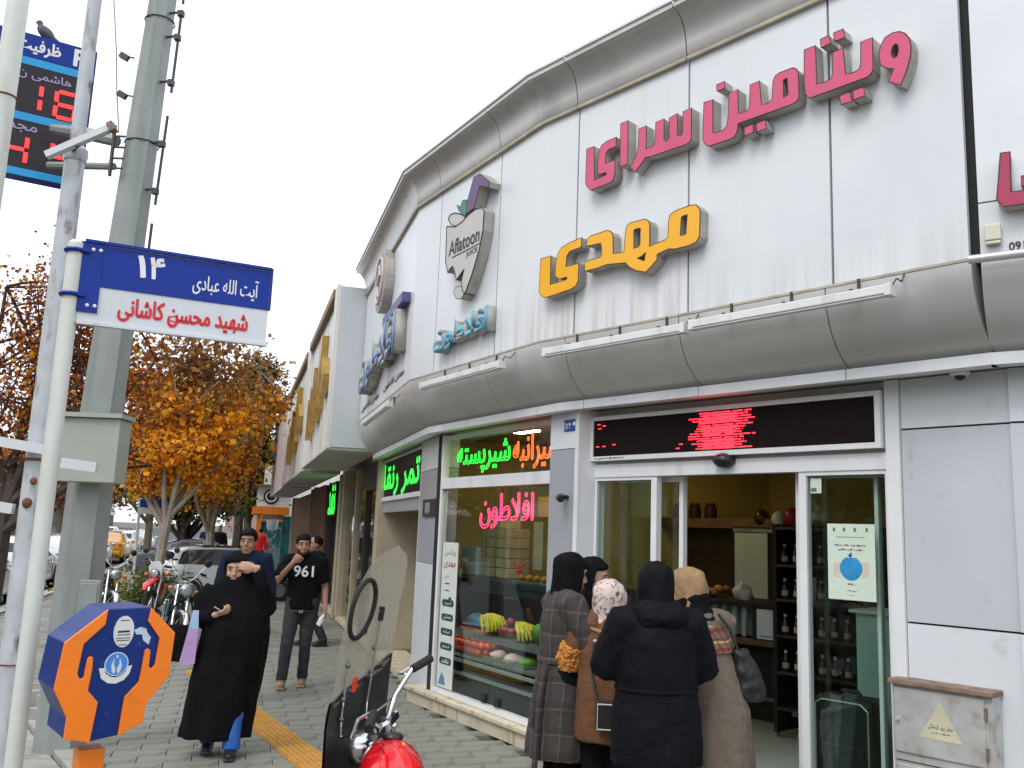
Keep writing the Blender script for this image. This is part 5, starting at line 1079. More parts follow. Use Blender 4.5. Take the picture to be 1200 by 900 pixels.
sign_text('۱', 0.185, 2.700, 0.028, 0.080, 'white_vinyl', 0.02); sign_text('۴', 0.228, 2.700, 0.050, 0.080, 'white_vinyl', 0.02); sign_text('آیت الله عبادی', 0.385, 2.665, 0.245, 0.085, 'white_vinyl', 0.012); sign_text('شهید محسن کاشانی', 0.135, 2.525, 0.465, 0.088, 'sign_red', 0.03, 0.002)
# rusty pole behind it
t = thing('lamp_pole', 'rust-spotted white pole right behind the street sign', 'pole', (-2.18, 4.2, 0), fixed=True)
mb = MB(); mb.tube([(-2.18, 4.2, 0), (-2.18, 4.2, 2.05), (-2.18, 4.2, 3.55)], [0.058, 0.052, 0.046], 18); mb.build('lower_tube', 'rust_paint', t, smooth=True); mb = MB(); mb.tube([(-2.18, 4.2, 3.552), (-2.18, 4.2, 7.5)], [0.034, 0.029], 16); mb.build('upper_tube', 'rust_paint', t, smooth=True)
mb = MB(); mb.lathe([(0.05, 3.52), (0.056, 3.54), (0.056, 3.58), (0.036, 3.60)], (-2.18, 4.2, 0), 16); mb.build('collar', 'rust_paint', t, smooth=True); mb = MB(); mb.torus((-2.18, 4.2, 2.06), 0.056, 0.007, None, 20, 6); mb.torus((-2.18, 4.2, 2.11), 0.056, 0.005, None, 20, 6); mb.torus((-2.18, 4.2, 1.15), 0.057, 0.003, None, 20, 6); mb.build('band', 'rust', t)
for a, z, r in ((-1.2, 1.96, 0.016), (-1.5, 1.86, 0.022), (-1.3, 1.865, 0.012)): mb = MB(); mb.ell((-2.18 + 0.053 * cos(a), 4.2 + 0.053 * sin(a), z), (r, r, r * 1.1), 8, 6); mb.build('hole', 'rust', t)
t = thing('wooden_rod', 'tilted pale batten fixed high on the rust-spotted pole', 'batten', (-2.1, 4.1, 3.5), fixed=True); rt = V3((0.27, 0, 0.14)).normalized()
mb = MB(); a, b = V3((-2.26, 4.09, 3.50)), V3((-1.965, 4.09, 3.655)); mb.box((a + b) / 2, ((b - a).length, 0.035, 0.032), Matrix.Rotation(-atan2(0.155, 0.295), 3, 'Y')); mb.build('bar', 'sign_white', t)
mb = MB(); mb.box(b, (0.03, 0.045, 0.045), Matrix.Rotation(-0.48, 3, 'Y')); mb.build('end_block', 'box_rust', t); mb = MB(); mb.tube([(-2.12, 4.09, 3.56), (-2.17, 4.15, 3.56)], 0.012, 6); mb.build('tie', 'wire', t)
t = thing('crossbar', 'white bars strapped across the rust-spotted pole', 'bars', (-2.18, 4.1, 2.0), fixed=True)
for x0, x1, z0, z1, y in ((-2.75, -2.09, 2.19, 2.10, 4.11), (-2.02, -1.86, 2.045, 2.03, 4.11), (-2.8, -2.26, 1.90, 1.83, 4.2)):
    mb = MB(); mb.box(((x0 + x1) / 2, y, (z0 + z1) / 2), (x1 - x0, 0.03, 0.045), Matrix.Rotation(atan2(z0 - z1, x1 - x0), 3, 'Y')); mb.build('bar', 'sign_white', t)
# far left pale pole
t = thing('pale_pole', 'pale thick pole at the top left corner of the photograph', 'pole', (-3.68, 6.0, 0), fixed=True)
mb = MB(); mb.tube([(-3.68, 6.0, 0), (-3.67, 6.0, 4.0), (-3.65, 6.0, 9)], [0.085, 0.075, 0.066], 18); mb.build('tube', 'white_paint', t, smooth=True); mb = MB(); mb.torus((-3.665, 6.0, 4.72), 0.076, 0.006, None, 20, 6); mb.build('rust_ring', 'rust', t)
# tall grey-green octagonal pole
t = thing('utility_pole', 'tall grey-green eight-sided utility pole with meter cabinet', 'pole', (-3.42, 7.5, 0), fixed=True)
mb = MB(); mb.tube([(-3.44, 7.5, 0), (-3.43, 7.5, 2.0), (-3.36, 7.5, 4.1), (-3.28, 7.5, 6.4), (-3.20, 7.5, 9.0)], [0.205, 0.185, 0.155, 0.122, 0.095], 8); mb.build('shaft', 'pole_green', t)
for z, x, r in ((6.22, -3.285, 0.127), (5.05, -3.325, 0.142)): mb = MB(); mb.torus((x, 7.5, z), r, 0.006, None, 16, 5); mb.build('steel_band', 'wire', t)
mb = MB(); mb.box((-3.27, 7.33, 1.05), (0.17, 0.02, 0.55)); mb.build('hatch', 'pole_green', t, bevel=0.008); mb = MB(); mb.box((-3.27, 7.316, 1.05), (0.14, 0.01, 0.50)); mb.build('hatch_door', 'pole_green', t, bevel=0.004)
cb = MB(); cb.box((-3.28, 7.16, 2.33), (0.46, 0.22, 0.50)); cb = cb.build('cabinet', 'mat_cab' if False else 'nb_grey', t, bevel=0.006); mat('cab', (0.36, 0.38, 0.33), 0.55, var=0.06, scale=3); cb.data.materials[0] = MATS['cab']
mb = MB(); mb.box((-3.28, 7.15, 2.60), (0.50, 0.27, 0.035)); mb.build('cabinet_roof', 'cab', cb)
for (x0, z0, x1, z1) in ((-3.09, 7.2, -3.055, 6.35), (-3.06, 6.25, -3.075, 5.5), (-3.085, 5.28, -3.11, 4.47), (-3.12, 4.30, -3.125, 3.95)):
    mb = MB(); mb.tube([(x0, 7.4, z0), (x1, 7.4, z1)], 0.013, 6); r = mb.build('climbing_rail', 'wire', t)
for z in (6.28, 6.05, 5.62, 5.05, 4.62, 4.02):
    x = -3.36 + (z - 4.1) * 0.035; mb = MB(); mb.tube([(x + 0.10, 7.45, z), (x + 0.24, 7.40, z - 0.01)], 0.012, 6); mb.box((x + 0.22, 7.4, z - 0.03), (0.05, 0.05, 0.05)); mb.build('step_bolt', 'wire', t)
mb = MB(); mb.box((-3.50, 7.34, 4.92), (0.02, 0.03, 0.46)); mb.build('arm_plate', 'wire', t)
for z in (5.05, 4.95, 4.85, 4.76): mb = MB(); mb.box((-3.45, 7.34, z), (0.10, 0.02, 0.012)); mb.build('strap', 'wire', t)
mb = MB(); mb.tube([(-3.50, 7.4, 5.03), (-3.8, 7.5, 5.13), (-4.25, 7.75, 5.28)], [0.05, 0.06, 0.045], 8); mb.build('sign_arm', 'pole_green', t); mb = MB(); mb.tube([(-3.50, 7.4, 4.80), (-4.25, 7.75, 4.93)], 0.033, 8); mb.build('sign_arm', 'pole_green', t)
# parking board
t = thing('parking_board', 'blue electronic parking board with red digits at top left', 'parking sign', (-4.22, 8.0, 4.86), fixed=True); pdx = V3((0.856, 0.517, 0)); pn = V3((0.517, -0.856, 0)); po = V3((-4.22, 8.0, 0)) - pdx * 1.36
def PP(u, v, h=0.0): q = po + pdx * u + pn * h; return V3((q.x, q.y, v))
def pbox(name, m, u0, u1, h0, h1, v0, v1, par=None):
    mb = MB(); mb.hexa([PP(u0, v0, h1), PP(u1, v0, h1), PP(u1, v0, h0), PP(u0, v0, h0), PP(u0, v1, h1), PP(u1, v1, h1), PP(u1, v1, h0), PP(u0, v1, h0)]); return mb.build(name, m, par or t)
mat('cyan_line', '#1496cf', 0.4, var=0.06); mat('digit_board', (0.035, 0.03, 0.035), 0.5, var=0.2, scale=30, spec=0.2); mat('soft_violet', (0.38, 0.32, 0.50), 0.5)
pbox('case', 'sign_blue', 0, 1.5, -0.14, 0.0, 4.84, 6.22); pbox('header', 'sign_blue', 0.01, 1.49, 0.001, 0.012, 5.99, 6.21)
for v0, v1 in ((5.91, 5.985), (5.37, 5.445), (4.845, 4.915)): pbox('cyan_line', 'cyan_line', 0.01, 1.49, 0.001, 0.010, v0, v1)
for v0, v1 in ((5.45, 5.905), (4.92, 5.365)): pbox('digit_panel', 'digit_board', 0.01, 1.49, 0.001, 0.008, v0, v1)
def ptext(words, u, v, wd, ht, m, ar=True, bold=0.03): me = text_mesh(words, wd, ht, 0, bold, arabic=ar); me.transform(basis(PP(u, v, 0.0135), pdx, pn)); return obj('lettering', me, m, t)
ptext('ظرفیت', 0.83, 6.02, 0.36, 0.15, 'white_vinyl'); ptext('پارکینگ', 0.32, 6.02, 0.46, 0.15, 'white_vinyl'); ptext('P', 1.31, 6.02, 0.10, 0.16, 'white_vinyl', False)
ptext('هاشمی نژاد', 0.75, 5.77, 0.56, 0.10, 'soft_violet', bold=0.01); ptext('مجد', 0.84, 5.25, 0.24, 0.09, 'soft_violet', bold=0.01)
SEG = {'1': 'bc', '6': 'acdefg', '4': 'bcfg'}
emis('digit_red', (1.0, 0.02, 0.02), 2.2)
def digit(ch, u, v, w_, h_):
    mb = MB(); q = 0.022
    def seg(u0, v0, u1, v1): mb.hexa([PP(u0, v0, .014), PP(u1, v0, .014), PP(u1, v0, .010), PP(u0, v0, .010), PP(u0, v1, .014), PP(u1, v1, .014), PP(u1, v1, .010), PP(u0, v1, .010)])
    for s in SEG[ch]:
        {'a': lambda: seg(u + q, v + h_ - q, u + w_ - q, v + h_ + q * .6), 'g': lambda: seg(u + q, v + h_ / 2 - q * .8, u + w_ - q, v + h_ / 2 + q * .8), 'd': lambda: seg(u + q, v - q * .6, u + w_ - q, v + q),
         'f': lambda: seg(u - q * .6, v + h_ / 2 + q, u + q, v + h_ - q * .5), 'b': lambda: seg(u + w_ - q, v + h_ / 2 + q, u + w_ + q * .6, v + h_ - q * .5), 'e': lambda: seg(u - q * .6, v + q * .5, u + q, v + h_ / 2 - q), 'c': lambda: seg(u + w_ - q, v + q * .5, u + w_ + q * .6, v + h_ / 2 - q)}[s]()
    return mb.build('digit', 'digit_red', t)
digit('1', 0.93, 5.49, 0.15, 0.25); digit('6', 1.20, 5.47, 0.17, 0.26); digit('4', 0.86, 4.96, 0.16, 0.26); digit('4', 1.22, 4.96, 0.16, 0.26)
mat('pigeon', (0.10, 0.10, 0.12), 0.8, var=0.3, scale=20)
t = thing('pigeon', 'small pigeon perched on top of the parking board', 'pigeon', PP(1.05, 6.22, -0.05), 2.2)
mb = MB(); mb.ell((0, 0, 0.07), (0.05, 0.09, 0.055), 12, 8, Matrix.Rotation(0.6, 3, 'X')); mb.ell((0, 0.06, 0.15), (0.026, 0.03, 0.028), 10, 7); mb.tube([(0, 0.04, 0.10), (0, 0.058, 0.14)], [0.03, 0.024], 8); mb.tube([(0, 0.085, 0.148), (0, 0.108, 0.142)], [0.008, 0.002], 6); mb.tube([(0, -0.06, 0.035), (0, -0.16, -0.02)], [0.03, 0.02], 8); mb.tube([(0.018, 0, 0.03), (0.018, 0.005, 0)], 0.004, 5); mb.tube([(-0.018, 0, 0.03), (-0.018, 0.005, 0)], 0.004, 5); o = mb.build('body', 'pigeon', t); remesh(o, 0.006, 1)
t = thing('hanging_cable', 'thin slack cable with dark clamps left of the utility pole', 'cable', (-3.5, 7.4, 5.2), fixed=True); mat('cable', (0.25, 0.25, 0.27), 0.7)
cpts = [V3((-3.50, 7.42, 5.12)), V3((-3.56, 7.42, 5.5)), V3((-3.62, 7.45, 5.9)), V3((-3.75, 7.5, 6.6)), V3((-3.9, 7.6, 7.6))]
mb = MB(); mb.tube(cpts, 0.006, 5); mb.build('line', 'cable', t)
for c in (V3((-3.50, 7.4, 5.46)), V3((-3.52, 7.4, 5.82))): mb = MB(); mb.box(c, (0.08, 0.04, 0.05), Matrix.Rotation(0.5, 3, 'Y')); mb.tube([c + V3((0.03, 0, 0)), c + V3((0.09, 0, -0.01))], 0.008, 5); mb.build('clamp', 'wire', t)
# second street sign further on
t = thing('far_street_sign', 'small blue and white street sign far off among the trunks', 'street sign', (-8.78, 22, 0), fixed=True)
mb = MB(); mb.tube([(-8.80, 22, 0), (-8.84, 22, 2.35)], 0.035, 8); mb.build('post', 'white_paint', t)
for m, z0, z1 in (('sign_blue', 2.12, 2.30), ('sign_white', 1.97, 2.118)): mb = MB(); mb.hexa([V3(q) for q in ((-8.80, 21.93, z0), (-8.08, 22.05, z0 - .02), (-8.08, 22.09, z0 - .02), (-8.80, 21.97, z0), (-8.80, 21.93, z1), (-8.08, 22.05, z1 - .02), (-8.08, 22.09, z1 - .02), (-8.80, 21.97, z1))]); mb.build('plate', m, t)
# donation box
mat('box_blue', '#082a70', 0.4, var=0.08, scale=4, spec=0.3, spots=((30, 30, 30), '#3b5c9c', 0.5, 0.66, 0.7)); mat('box_orange', '#f07a06', 0.4, var=0.06, scale=4, coat=0.2, spots=((9, 9, 20), '#b86a1c', 0.5, 0.62, 0.72)); mat('sticker_white', (0.62, 0.63, 0.60), 0.5, var=0.06); mat('sticker_grey', (0.45, 0.52, 0.62), 0.4, var=0.2, scale=30); mat('emblem_blue', '#3f7fd0', 0.4, var=0.1)
t = thing('donation_box', 'blue charity box with two orange hands on an orange post', 'donation box', (-1.20, 2.92, 0), fixed=True); ph = RAD(38); ddx = V3((cos(ph), sin(ph), 0)); dn = V3((sin(ph), -cos(ph), 0)); do = V3((-1.188, 2.90, 0))
def DP(u, v, h): q = do + ddx * u + dn * h; return V3((q.x, q.y, v))
def dz(pts): return [((x - 420) / 1700, 1.335 - (y - 432) / 1760 + (x - 420) * 0.000012) for x, y in pts]
outer = dz([(350, 92), (575, 90), (710, 235), (700, 470), (592, 610), (588, 705), (470, 760), (320, 778), (205, 745), (208, 640), (133, 490), (158, 255)])
fnd = lambda u, v, h: DP(u, v, h)
mb = MB(); mb.prism(outer, fnd, -0.22, -0.002); mb.build('casing', 'box_blue', t, bevel=0.004)
lh = dz([(352, 92), (346, 172), (250, 268), (235, 420), (250, 448), (268, 440), (275, 345), (288, 333), (303, 340), (305, 400), (295, 510), (350, 575), (330, 778), (205, 745), (208, 640), (133, 490), (158, 255)])
rh = dz([(572, 92), (562, 165), (632, 262), (620, 400), (604, 422), (588, 410), (590, 325), (575, 312), (560, 322), (555, 400), (545, 490), (480, 560), (466, 760), (588, 705), (592, 610), (700, 470), (710, 235)])
for p in (lh, rh): mb = MB(); mb.prism(p, fnd, -0.0015, 0.009); mb.build('orange_hand', 'box_orange', t, bevel=0.002)
def oval(x, y, rx, ry, k=20): return dz([(x + rx * cos(2 * pi * i / k), y + ry * sin(2 * pi * i / k)) for i in range(k)])
mb = MB(); mb.prism(oval(445, 215, 52, 84), fnd, -0.0015, 0.0005); s1 = mb.build('oval_sticker', 'sticker_white', t)
for y, w_ in ((155, 22), (215, 30), (232, 32), (250, 36), (262, 34), (285, 20)): mb = MB(); mb.prism(dz([(445 - w_, y - (5 if y == 215 else 2)), (445 + w_, y - (5 if y == 215 else 2)), (445 + w_, y + (5 if y == 215 else 2)), (445 - w_, y + (5 if y == 215 else 2))]), fnd, 0.0007, 0.0012); mb.build('printed_line', 'black_vinyl', s1)
mb = MB(); mb.prism(dz([(498, 210), (530, 195), (560, 205), (565, 225), (588, 255), (578, 292), (548, 268), (540, 235), (510, 235)]), fnd, -0.0015, 0.0005); mb.build('torn_sticker', 'sticker_grey', t)
mb = MB(); mb.prism(dz([(340, 402), (368, 402), (375, 430), (400, 450), (425, 456), (452, 448), (475, 428), (482, 400), (505, 398), (495, 440), (470, 472), (430, 488), (390, 482), (355, 455)]), fnd, -0.0015, 0.0006); mb.build('emblem_banner', 'sticker_white', t)
mb = MB(); mb.prism(oval(425, 385, 60, 63), fnd, -0.0012, 0.0010); e = mb.build('emblem_disc', 'sticker_white', t); mb = MB(); mb.prism(oval(425, 385, 55, 58), fnd, 0.0012, 0.0016); mb.build('emblem_field', 'emblem_blue', e)
for sx in (-1, 1): mb = MB(); mb.prism(dz([(425 + sx * x, y) for x, y in ((4, 425), (12, 435), (22, 420), (26, 390), (18, 365), (12, 352), (14, 385), (5, 405))]), fnd, 0.0018, 0.0024); mb.build('emblem_hand', 'sticker_white', e)
mb = MB(); mb.prism(oval(425, 345, 5, 9, 10), fnd, 0.0018, 0.0024); mb.build('emblem_flame', 'sticker_white', e)
pc = DP(-0.02, 0, -0.11); mb = MB(); mb.box((pc.x, pc.y, 0.55), (0.075, 0.075, 1.10), Matrix.Rotation(ph, 3, 'Z')); mb.build('post', 'box_orange', t, bevel=0.004); mb = MB(); mb.box((pc.x, pc.y, 0.01), (0.2, 0.2, 0.02), Matrix.Rotation(ph, 3, 'Z')); mb.build('foot_plate', 'box_orange', t)
# ================================================================= MOTORCYCLES
mat('rubber', (0.012, 0.012, 0.012), 0.8, var=0.3, scale=30); mat('chrome', (0.62, 0.62, 0.63), 0.14, metal=1.0, var=0.1, scale=20); mat('engine', (0.16, 0.16, 0.165), 0.45, metal=0.7, var=0.2, scale=20); mat('seat_black', (0.015, 0.015, 0.016), 0.55, var=0.2); mat('frame_black', (0.012, 0.012, 0.013), 0.35)
mat('tank_red', '#d4071a', 0.18, var=0.05, coat=0.6); mat('bike_teal', '#0f6f6c', 0.2, var=0.06, coat=0.6); mat('bike_red', '#cf1420', 0.25, var=0.06, coat=0.5); mat('bike_blue', '#15305c', 0.2, coat=0.5); mat('lamp_lens', (0.55, 0.57, 0.58), 0.08, metal=0.6); mat('lamp_red', '#b3121a', 0.25, coat=0.5); mat('lamp_amber', '#d8700e', 0.25, coat=0.5); mat('mirror', (0.75, 0.78, 0.8), 0.03, metal=1.0); mat('bike_white', (0.7, 0.7, 0.7), 0.3, coat=0.4)
RX90 = Matrix.Rotation(pi / 2, 3, 'X')
def motorcycle(name, label, loc, yaw, tank, steer=0.0, lean=0.0, dirt=False, group=None, side=None):
    t = thing(name, label, 'motorcycle', loc, 0, group); t.rotation_mode = 'ZYX' if False else 'XYZ'
    t.matrix_basis = Matrix.Translation(V3(loc)) @ Matrix.Rotation(yaw, 4, 'Z') @ Matrix.Rotation(-lean, 4, 'X')
    hd = V3((0.36, 0, 0.92)); ax = V3((-0.42, 0, 0.907)); SM = Matrix.Translation(hd) @ Matrix.Rotation(steer, 4, ax) @ Matrix.Translation(-hd)
    def fr_(mb): mb.v = [tuple(SM @ V3(p)) for p in mb.v]; return mb
    fw = V3((0.66, 0, 0.30))
    def wheel(nm, c, fx):
        f = fr_ if fx else (lambda m: m)
        mb = MB(); mb.torus(c, 0.262, 0.043 if not dirt else 0.05, RX90, 28, 8); wq = f(mb).build(nm, 'rubber', t, smooth=True)
        mb = MB(); mb.torus(c, 0.222, 0.014, RX90, 28, 6); f(mb).build('rim', 'chrome', wq, smooth=True)
        mb = MB(); mb.lathe([(0.05, -0.05), (0.055, 0), (0.05, 0.05)], c, 14, RX90); f(mb).build('hub', 'engine', wq, smooth=True)
        mb = MB()
        for k in range(16): q = 2 * pi * k / 16; mb.tube([V3(c) + V3((0.05 * cos(q), (-1) ** k * 0.03, 0.05 * sin(q))), V3(c) + V3((0.22 * cos(q + .15), 0, 0.22 * sin(q + .15)))], 0.0025, 4)
        f(mb).build('spokes', 'chrome', wq)
    wheel('front_wheel', fw, True); wheel('rear_wheel', V3((-0.60, 0, 0.30)), False)
    for s in (-1, 1):
        mb = MB(); mb.tube([(0.66, s * 0.085, 0.30), (0.50, s * 0.085, 0.62), (0.36, s * 0.085, 0.93)], [0.024, 0.022, 0.017], 10); fr_(mb).build('fork_leg', 'chrome', t, smooth=True)
        mb = MB(); mb.tube([(-0.60, s * 0.11, 0.32), (-0.45, s * 0.13, 0.66)], 0.022, 10); mb.tube([(-0.58, s * 0.11, 0.37), (-0.47, s * 0.13, 0.62)], 0.034, 10); mb.build('shock_absorber', 'chrome', t, smooth=True)
        mb = MB(); mb.tube([(-0.60, s * 0.08, 0.30), (0.02, s * 0.09, 0.36)], 0.016, 8); mb.build('swing_arm', 'frame_black', t)
    mb = MB()
    for s in (-1, 1): mb.tube([(0.36, 0, 0.86), (0.30, s * 0.07, 0.5), (0.18, s * 0.10, 0.26), (-0.15, s * 0.10, 0.26), (-0.28, s * 0.09, 0.5), (-0.55, s * 0.11, 0.68), (-0.80, s * 0.07, 0.70)], 0.014, 8); mb.tube([(0.36, 0, 0.9), (0.0, s * 0.05, 0.75), (-0.28, s * 0.09, 0.55)], 0.014, 8)
    mb.build('frame', 'frame_black', t)
    mb = MB(); mb.box((0.02, 0, 0.36), (0.30, 0.22, 0.20)); mb.tube([(0.10, 0, 0.42), (0.17, 0, 0.62)], 0.075, 14)
    for k in range(6): mb.lathe([(0.095, -0.006), (0.095, 0.006)], (0.115 + k * 0.012, 0, 0.46 + k * 0.03), 16, Matrix.Rotation(0.35, 3, 'Y'))
    mb.lathe([(0.10, -0.15), (0.09, 0.15)], (-0.05, 0, 0.36), 16, RX90); mb.build('engine', 'engine', t)
    mb = MB(); mb.tube([(0.20, -0.06, 0.56), (0.27, -0.10, 0.45), (0.20, -0.15, 0.28), (-0.1, -0.17, 0.25), (-0.70, -0.18, 0.33)], [0.018, 0.018, 0.02, 0.03, 0.038], 10); mb.build('exhaust', 'chrome', t, smooth=True)
    # tank, seat
    mb = MB(); secs = [(-0.14, 0.05, 0.77, 0.06), (-0.10, 0.095, 0.79, 0.085), (0.0, 0.125, 0.815, 0.115), (0.12, 0.135, 0.835, 0.125), (0.22, 0.12, 0.84, 0.115), (0.30, 0.08, 0.84, 0.085), (0.33, 0.03, 0.84, 0.04)]
    mb.rings([[V3((x, w_ * cos(q) * (1 - .12 * max(0, sin(q))), z + h * sin(q) * (0.75 if sin(q) < 0 else 1))) for q in [2 * pi * k / 20 for k in range(20)]] for x, w_, z, h in secs]); tk = mb.build('tank', tank, t, smooth='all')
    mb = MB(); mb.lathe([(0.042, 0), (0.044, 0.012), (0.036, 0.022), (0.0, 0.024)], (0.17, 0, 0.952), 18); mb.build('filler_cap', 'frame_black', tk, smooth=True)
    mb = MB(); mb.rings([[V3((x, w_ * cos(q), z + h * sin(q))) for q in [2 * pi * k / 16 for k in range(16)]] for x, w_, z, h in ((-0.86, 0.06, 0.80, 0.03), (-0.80, 0.11, 0.80, 0.05), (-0.5, 0.125, 0.79, 0.055), (-0.25, 0.12, 0.775, 0.05), (-0.13, 0.09, 0.775, 0.045), (-0.10, 0.05, 0.78, 0.03))]); mb.build('seat', 'seat_black', t, smooth='all')
    for s in (-1, 1): mb = MB(); mb.prism([(-0.42, 0.46), (-0.20, 0.46), (-0.16, 0.66), (-0.40, 0.70)], lambda u, v, h: V3((u, s * h, v)), 0.09, 0.115); mb.build('side_cover', tank if side in (None, 'nomirror') else side, t)
    # mudguards
    def guard(c, r, a0, a1, w_, m, fx, nm):
        rg = []
        for k in range(11):
            q = a0 + (a1 - a0) * k / 10; rg.append([c + V3(((r + dr_) * cos(q), y, (r + dr_) * sin(q))) for y, dr_ in ((-w_, -0.03), (-w_ * .7, 0), (0, 0.012), (w_ * .7, 0), (w_, -0.03), (w_ * .7, -0.006), (0, 0.004), (-w_ * .7, -0.006))])
        mb = MB(); mb.rings(rg); (fr_(mb) if fx else mb).build(nm, m, t, smooth='all')
    if dirt:
        mb = MB(); rg = [[V3((x, y * w_, z + (0.02 if y == 0 else 0) - k)) for y, k in ((-1, 0), (0, 0), (1, 0), (1, 0.012), (0, 0.012), (-1, 0.012))] for x, z, w_ in ((0.38, 0.82, 0.06), (0.55, 0.80, 0.085), (0.80, 0.73, 0.08), (0.98, 0.62, 0.03))]; mb.rings(rg); fr_(mb).build('front_mudguard', side or tank, t, smooth='all')
        mb = MB(); mb.prism([(-0.10, 0.82), (0.10, 0.82), (0.13, 1.0), (0.06, 1.10), (-0.06, 1.10), (-0.13, 1.0)], lambda u, v, h: V3((0.44 + h, u, v)), 0, 0.04); fr_(mb).build('number_board', 'bike_white', t)
    else: guard(fw, 0.325, RAD(20), RAD(165), 0.06, 'chrome', True, 'front_mudguard')
    guard(V3((-0.60, 0, 0.30)), 0.34, RAD(35), RAD(185), 0.07, 'frame_black' if not dirt else tank, False, 'rear_mudguard')
    mb = MB(); mb.rings([[V3((0.40 + x, r * cos(q), 0.88 + r * sin(q))) for q in [2 * pi * k / 18 for k in range(18)]] for x, r in ((0, 0.02), (0.03, 0.06), (0.08, 0.082), (0.13, 0.088))]); hl = fr_(mb).build('headlight', 'chrome' if not dirt else 'frame_black', t, smooth='all')
    mb = MB(); mb.rings([[V3((0.40 + x, r * cos(q), 0.88 + r * sin(q))) for q in [2 * pi * k / 18 for k in range(18)]] for x, r in ((0.131, 0.082), (0.145, 0.06), (0.152, 0.02))]); fr_(mb).build('lens', 'lamp_lens', hl, smooth='all')
    # handlebar with grips, levers, mirrors, indicators
    mb = MB(); mb.tube([(0.22, -0.29, 1.12), (0.26, -0.20, 1.13), (0.33, -0.12, 1.05), (0.345, -0.04, 0.985), (0.345, 0.04, 0.985), (0.33, 0.12, 1.05), (0.26, 0.20, 1.13), (0.22, 0.29, 1.12)], 0.012, 10); hb = fr_(mb).build('handlebar', 'chrome', t, smooth=True)
    mb = MB(); mb.lathe([(0.045, 0), (0.045, 0.03), (0.03, 0.04)], (0.36, 0, 0.955), 14); mb.box((0.35, 0, 0.97), (0.05, 0.2, 0.03)); fr_(mb).build('clamp', 'chrome', hb)
    for s in (-1, 1):
        mb = MB(); mb.tube([(0.255, s * 0.19, 1.13), (0.24, s * 0.235, 1.128), (0.22, s * 0.305, 1.122)], [0.018, 0.019, 0.020], 10); fr_(mb).build('grip', 'rubber', hb, smooth=True)
        mb = MB(); mb.tube([(0.285, s * 0.17, 1.12), (0.33, s * 0.20, 1.11), (0.29, s * 0.33, 1.10)], 0.007, 6); fr_(mb).build('lever', 'chrome', hb)
        if side != 'nomirror':
            mb = MB(); mb.ell((0.40, s * 0.19, 0.87), (0.045, 0.035, 0.035), 10, 7); mb.tube([(0.40, s * 0.1, 0.87), (0.40, s * 0.16, 0.87)], 0.007, 6); fr_(mb).build('indicator', 'lamp_amber', t, smooth=True)
        if not side == 'nomirror':
            mb = MB(); mb.tube([(0.27, s * 0.18, 1.13), (0.26, s * 0.24, 1.22), (0.25, s * 0.27, 1.26)], 0.006, 6); fr_(mb).build('mirror_stem', 'chrome', hb); mb = MB(); mb.lathe([(0.055, 0), (0.05, -0.015), (0.02, -0.025)], (0.245, s * 0.28, 1.29), 14, Matrix.Rotation(-pi / 2, 3, 'Y')); fr_(mb).build('mirror', 'frame_black', hb, smooth=True)
    mb = MB(); mb.box((-0.86, 0, 0.68), (0.05, 0.12, 0.07)); mb.build('tail_light', 'lamp_red', t, bevel=0.01)
    mb = MB(); mb.tube([(-0.02, 0.13, 0.24), (-0.10, 0.26, 0.0)], 0.010, 6); mb.build('side_stand', 'frame_black', t)
    return t, SM
# foreground motorcycle with leg shield and cloudy screen
Y0 = RAD(107); bk, SM = motorcycle('motorcycle', 'red-tanked motorcycle with tall cloudy windscreen in the foreground', (-0.41, 3.76, 0), Y0, 'tank_red', steer=RAD(57), lean=RAD(-1.5), side='nomirror')
m = bpy.data.materials.new('cloudy_screen'); m.use_nodes = True; MATS['cloudy_screen'] = m; N = m.node_tree.nodes; Lk = m.node_tree.links; N.clear()
o_ = N.new('ShaderNodeOutputMaterial'); d_ = N.new('ShaderNodeBsdfDiffuse'); d_.inputs[0].default_value = (0.50, 0.48, 0.40, 1); tl = N.new('ShaderNodeBsdfTranslucent'); tl.inputs[0].default_value = (0.52, 0.49, 0.40, 1); tr = N.new('ShaderNodeBsdfTransparent'); tr.inputs[0].default_value = (0.96, 0.95, 0.92, 1)
gl = N.new('ShaderNodeBsdfGlossy'); gl.inputs['Roughness'].default_value = 0.18; tc = N.new('ShaderNodeTexCoord'); nz = N.new('ShaderNodeTexNoise'); nz.inputs['Scale'].default_value = 7; nz.inputs['Detail'].default_value = 5; mr = N.new('ShaderNodeMapRange'); mr.inputs['To Min'].default_value = 0.42; mr.inputs['To Max'].default_value = 0.74; Lk.new(tc.outputs['Object'], nz.inputs['Vector']); Lk.new(nz.outputs['Fac'], mr.inputs['Value'])
m1 = N.new('ShaderNodeMixShader'); m1.inputs[0].default_value = 0.45; Lk.new(d_.outputs[0], m1.inputs[1]); Lk.new(tl.outputs[0], m1.inputs[2]); m2 = N.new('ShaderNodeMixShader'); Lk.new(mr.outputs[0], m2.inputs[0]); Lk.new(m1.outputs[0], m2.inputs[1]); Lk.new(tr.outputs[0], m2.inputs[2]); m3 = N.new('ShaderNodeMixShader'); m3.inputs[0].default_value = 0.05; Lk.new(m2.outputs[0], m3.inputs[1]); Lk.new(gl.outputs[0], m3.inputs[2]); Lk.new(m3.outputs[0], o_.inputs[0])
mat('skirt', (0.014, 0.014, 0.015), 0.5, var=0.4, scale=6, bump=0.3, bs=14); mat('sticker_orange', '#e8431c', 0.5); mat('screen_print', (0.06, 0.06, 0.06), 0.5)
SV = Matrix.Translation(V3((0.30, 0, 0))) @ Matrix.Rotation(RAD(44), 4, 'Z') @ Matrix.Translation(V3((-0.30, 0, 0)))
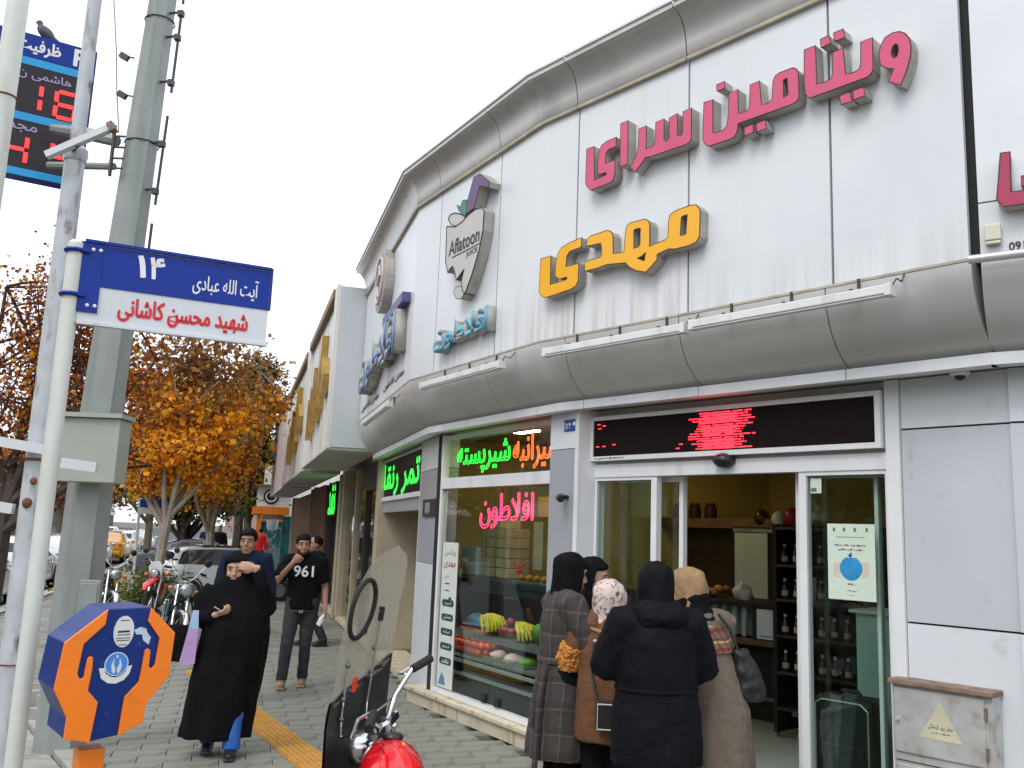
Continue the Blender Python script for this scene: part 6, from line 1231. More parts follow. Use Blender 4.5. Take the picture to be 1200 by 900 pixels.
def SCR(u, v, h=0.0):
    u = u * 0.80 - 0.015   # screen sheet: u to the rider's right, v height; bowed forward
    return SV @ V3((0.47 + h - 0.62 * u * u - 0.16 * (v - 1.0) ** 2, -u, v))
def sheet(mb, poly, th, step=0.045):
    """triangulated curved sheet from an outline in (u,v)"""
    us = [p[0] for p in poly]; vs_ = [p[1] for p in poly]
    def inside(x, y):
        c = False; n = len(poly)
        for i in range(n):
            (x1, y1), (x2, y2) = poly[i], poly[(i + 1) % n]
            if (y1 > y) != (y2 > y) and x < (x2 - x1) * (y - y1) / (y2 - y1) + x1: c = not c
        return c
    # horizontal spans, subdivided
    rows = []; v = min(vs_) + 1e-4; nv = max(2, int((max(vs_) - min(vs_)) / step))
    for k in range(nv + 1):
        y = min(vs_) + 1e-4 + (max(vs_) - min(vs_) - 2e-4) * k / nv; xs = []
        for i in range(len(poly)):
            (x1, y1), (x2, y2) = poly[i], poly[(i + 1) % len(poly)]
            if (y1 > y) != (y2 > y): xs.append((x2 - x1) * (y - y1) / (y2 - y1) + x1)
        rows.append((y, min(xs), max(xs)))
    n = 12; vs2 = []; fs = []
    for h in (0, th):
        for y, a, b in rows: vs2 += [SCR(a + (b - a) * j / n, y, h) for j in range(n + 1)]
    R_ = len(rows); o2 = R_ * (n + 1)
    for i in range(R_ - 1):
        for j in range(n):
            a = i * (n + 1) + j; q = (a, a + 1, a + n + 2, a + n + 1); fs.append(q); fs.append(tuple(x + o2 for x in q[::-1]))
    return mb.add(vs2, fs)
mb = MB(); sheet(mb, [(-0.24, 1.05), (-0.24, 1.30), (-0.225, 1.42), (-0.17, 1.54), (-0.08, 1.65), (0.02, 1.71), (0.12, 1.735), (0.19, 1.72), (0.23, 1.66), (0.24, 1.55), (0.24, 1.20), (0.10, 1.15), (0.0, 1.11), (-0.12, 1.08)], 0.004); ws = mb.build('windscreen', 'cloudy_screen', bk, smooth='all')
mb = MB(); sheet(mb, [(-0.27, 0.32), (-0.285, 1.0), (-0.25, 1.09), (-0.10, 1.12), (0.02, 1.14), (0.10, 1.18), (0.25, 1.255), (0.255, 0.32)], 0.012); mb.build('leg_shield', 'skirt', bk, smooth='all')
oc = (-0.085, 1.455); ov = [(oc[0] + 0.105 * cos(q) - 0.03 * sin(q), oc[1] + 0.115 * sin(q) + 0.05 * cos(q)) for q in [2 * pi * k / 28 for k in range(29)]]
mb = MB(); mb.tube([SCR(u, v, -0.004) for u, v in ov], 0.011, 8, cap=False); mb.build('oval_rim', 'rubber', ws, smooth='all')
mb = MB(); mb.tube([SCR(-0.14, 1.70 - 0.45, -0.01), SCR(-0.15, 1.0, -0.01), SCR(-0.15, 0.93, -0.02), SM @ V3((0.31, 0.14, 1.03))], 0.006, 6); mb.build('screen_stay', 'chrome', ws)
mb = MB(); mb.tube([SCR(0.09, 1.45, -0.012), SCR(0.075, 1.05, -0.012), SCR(0.07, 0.98, -0.02), SM @ V3((0.31, -0.14, 1.05))], 0.006, 6); mb.build('screen_stay', 'chrome', ws)
for u, v in ((0.09, 1.44), (0.085, 1.28), (0.08, 1.18), (-0.145, 1.22), (-0.15, 1.08), (-0.15, 1.0)): mb = MB(); mb.ell(SCR(u, v, -0.012), (0.012, 0.012, 0.012), 8, 6); mb.build('stay_clip', 'engine', ws)
mb = MB(); mb.tube([SCR(0.09, 1.46, -0.012), SCR(0.092, 1.40, -0.012)], 0.012, 8); mb.build('stay_head', 'rubber', ws)
mb = MB(); mb.prism([(-0.035 + 0.026 * cos(q), 1.13 + 0.034 * sin(q)) for q in [2 * pi * k / 14 for k in range(14)]], lambda u, v, h: SCR(u, v, h), -0.0035, -0.0015); mb.build('orange_sticker', 'sticker_orange', ws)
mb = MB(); rnd = random.Random(9); x = -0.115
while x < 0.01:
    l = rnd.uniform(.008, .018); mb.add([SCR(q, 1.315 + (q + .115) * .25 + h, -0.003) for q, h in ((x, 0), (x + l, 0), (x + l, .02), (x, .018))], [(0, 1, 2, 3)]); x += l + .006
mb.build('small_print', 'screen_print', ws, kind='stuff')
# parked motorcycles by the trees
motorcycle('motorcycle', 'teal motorcycle parked nearest the woman in black', (-4.72, 13.3, 0), RAD(-66), 'bike_teal', steer=RAD(15), lean=RAD(6), group='motorcycles parked by the trees')
motorcycle('motorcycle', 'red and white trail motorcycle parked by the tree trunks', (-6.45, 17.0, 0), RAD(-72), 'bike_red', steer=RAD(-20), lean=RAD(6), dirt=True, group='motorcycles parked by the trees', side='bike_red')
motorcycle('motorcycle', 'dark motorcycle with round headlight left of the trail bike', (-7.0, 16.2, 0), RAD(-58), 'bike_blue', steer=RAD(10), lean=RAD(6), group='motorcycles parked by the trees')

# ================================================================= CARS
mat('car_white', (0.68, 0.70, 0.72), 0.2, var=0.03, coat=0.7, scale=2); mat('car_grey', (0.10, 0.11, 0.125), 0.22, var=0.04, coat=0.7); mat('car_yellow', '#d9980f', 0.25, coat=0.6); mat('car_silver', (0.42, 0.44, 0.46), 0.22, metal=0.5, coat=0.6); mat('car_glass', (0.02, 0.024, 0.028), 0.06, spec=0.7); mat('tyre', (0.015, 0.015, 0.015), 0.8); mat('alloy', (0.38, 0.39, 0.40), 0.3, metal=0.8); mat('car_trim', (0.02, 0.02, 0.021), 0.55); mat('burgundy', '#4a1420', 0.3, coat=0.4)
CARS = {  # stations: x, half width sill, half width belt, half width roof, z bottom, z belt, z top
 'hatch': dict(L=[(-1.85, .60, .66, .55, .45, .70, .78), (-1.80, .74, .80, .62, .26, .86, .95), (-1.62, .79, .83, .58, .22, .93, 1.27), (-1.30, .80, .83, .56, .22, .92, 1.40), (-0.6, .81, .83, .57, .22, .90, 1.43), (0.0, .81, .83, .57, .22, .88, 1.42), (0.35, .81, .83, .56, .22, .87, 1.33), (0.75, .81, .83, .60, .22, .88, 1.07), (1.02, .80, .82, .70, .22, .86, .93), (1.45, .78, .80, .66, .23, .76, .80), (1.75, .70, .74, .56, .30, .62, .66), (1.86, .56, .60, .45, .36, .52, .56)], wb=(-1.22, 1.20), r=.29),
 'sedan': dict(L=[(-2.2, .60, .68, .58, .45, .74, .82), (-2.12, .76, .82, .66, .26, .90, .98), (-1.55, .82, .85, .68, .22, .92, 1.00), (-1.10, .82, .85, .60, .22, .92, 1.28), (-0.7, .83, .85, .57, .22, .90, 1.40), (0.0, .83, .85, .57, .22, .88, 1.43), (0.4, .83, .85, .57, .22, .88, 1.36), (0.95, .83, .85, .64, .22, .88, 1.02), (1.2, .82, .84, .72, .22, .87, .93), (1.8, .79, .82, .68, .24, .76, .80), (2.08, .70, .74, .58, .30, .62, .66), (2.18, .58, .62, .48, .36, .54, .58)], wb=(-1.38, 1.30), r=.30)}
def car(name, label, loc, yaw, paint, kind, scale=1.0, group=None, roof=None):
    t = thing(name, label, 'car', loc, yaw, group); t.scale = (scale,) * 3; S = CARS[kind]; st = S['L']
    rg = []
    for x, a, b, c, zb, zl, zt in st: rg.append([V3(p) for p in ((x, -a * .9, zb), (x, -a, zb + .06), (x, -b, (zb + zl) / 2 + .03), (x, -b * .985, zl), (x, -c * 1.02, zt - .035), (x, -c * .8, zt), (x, 0, zt + .012), (x, c * .8, zt), (x, c * 1.02, zt - .035), (x, b * .985, zl), (x, b, (zb + zl) / 2 + .03), (x, a, zb + .06), (x, a * .9, zb))])
    mb = MB(); mb.rings(rg); body = mb.build('body', paint, t, smooth=True)
    def at(i, f, side, off):   # point between belt (f=0) and roof edge (f=1) of station i
        x, a, b, c, zb, zl, zt = st[i]; p0 = V3((x, side * b * .985, zl)); p1 = V3((x, side * c * 1.02, zt - .035)); return p0.lerp(p1, f) + V3((0, side * off, off * .4))
    idx = [i for i, q in enumerate(st) if q[6] - q[5] > 0.16]
    for side in (-1, 1):
        groups = [idx[:len(idx) // 2 + 1], idx[len(idx) // 2:]]
        for g_ in groups:
            up = [at(i, .93, side, .008) for i in g_]; lo = [at(i, .10, side, .008) for i in g_]
            up[0] += V3((.06, 0, 0)); lo[0] += V3((.04, 0, 0)); up[-1] -= V3((.05, 0, 0)); lo[-1] -= V3((.04, 0, 0)); n = len(g_)
            mb = MB(); vs_ = lo + up; fs = [(k, k + 1, n + k + 1, n + k) if side < 0 else (k + 1, k, n + k, n + k + 1) for k in range(n - 1)]; mb.add(vs_, fs); mb.build('side_window', 'car_glass', t)
        mb = MB(); mb.box((0.15, side * .84, .80), (.16, .02, .025)); mb.build('door_handle', 'car_trim', t)
        mb = MB(); mb.ell((0.72, side * .92, .96), (.06, .10, .065), 10, 7); mb.build('door_mirror', paint, t, smooth=True)
        for x in (0.55, -0.55): mb = MB(); mb.box((x, side * (.838), .60), (.008, .012, .62)); mb.build('door_seam', 'car_trim', t)
        mb = MB(); q = st[1]; mb.ell((st[0][0] + .10, side * .64, .82), (.09, .13, .10), 12, 8); mb.build('tail_light', 'lamp_red', t, smooth=True)
        mb = MB(); mb.ell((st[-1][0] - .16, side * .56, .64), (.16, .16, .07), 12, 8); mb.build('headlight', 'lamp_lens', t, smooth=True)
        for x in S['wb']:
            c = V3((x, side * .74, S['r'])); mb = MB(); mb.lathe([(S['r'] * .6, -.09), (S['r'] * .97, -.09), (S['r'], -.06), (S['r'], .06), (S['r'] * .97, .09), (S['r'] * .6, .09)], c, 24, RX90); w_ = mb.build('wheel', 'tyre', t, smooth=True)
            mb = MB(); mb.lathe([(S['r'] * .62, -.093), (S['r'] * .58, -.085), (.05, -.075 )], c, 20, RX90, cap=True); mb.lathe([(S['r'] * .62, .093), (S['r'] * .58, .085), (.05, .075)], c, 20, RX90); mb.build('hub_cap', 'alloy', w_, smooth=True)
            mb = MB(); mb.torus((x, side * .80, S['r'] + .02), S['r'] * 1.10, .035, RX90, 24, 6); mb.build('wheel_arch', 'car_trim', t)
    # windscreen and rear window
    for g_, nm in ((idx[-2:] if False else [idx[-1], idx[-1] + 1], 'windscreen'), ([idx[0] - 1, idx[0]] if kind == 'hatch' else [idx[0] - 1, idx[0] + 1], 'rear_window')):
        i, j = g_; (x0, a0, b0, c0, _, l0, t0), (x1, a1, b1, c1, _, l1, t1) = st[i], st[j]
        if nm == 'windscreen': i, j = idx[-2], idx[-1] + 1; (x0, a0, b0, c0, _, l0, t0), (x1, a1, b1, c1, _, l1, t1) = st[i], st[j]
        n_ = V3((-(t1 - t0), 0, x1 - x0)).normalized() * .012
        p = [V3((x0 + .03, -c0 * .86, t0)) + n_, V3((x1 - .03, -c1 * .92, t1)) + n_, V3((x1 - .03, c1 * .92, t1)) + n_, V3((x0 + .03, c0 * .86, t0)) + n_]
        mid = [p[0].lerp(p[1], .5) + V3((0, 0, .02)), p[3].lerp(p[2], .5) + V3((0, 0, .02))]
        mb = MB(); mb.add([p[0], mid[0], mid[1], p[3], p[1], p[2]], [(0, 1, 2, 3), (1, 4, 5, 2)]); mb.build(nm, 'car_glass', t)
    mb = MB(); x = st[0][0]; mb.box((x - .03, 0, .48), (.14, 1.42, .20)); mb.build('rear_bumper', paint, t, bevel=.05); mb = MB(); x = st[-1][0]; mb.box((x - .02, 0, .42), (.14, 1.34, .2)); mb.build('front_bumper', paint, t, bevel=.05)
    mb = MB(); mb.box((st[0][0] - .06, 0, .66), (.04, .5, .11)); mb.build('number_plate', 'white_vinyl', t)
    if roof: mb = MB(); mb.box((-.45, 0, 1.452), (.9, 1.0, .02)); mb.build('roof_panel', roof, t, bevel=.008)
    return t
car('hatchback_car', 'white hatchback parked on the pavement behind the woman in black', (-6.75, 22.6, 0.0), RAD(34), 'car_white', 'hatch', 0.88, roof='burgundy')
car('sedan_car', 'dark grey saloon car just behind the white hatchback', (-9.4, 28.5, 0.0), RAD(25), 'car_grey', 'sedan', 0.92)
SA = atan2(US.y, US.x)
for i, (a, b, yaw, p, k, lab) in enumerate([(22.0, -5.4, SA, 'car_white', 'sedan', 'white saloon car parked nearest at the left edge'), (27.6, -5.5, SA, 'car_white', 'hatch', 'white hatchback parked second along the kerb'), (33.5, -5.4, SA, 'car_white', 'sedan', 'white saloon car parked third along the kerb'), (40, -5.5, SA, 'car_silver', 'sedan', 'silver saloon car parked fourth along the kerb'), (46.5, -5.4, SA, 'car_yellow', 'sedan', 'yellow taxi parked along the kerb'), (53, -5.5, SA, 'car_white', 'hatch', 'white hatchback parked beyond the yellow taxi'), (30, -8.8, SA + pi, 'car_white', 'sedan', 'white saloon car coming along the near lane'), (44, -9.2, SA + pi, 'car_silver', 'hatch', 'silver hatchback in traffic on the near lane'), (60, -9, SA + pi, 'car_white', 'sedan', 'white saloon car in traffic far along the road'), (62, -5.5, SA, 'car_white', 'sedan', 'white saloon car parked farthest along the kerb'), (75, -9, SA + pi, 'car_white', 'hatch', 'white hatchback in the distant traffic'), (38, -13, SA, 'car_white', 'sedan', 'white saloon car on the far side of the road'), (55, -13.5, SA, 'car_grey', 'sedan', 'grey saloon car on the far side of the road')]):
    c = ST(a, b, -0.15); car('parked_car' if b > -6 else 'moving_car', lab, (c.x, c.y, -0.15), yaw, p, k, group='cars on the street')
# ================================================================= TREES AND SHRUBS
mat('bark', (0.16, 0.13, 0.10), 0.9, var=0.3, scale=9, bump=0.5, bs=30); mat('bark_dark', (0.07, 0.055, 0.045), 0.95, var=0.3, scale=9, bump=0.5, bs=30); mat('bark_pale', (0.30, 0.26, 0.21), 0.85, var=0.3, scale=5, bump=0.3, bs=30)
def leaf_mat(name, cols, tr=0.45):
    m = mat(name, (0.1, 0.1, 0.1), 0.6, island=cols); t = m.node_tree; N = t.nodes; L = t.links; b = N['Principled BSDF']; src = b.inputs['Base Color'].links[0].from_socket
    tl = N.new('ShaderNodeBsdfTranslucent'); L.new(src, tl.inputs[0]); mx = N.new('ShaderNodeMixShader'); mx.inputs[0].default_value = tr; L.new(b.outputs[0], mx.inputs[1]); L.new(tl.outputs[0], mx.inputs[2]); L.new(mx.outputs[0], N['Material Output'].inputs[0]); return m
leaf_mat('leaf_gold', ['#e89a10', '#f5b61c', '#d9820f', '#f2a81a', '#c9741a', '#f7c43a']); leaf_mat('leaf_brown', ['#86603a', '#a3733f', '#6b4b2e', '#c08a3a', '#7a5a3a', '#b3853f']); leaf_mat('leaf_rust', ['#8a3f1c', '#5e3016', '#a5531f', '#3f2614', '#7a4626', '#b8692a'])
leaf_mat('leaf_olive', ['#8c7f1c', '#a8911d', '#5f6b1c', '#c19a22', '#4c5a1a', '#7d7a22']); leaf_mat('leaf_dark', ['#26391a', '#2f4520', '#1c2b15', '#3a4d22', '#233417']); leaf_mat('leaf_green', ['#3a4f18', '#4e611c', '#2c3d15', '#6a6f20', '#5a5a1c'])
def tree(name, label, base, crown, trunk_r, mats, n_leaf, seed, forks=6, lean=(0, 0), bark='bark', leaf=(0.05, 0.12), fork_z=None, clump=0.32, trunks=1, cat='tree', group=None, droop=0.6, sub=5, split=None):
    """crown = list of (centre, radii) ellipsoids relative to the base"""
    rnd = random.Random(seed); t = thing(name, label, cat, base, 0, group)
    tips = []; tb = MB()
    def lim(p0, p1, r0, r1, bend=0.12, n=5):
        pts = []; d = p1 - p0; off = V3((rnd.uniform(-1, 1), rnd.uniform(-1, 1), rnd.uniform(-.3, .6))) * d.length * bend
        for k in range(n + 1):
            f = k / n; pts.append(p0.lerp(p1, f) + off * sin(pi * f))
        tb.tube(pts, [r0 + (r1 - r0) * k / n for k in range(n + 1)], 7 if r0 > 0.03 else 5); return pts
    allc = crown
    for ti in range(trunks):
        fz = fork_z or 1.6; b0 = V3((rnd.uniform(-.25, .25) * (trunks > 1), rnd.uniform(-.25, .25) * (trunks > 1), -0.05)); top = V3((lean[0] + b0.x * 2, lean[1] + b0.y * 2, fz))
        tr_ = lim(b0, top, trunk_r, trunk_r * .72, 0.05, 6)
        for f in range(forks):
            c, r = allc[(f + ti) % len(allc)]; 
            while True:
                q = V3((rnd.uniform(-1, 1), rnd.uniform(-1, 1), rnd.uniform(-.7, 1)))
                if 0.25 < q.length < 0.9: break
            e = V3(c) + V3((q.x * r[0], q.y * r[1], q.z * r[2])); st_ = tr_[-1] if f % 2 else tr_[-2]
            lp = lim(st_, e, trunk_r * .5, trunk_r * .12, 0.14)
            for s_ in range(sub):
                p = lp[rnd.randint(2, 5)]
                while True:
                    q = V3((rnd.uniform(-1, 1), rnd.uniform(-1, 1), rnd.uniform(-.9, 1)))
                    if q.length < 1: break
                c2, r2 = allc[rnd.randrange(len(allc))]; e2 = V3(c2) + V3((q.x * r2[0], q.y * r2[1], q.z * r2[2])); e2 = p + (e2 - p) * rnd.uniform(.5, 1)
                sp = lim(p, e2, trunk_r * .16, 0.008, 0.12, 4)
                for w_ in range(4):
                    b_ = sp[rnd.randint(1, 4)]; e3 = b_ + V3((rnd.uniform(-1, 1), rnd.uniform(-1, 1), rnd.uniform(-.6, .8))) * rnd.uniform(.3, .8) * min(1, r2[2]); tb.tube([b_, b_.lerp(e3, .5) + V3((0, 0, .04)), e3], [0.008, 0.006, 0.003], 4); tips += [e3, b_.lerp(e3, .6), b_]
    tb.build('trunk', bark, t, smooth=True)
    k = len(mats)
    for mi, (lm, share) in enumerate(mats):
        vs_, fs = [], []
        sel = [tips[i] for i in range(len(tips)) if (i * 7 + seed) % k == mi] or tips
        if split is not None: sel = [q for q in tips if (q.z + rnd.gauss(0, .5) < split) == (mi == 0)] or tips
        for i in range(int(n_leaf * share)):
            p = sel[rnd.randrange(len(sel))] + V3((rnd.gauss(0, clump), rnd.gauss(0, clump), rnd.gauss(-.05, clump * .8)))
            d = V3((rnd.gauss(0, 1), rnd.gauss(0, 1), rnd.gauss(-droop, .7))).normalized(); s_ = d.orthogonal().normalized(); s_ = (Matrix.Rotation(rnd.random() * 6.28, 3, d) @ s_); nn = d.cross(s_)
            l = leaf[0] + (leaf[1] - leaf[0]) * rnd.random() ** 1.6; wd = l * rnd.uniform(.35, .5); o = len(vs_)
            vs_ += [p, p + d * l * .5 + s_ * wd + nn * wd * .3, p + d * l, p + d * l * .5 - s_ * wd + nn * wd * .3]; fs += [(o, o + 1, o + 2), (o, o + 2, o + 3)]
        me = bpy.data.meshes.new('crown'); me.from_pydata([tuple(v) for v in vs_], [], fs); me.update(); obj('crown', me, lm, t, kind=None)
    return t
tree('autumn_tree', 'golden orange autumn tree behind the parked motorcycles', (-7.75, 20.6, 0), [((0.2, 0, 3.3), (1.9, 1.5, 1.0)), ((1.2, 0.2, 4.5), (1.5, 1.4, 1.2)), ((-0.5, 0.3, 4.9), (1.2, 1.3, 1.1)), ((0.7, 0, 5.6), (1.5, 1.3, 0.8))], 0.13, [('leaf_gold', .66), ('leaf_brown', .34)], 18000, 3, forks=8, lean=(0.15, 0), bark='bark_pale', fork_z=1.9, clump=0.2, leaf=(0.05, 0.19), split=4.6, sub=7)
tree('autumn_tree', 'brown-leaved tree just right of the golden autumn tree', (-7.6, 24.5, 0), [((0.2, 0, 4.4), (1.2, 1.3, 1.5)), ((-0.7, 0, 5.4), (1.1, 1.1, 1.0)), ((-0.2, 0, 3.2), (1.2, 1.2, 0.7))], 0.15, [('leaf_brown', .55), ('leaf_gold', .45)], 14000, 8, forks=7, lean=(-0.3, 0), bark='bark_pale', fork_z=1.8, clump=0.25, leaf=(0.08, 0.16))
tree('autumn_tree', 'sparse rust-brown tree behind the poles at the left', (-7.0, 12.6, 0), [((0.7, 0, 4.0), (1.5, 1.6, 1.3)), ((0.9, -0.2, 5.1), (1.3, 1.4, 0.8)), ((1.1, 0.2, 2.9), (1.3, 1.4, 0.6))], 0.15, [('leaf_rust', .8), ('leaf_gold', .2)], 13000, 21, forks=9, lean=(0.1, 0), bark='bark_dark', fork_z=1.9, clump=0.17, leaf=(0.04, 0.085), sub=7)
tree('evergreen_tree', 'dark green evergreen rising behind the autumn trees', (-9.9, 33.5, 0), [((0.2, 0, 4.6), (1.3, 1.3, 1.6)), ((0.4, 0, 6.6), (1.0, 1.0, 1.3)), ((0.45, 0, 8.0), (0.6, 0.6, 0.8))], 0.2, [('leaf_dark', 1)], 12000, 5, forks=10, fork_z=3.0, bark='bark_dark', clump=0.2, leaf=(0.08, 0.16), droop=0.2)
tree('roadside_tree', 'yellow-green tree beside the far shops', (-11.6, 41, 0), [((0, 0, 5.0), (2.2, 2.2, 1.8)), ((-0.6, 0, 3.6), (2.4, 2.2, 1.2))], 0.22, [('leaf_olive', 1)], 12000, 13, forks=9, fork_z=2.2, clump=0.35, leaf=(0.12, 0.22))
tree('roadside_tree', 'low dark green tree behind the brown-leaved tree', (-10.2, 29, 0), [((0.2, 0, 2.9), (1.8, 1.6, 1.0)), ((-0.9, 0, 3.1), (1.4, 1.4, 0.8))], 0.16, [('leaf_green', 1)], 9000, 17, forks=8, fork_z=1.5, trunks=2, clump=0.25, leaf=(0.08, 0.16), bark='bark_dark')
tree('roadside_tree', 'olive street tree standing left of the evergreen', (-14.0, 36, 0), [((0, 0, 4.2), (2.2, 2, 1.6)), ((0.6, 0, 5.2), (1.6, 1.6, 1.2))], 0.18, [('leaf_brown', .5), ('leaf_olive', .5)], 9000, 19, forks=8, fork_z=2.0, clump=0.32, leaf=(0.1, 0.2))
tree('roadside_tree', 'green and gold street tree far along the kerb', (-17.5, 50, 0), [((0, 0, 5), (3, 2.6, 2))], 0.2, [('leaf_green', .6), ('leaf_gold', .4)], 9000, 29, forks=8, fork_z=2.4, clump=0.4, leaf=(0.14, 0.26))
tree('roadside_tree', 'brown street tree at the far left beyond the cars', (-25, 52, 0), [((0, 0, 5), (3.4, 3, 2.4))], 0.2, [('leaf_brown', .7), ('leaf_gold', .3)], 9000, 31, forks=8, fork_z=2.4, clump=0.4, leaf=(0.14, 0.26))
tree('roadside_tree', 'gold street tree between the far parked cars', (-19.5, 40, 0), [((0, 0, 4.2), (2.2, 2.2, 1.6))], 0.17, [('leaf_gold', .6), ('leaf_brown', .4)], 8000, 37, forks=7, fork_z=2.2, clump=0.3, leaf=(0.1, 0.2))
for i, (x, y) in enumerate(((-14, 66), (-21, 72), (-33, 66), (-19, 90), (-27, 60), (-44, 84))):
    tree('distant_tree', 'distant %s tree, %s of six closing the street view' % (('green', 'brown', 'golden')[i % 3], ords[i]), (x, y, -0.1), [((0, 0, 5.5), (4, 3.5, 2.8))], 0.25, [(('leaf_green', 'leaf_brown', 'leaf_olive')[i % 3], 1)], 6000, 50 + i, forks=7, fork_z=2.6, clump=0.5, leaf=(0.2, 0.36), group='distant trees closing the street')
tree('roadside_tree', 'bare-topped rust tree beyond the nearest parked car', (-17.2, 32, 0), [((0, 0, 3.6), (2.4, 2.2, 1.6))], 0.17, [('leaf_rust', .7), ('leaf_gold', .3)], 8000, 41, forks=7, fork_z=1.8, clump=0.3, leaf=(0.09, 0.18))
# across the road, mirrored in the glass
for i in range(4):
    c = ST(-16 + i * 11, -25.5, -0.15); tree('kerbside_tree', 'olive tree across the road, %s from the near end' % ords[i], tuple(c), [((0, 0, 5.0), (2.6, 2.6, 2.2))], 0.18, [(('leaf_brown', 'leaf_green')[i % 2], 1)], 3500, 70 + i, forks=6, fork_z=2.3, clump=0.5, leaf=(0.2, 0.36), group='trees across the road')
def shrub(label, base, r, h, m, n, seed):
    rnd = random.Random(seed); t = thing('shrub', label, 'shrub', base, 0, 'shrubs under the street trees'); tb = MB(); tips = []
    for k in range(9):
        q = rnd.random() * 6.28; e = V3((r * .8 * cos(q) * rnd.random(), r * .8 * sin(q) * rnd.random(), h * rnd.uniform(.5, .95))); tb.tube([(0, 0, -.03), e * .5 + V3((0, 0, .05)), e], [0.012, 0.009, 0.004], 5); tips += [e, e * .7]
    tb.build('stems', 'bark_dark', t); vs_, fs = [], []
    for i in range(n):
        p = tips[rnd.randrange(len(tips))] + V3((rnd.gauss(0, r * .35), rnd.gauss(0, r * .35), rnd.gauss(0, h * .16))); p.z = max(.03, p.z); d = V3((rnd.gauss(0, 1), rnd.gauss(0, 1), rnd.gauss(.2, .7))).normalized(); s_ = d.orthogonal(); l = rnd.uniform(.05, .1); o = len(vs_); vs_ += [p, p + d * l * .5 + s_ * l * .3, p + d * l, p + d * l * .5 - s_ * l * .3]; fs += [(o, o + 1, o + 2), (o, o + 2, o + 3)]
    me = bpy.data.meshes.new('foliage'); me.from_pydata([tuple(v) for v in vs_], [], fs); me.update(); obj('foliage', me, m, t)
shrub('yellow-green shrub left of the parked motorcycles', (-8.35, 19.0, 0), .55, .8, 'leaf_olive', 1800, 2); shrub('dark green shrub at the foot of the golden tree', (-7.2, 18.6, 0), .5, .5, 'leaf_green', 1400, 4); shrub('low leafy shrub behind the trail motorcycle', (-8.0, 21.4, 0), .7, .7, 'leaf_green', 1600, 6)
rnd = random.Random(77); vs_, fs = [], []
for i in range(170):     # fallen leaves
    c = ST(rnd.uniform(6, 24), -3.6 + abs(rnd.gauss(0, 1.5)), 0.006); q = rnd.random() * 6.28; l = rnd.uniform(.02, .045); d = V3((cos(q), sin(q), 0)) * l; n = V3((-d.y, d.x, 0)) * .45; o = len(vs_); z = V3((0, 0, rnd.uniform(.004, .012)))
    if (c - FB.p).dot(FB.n) < 0.2 and (c - FC.p).dot(FC.n) < 0.2: continue
    vs_ += [c, c + d * .5 + n + z, c + d + z * .5, c + d * .5 - n + z]; fs += [(o, o + 1, o + 2), (o, o + 2, o + 3)]
me = bpy.data.meshes.new('fallen_leaves'); me.from_pydata([tuple(v) for v in vs_], [], fs); me.update(); o = obj('fallen_leaves', me, 'leaf_brown'); tag(o, 'dry leaves scattered over the pavement', 'leaves', None, 'stuff')
# ================================================================= PEOPLE
mat('skin', (0.50, 0.29, 0.20), 0.5, var=0.08, scale=20, sss=0.12); mat('skin_tan', (0.36, 0.19, 0.12), 0.5, var=0.08, scale=20, sss=0.1); mat('hair', (0.006, 0.0045, 0.004), 0.7, spec=0.15, var=0.3, scale=40); mat('eye_dark', (0.01, 0.008, 0.008), 0.2); mat('lip_tone', (0.36, 0.13, 0.11), 0.5)
mat('cloth_black', (0.006, 0.006, 0.007), 0.9, spec=0.12, var=0.3, scale=14, bump=0.3, bs=50); mat('parka', (0.0045, 0.005, 0.0075), 0.7, spec=0.12, var=0.35, scale=7, bump=0.5, bs=22); mat('jeans_light', (0.20, 0.34, 0.50), 0.85, var=0.2, scale=9, bump=0.3, bs=90); mat('jeans_blue', (0.03, 0.14, 0.50), 0.85, var=0.2, scale=9, bump=0.3, bs=90); mat('jeans_grey', (0.045, 0.048, 0.052), 0.9, spec=0.15, var=0.25, scale=9, bump=0.3, bs=90)
mat('brown_coat', (0.13, 0.052, 0.02), 0.85, var=0.25, scale=10, bump=0.4, bs=40); mat('fur_orange', (0.55, 0.22, 0.04), 0.95, var=0.4, scale=25, bump=0.8, bs=45); mat('taupe', (0.14, 0.108, 0.083), 0.85, var=0.15, scale=10, bump=0.3, bs=40); mat('beige_scarf', (0.29, 0.185, 0.09), 0.85, var=0.2, scale=8, bump=0.3, bs=40); mat('navy', (0.012, 0.018, 0.045), 0.85, spec=0.15, var=0.2); mat('boot_tan', (0.30, 0.19, 0.11), 0.7, var=0.2, scale=12); mat('shoe_black', (0.012, 0.012, 0.012), 0.45); mat('lilac', (0.42, 0.27, 0.50), 0.6, var=0.15, scale=8); mat('pale_blue', (0.35, 0.48, 0.68), 0.6, var=0.15)
mat('floral', (0.62, 0.50, 0.46), 0.85, var=0.05, scale=5, spots=((42, 42, 42), '#5c3a3f', 0.9, 0.55, 0.60))
grid_mat('plaid', (0.048, 0.041, 0.038), [('XY', 0.145, 0.012, '#7d7268', 0.6), ('Z', 0.15, 0.012, '#7d7268', 0.5), ('XY', 0.145, 0.05, '#2b2423', 0.35), ('Z', 0.15, 0.05, '#2b2423', 0.35)])
grid_mat('rug_stripe', (0.16, 0.10, 0.07), [('Z', 0.05, 0.018, '#7a2a22', 0.9), ('Z', 0.083, 0.012, '#b8a07a', 0.8), ('XY', 0.06, 0.012, '#4a1c18', 0.7)])
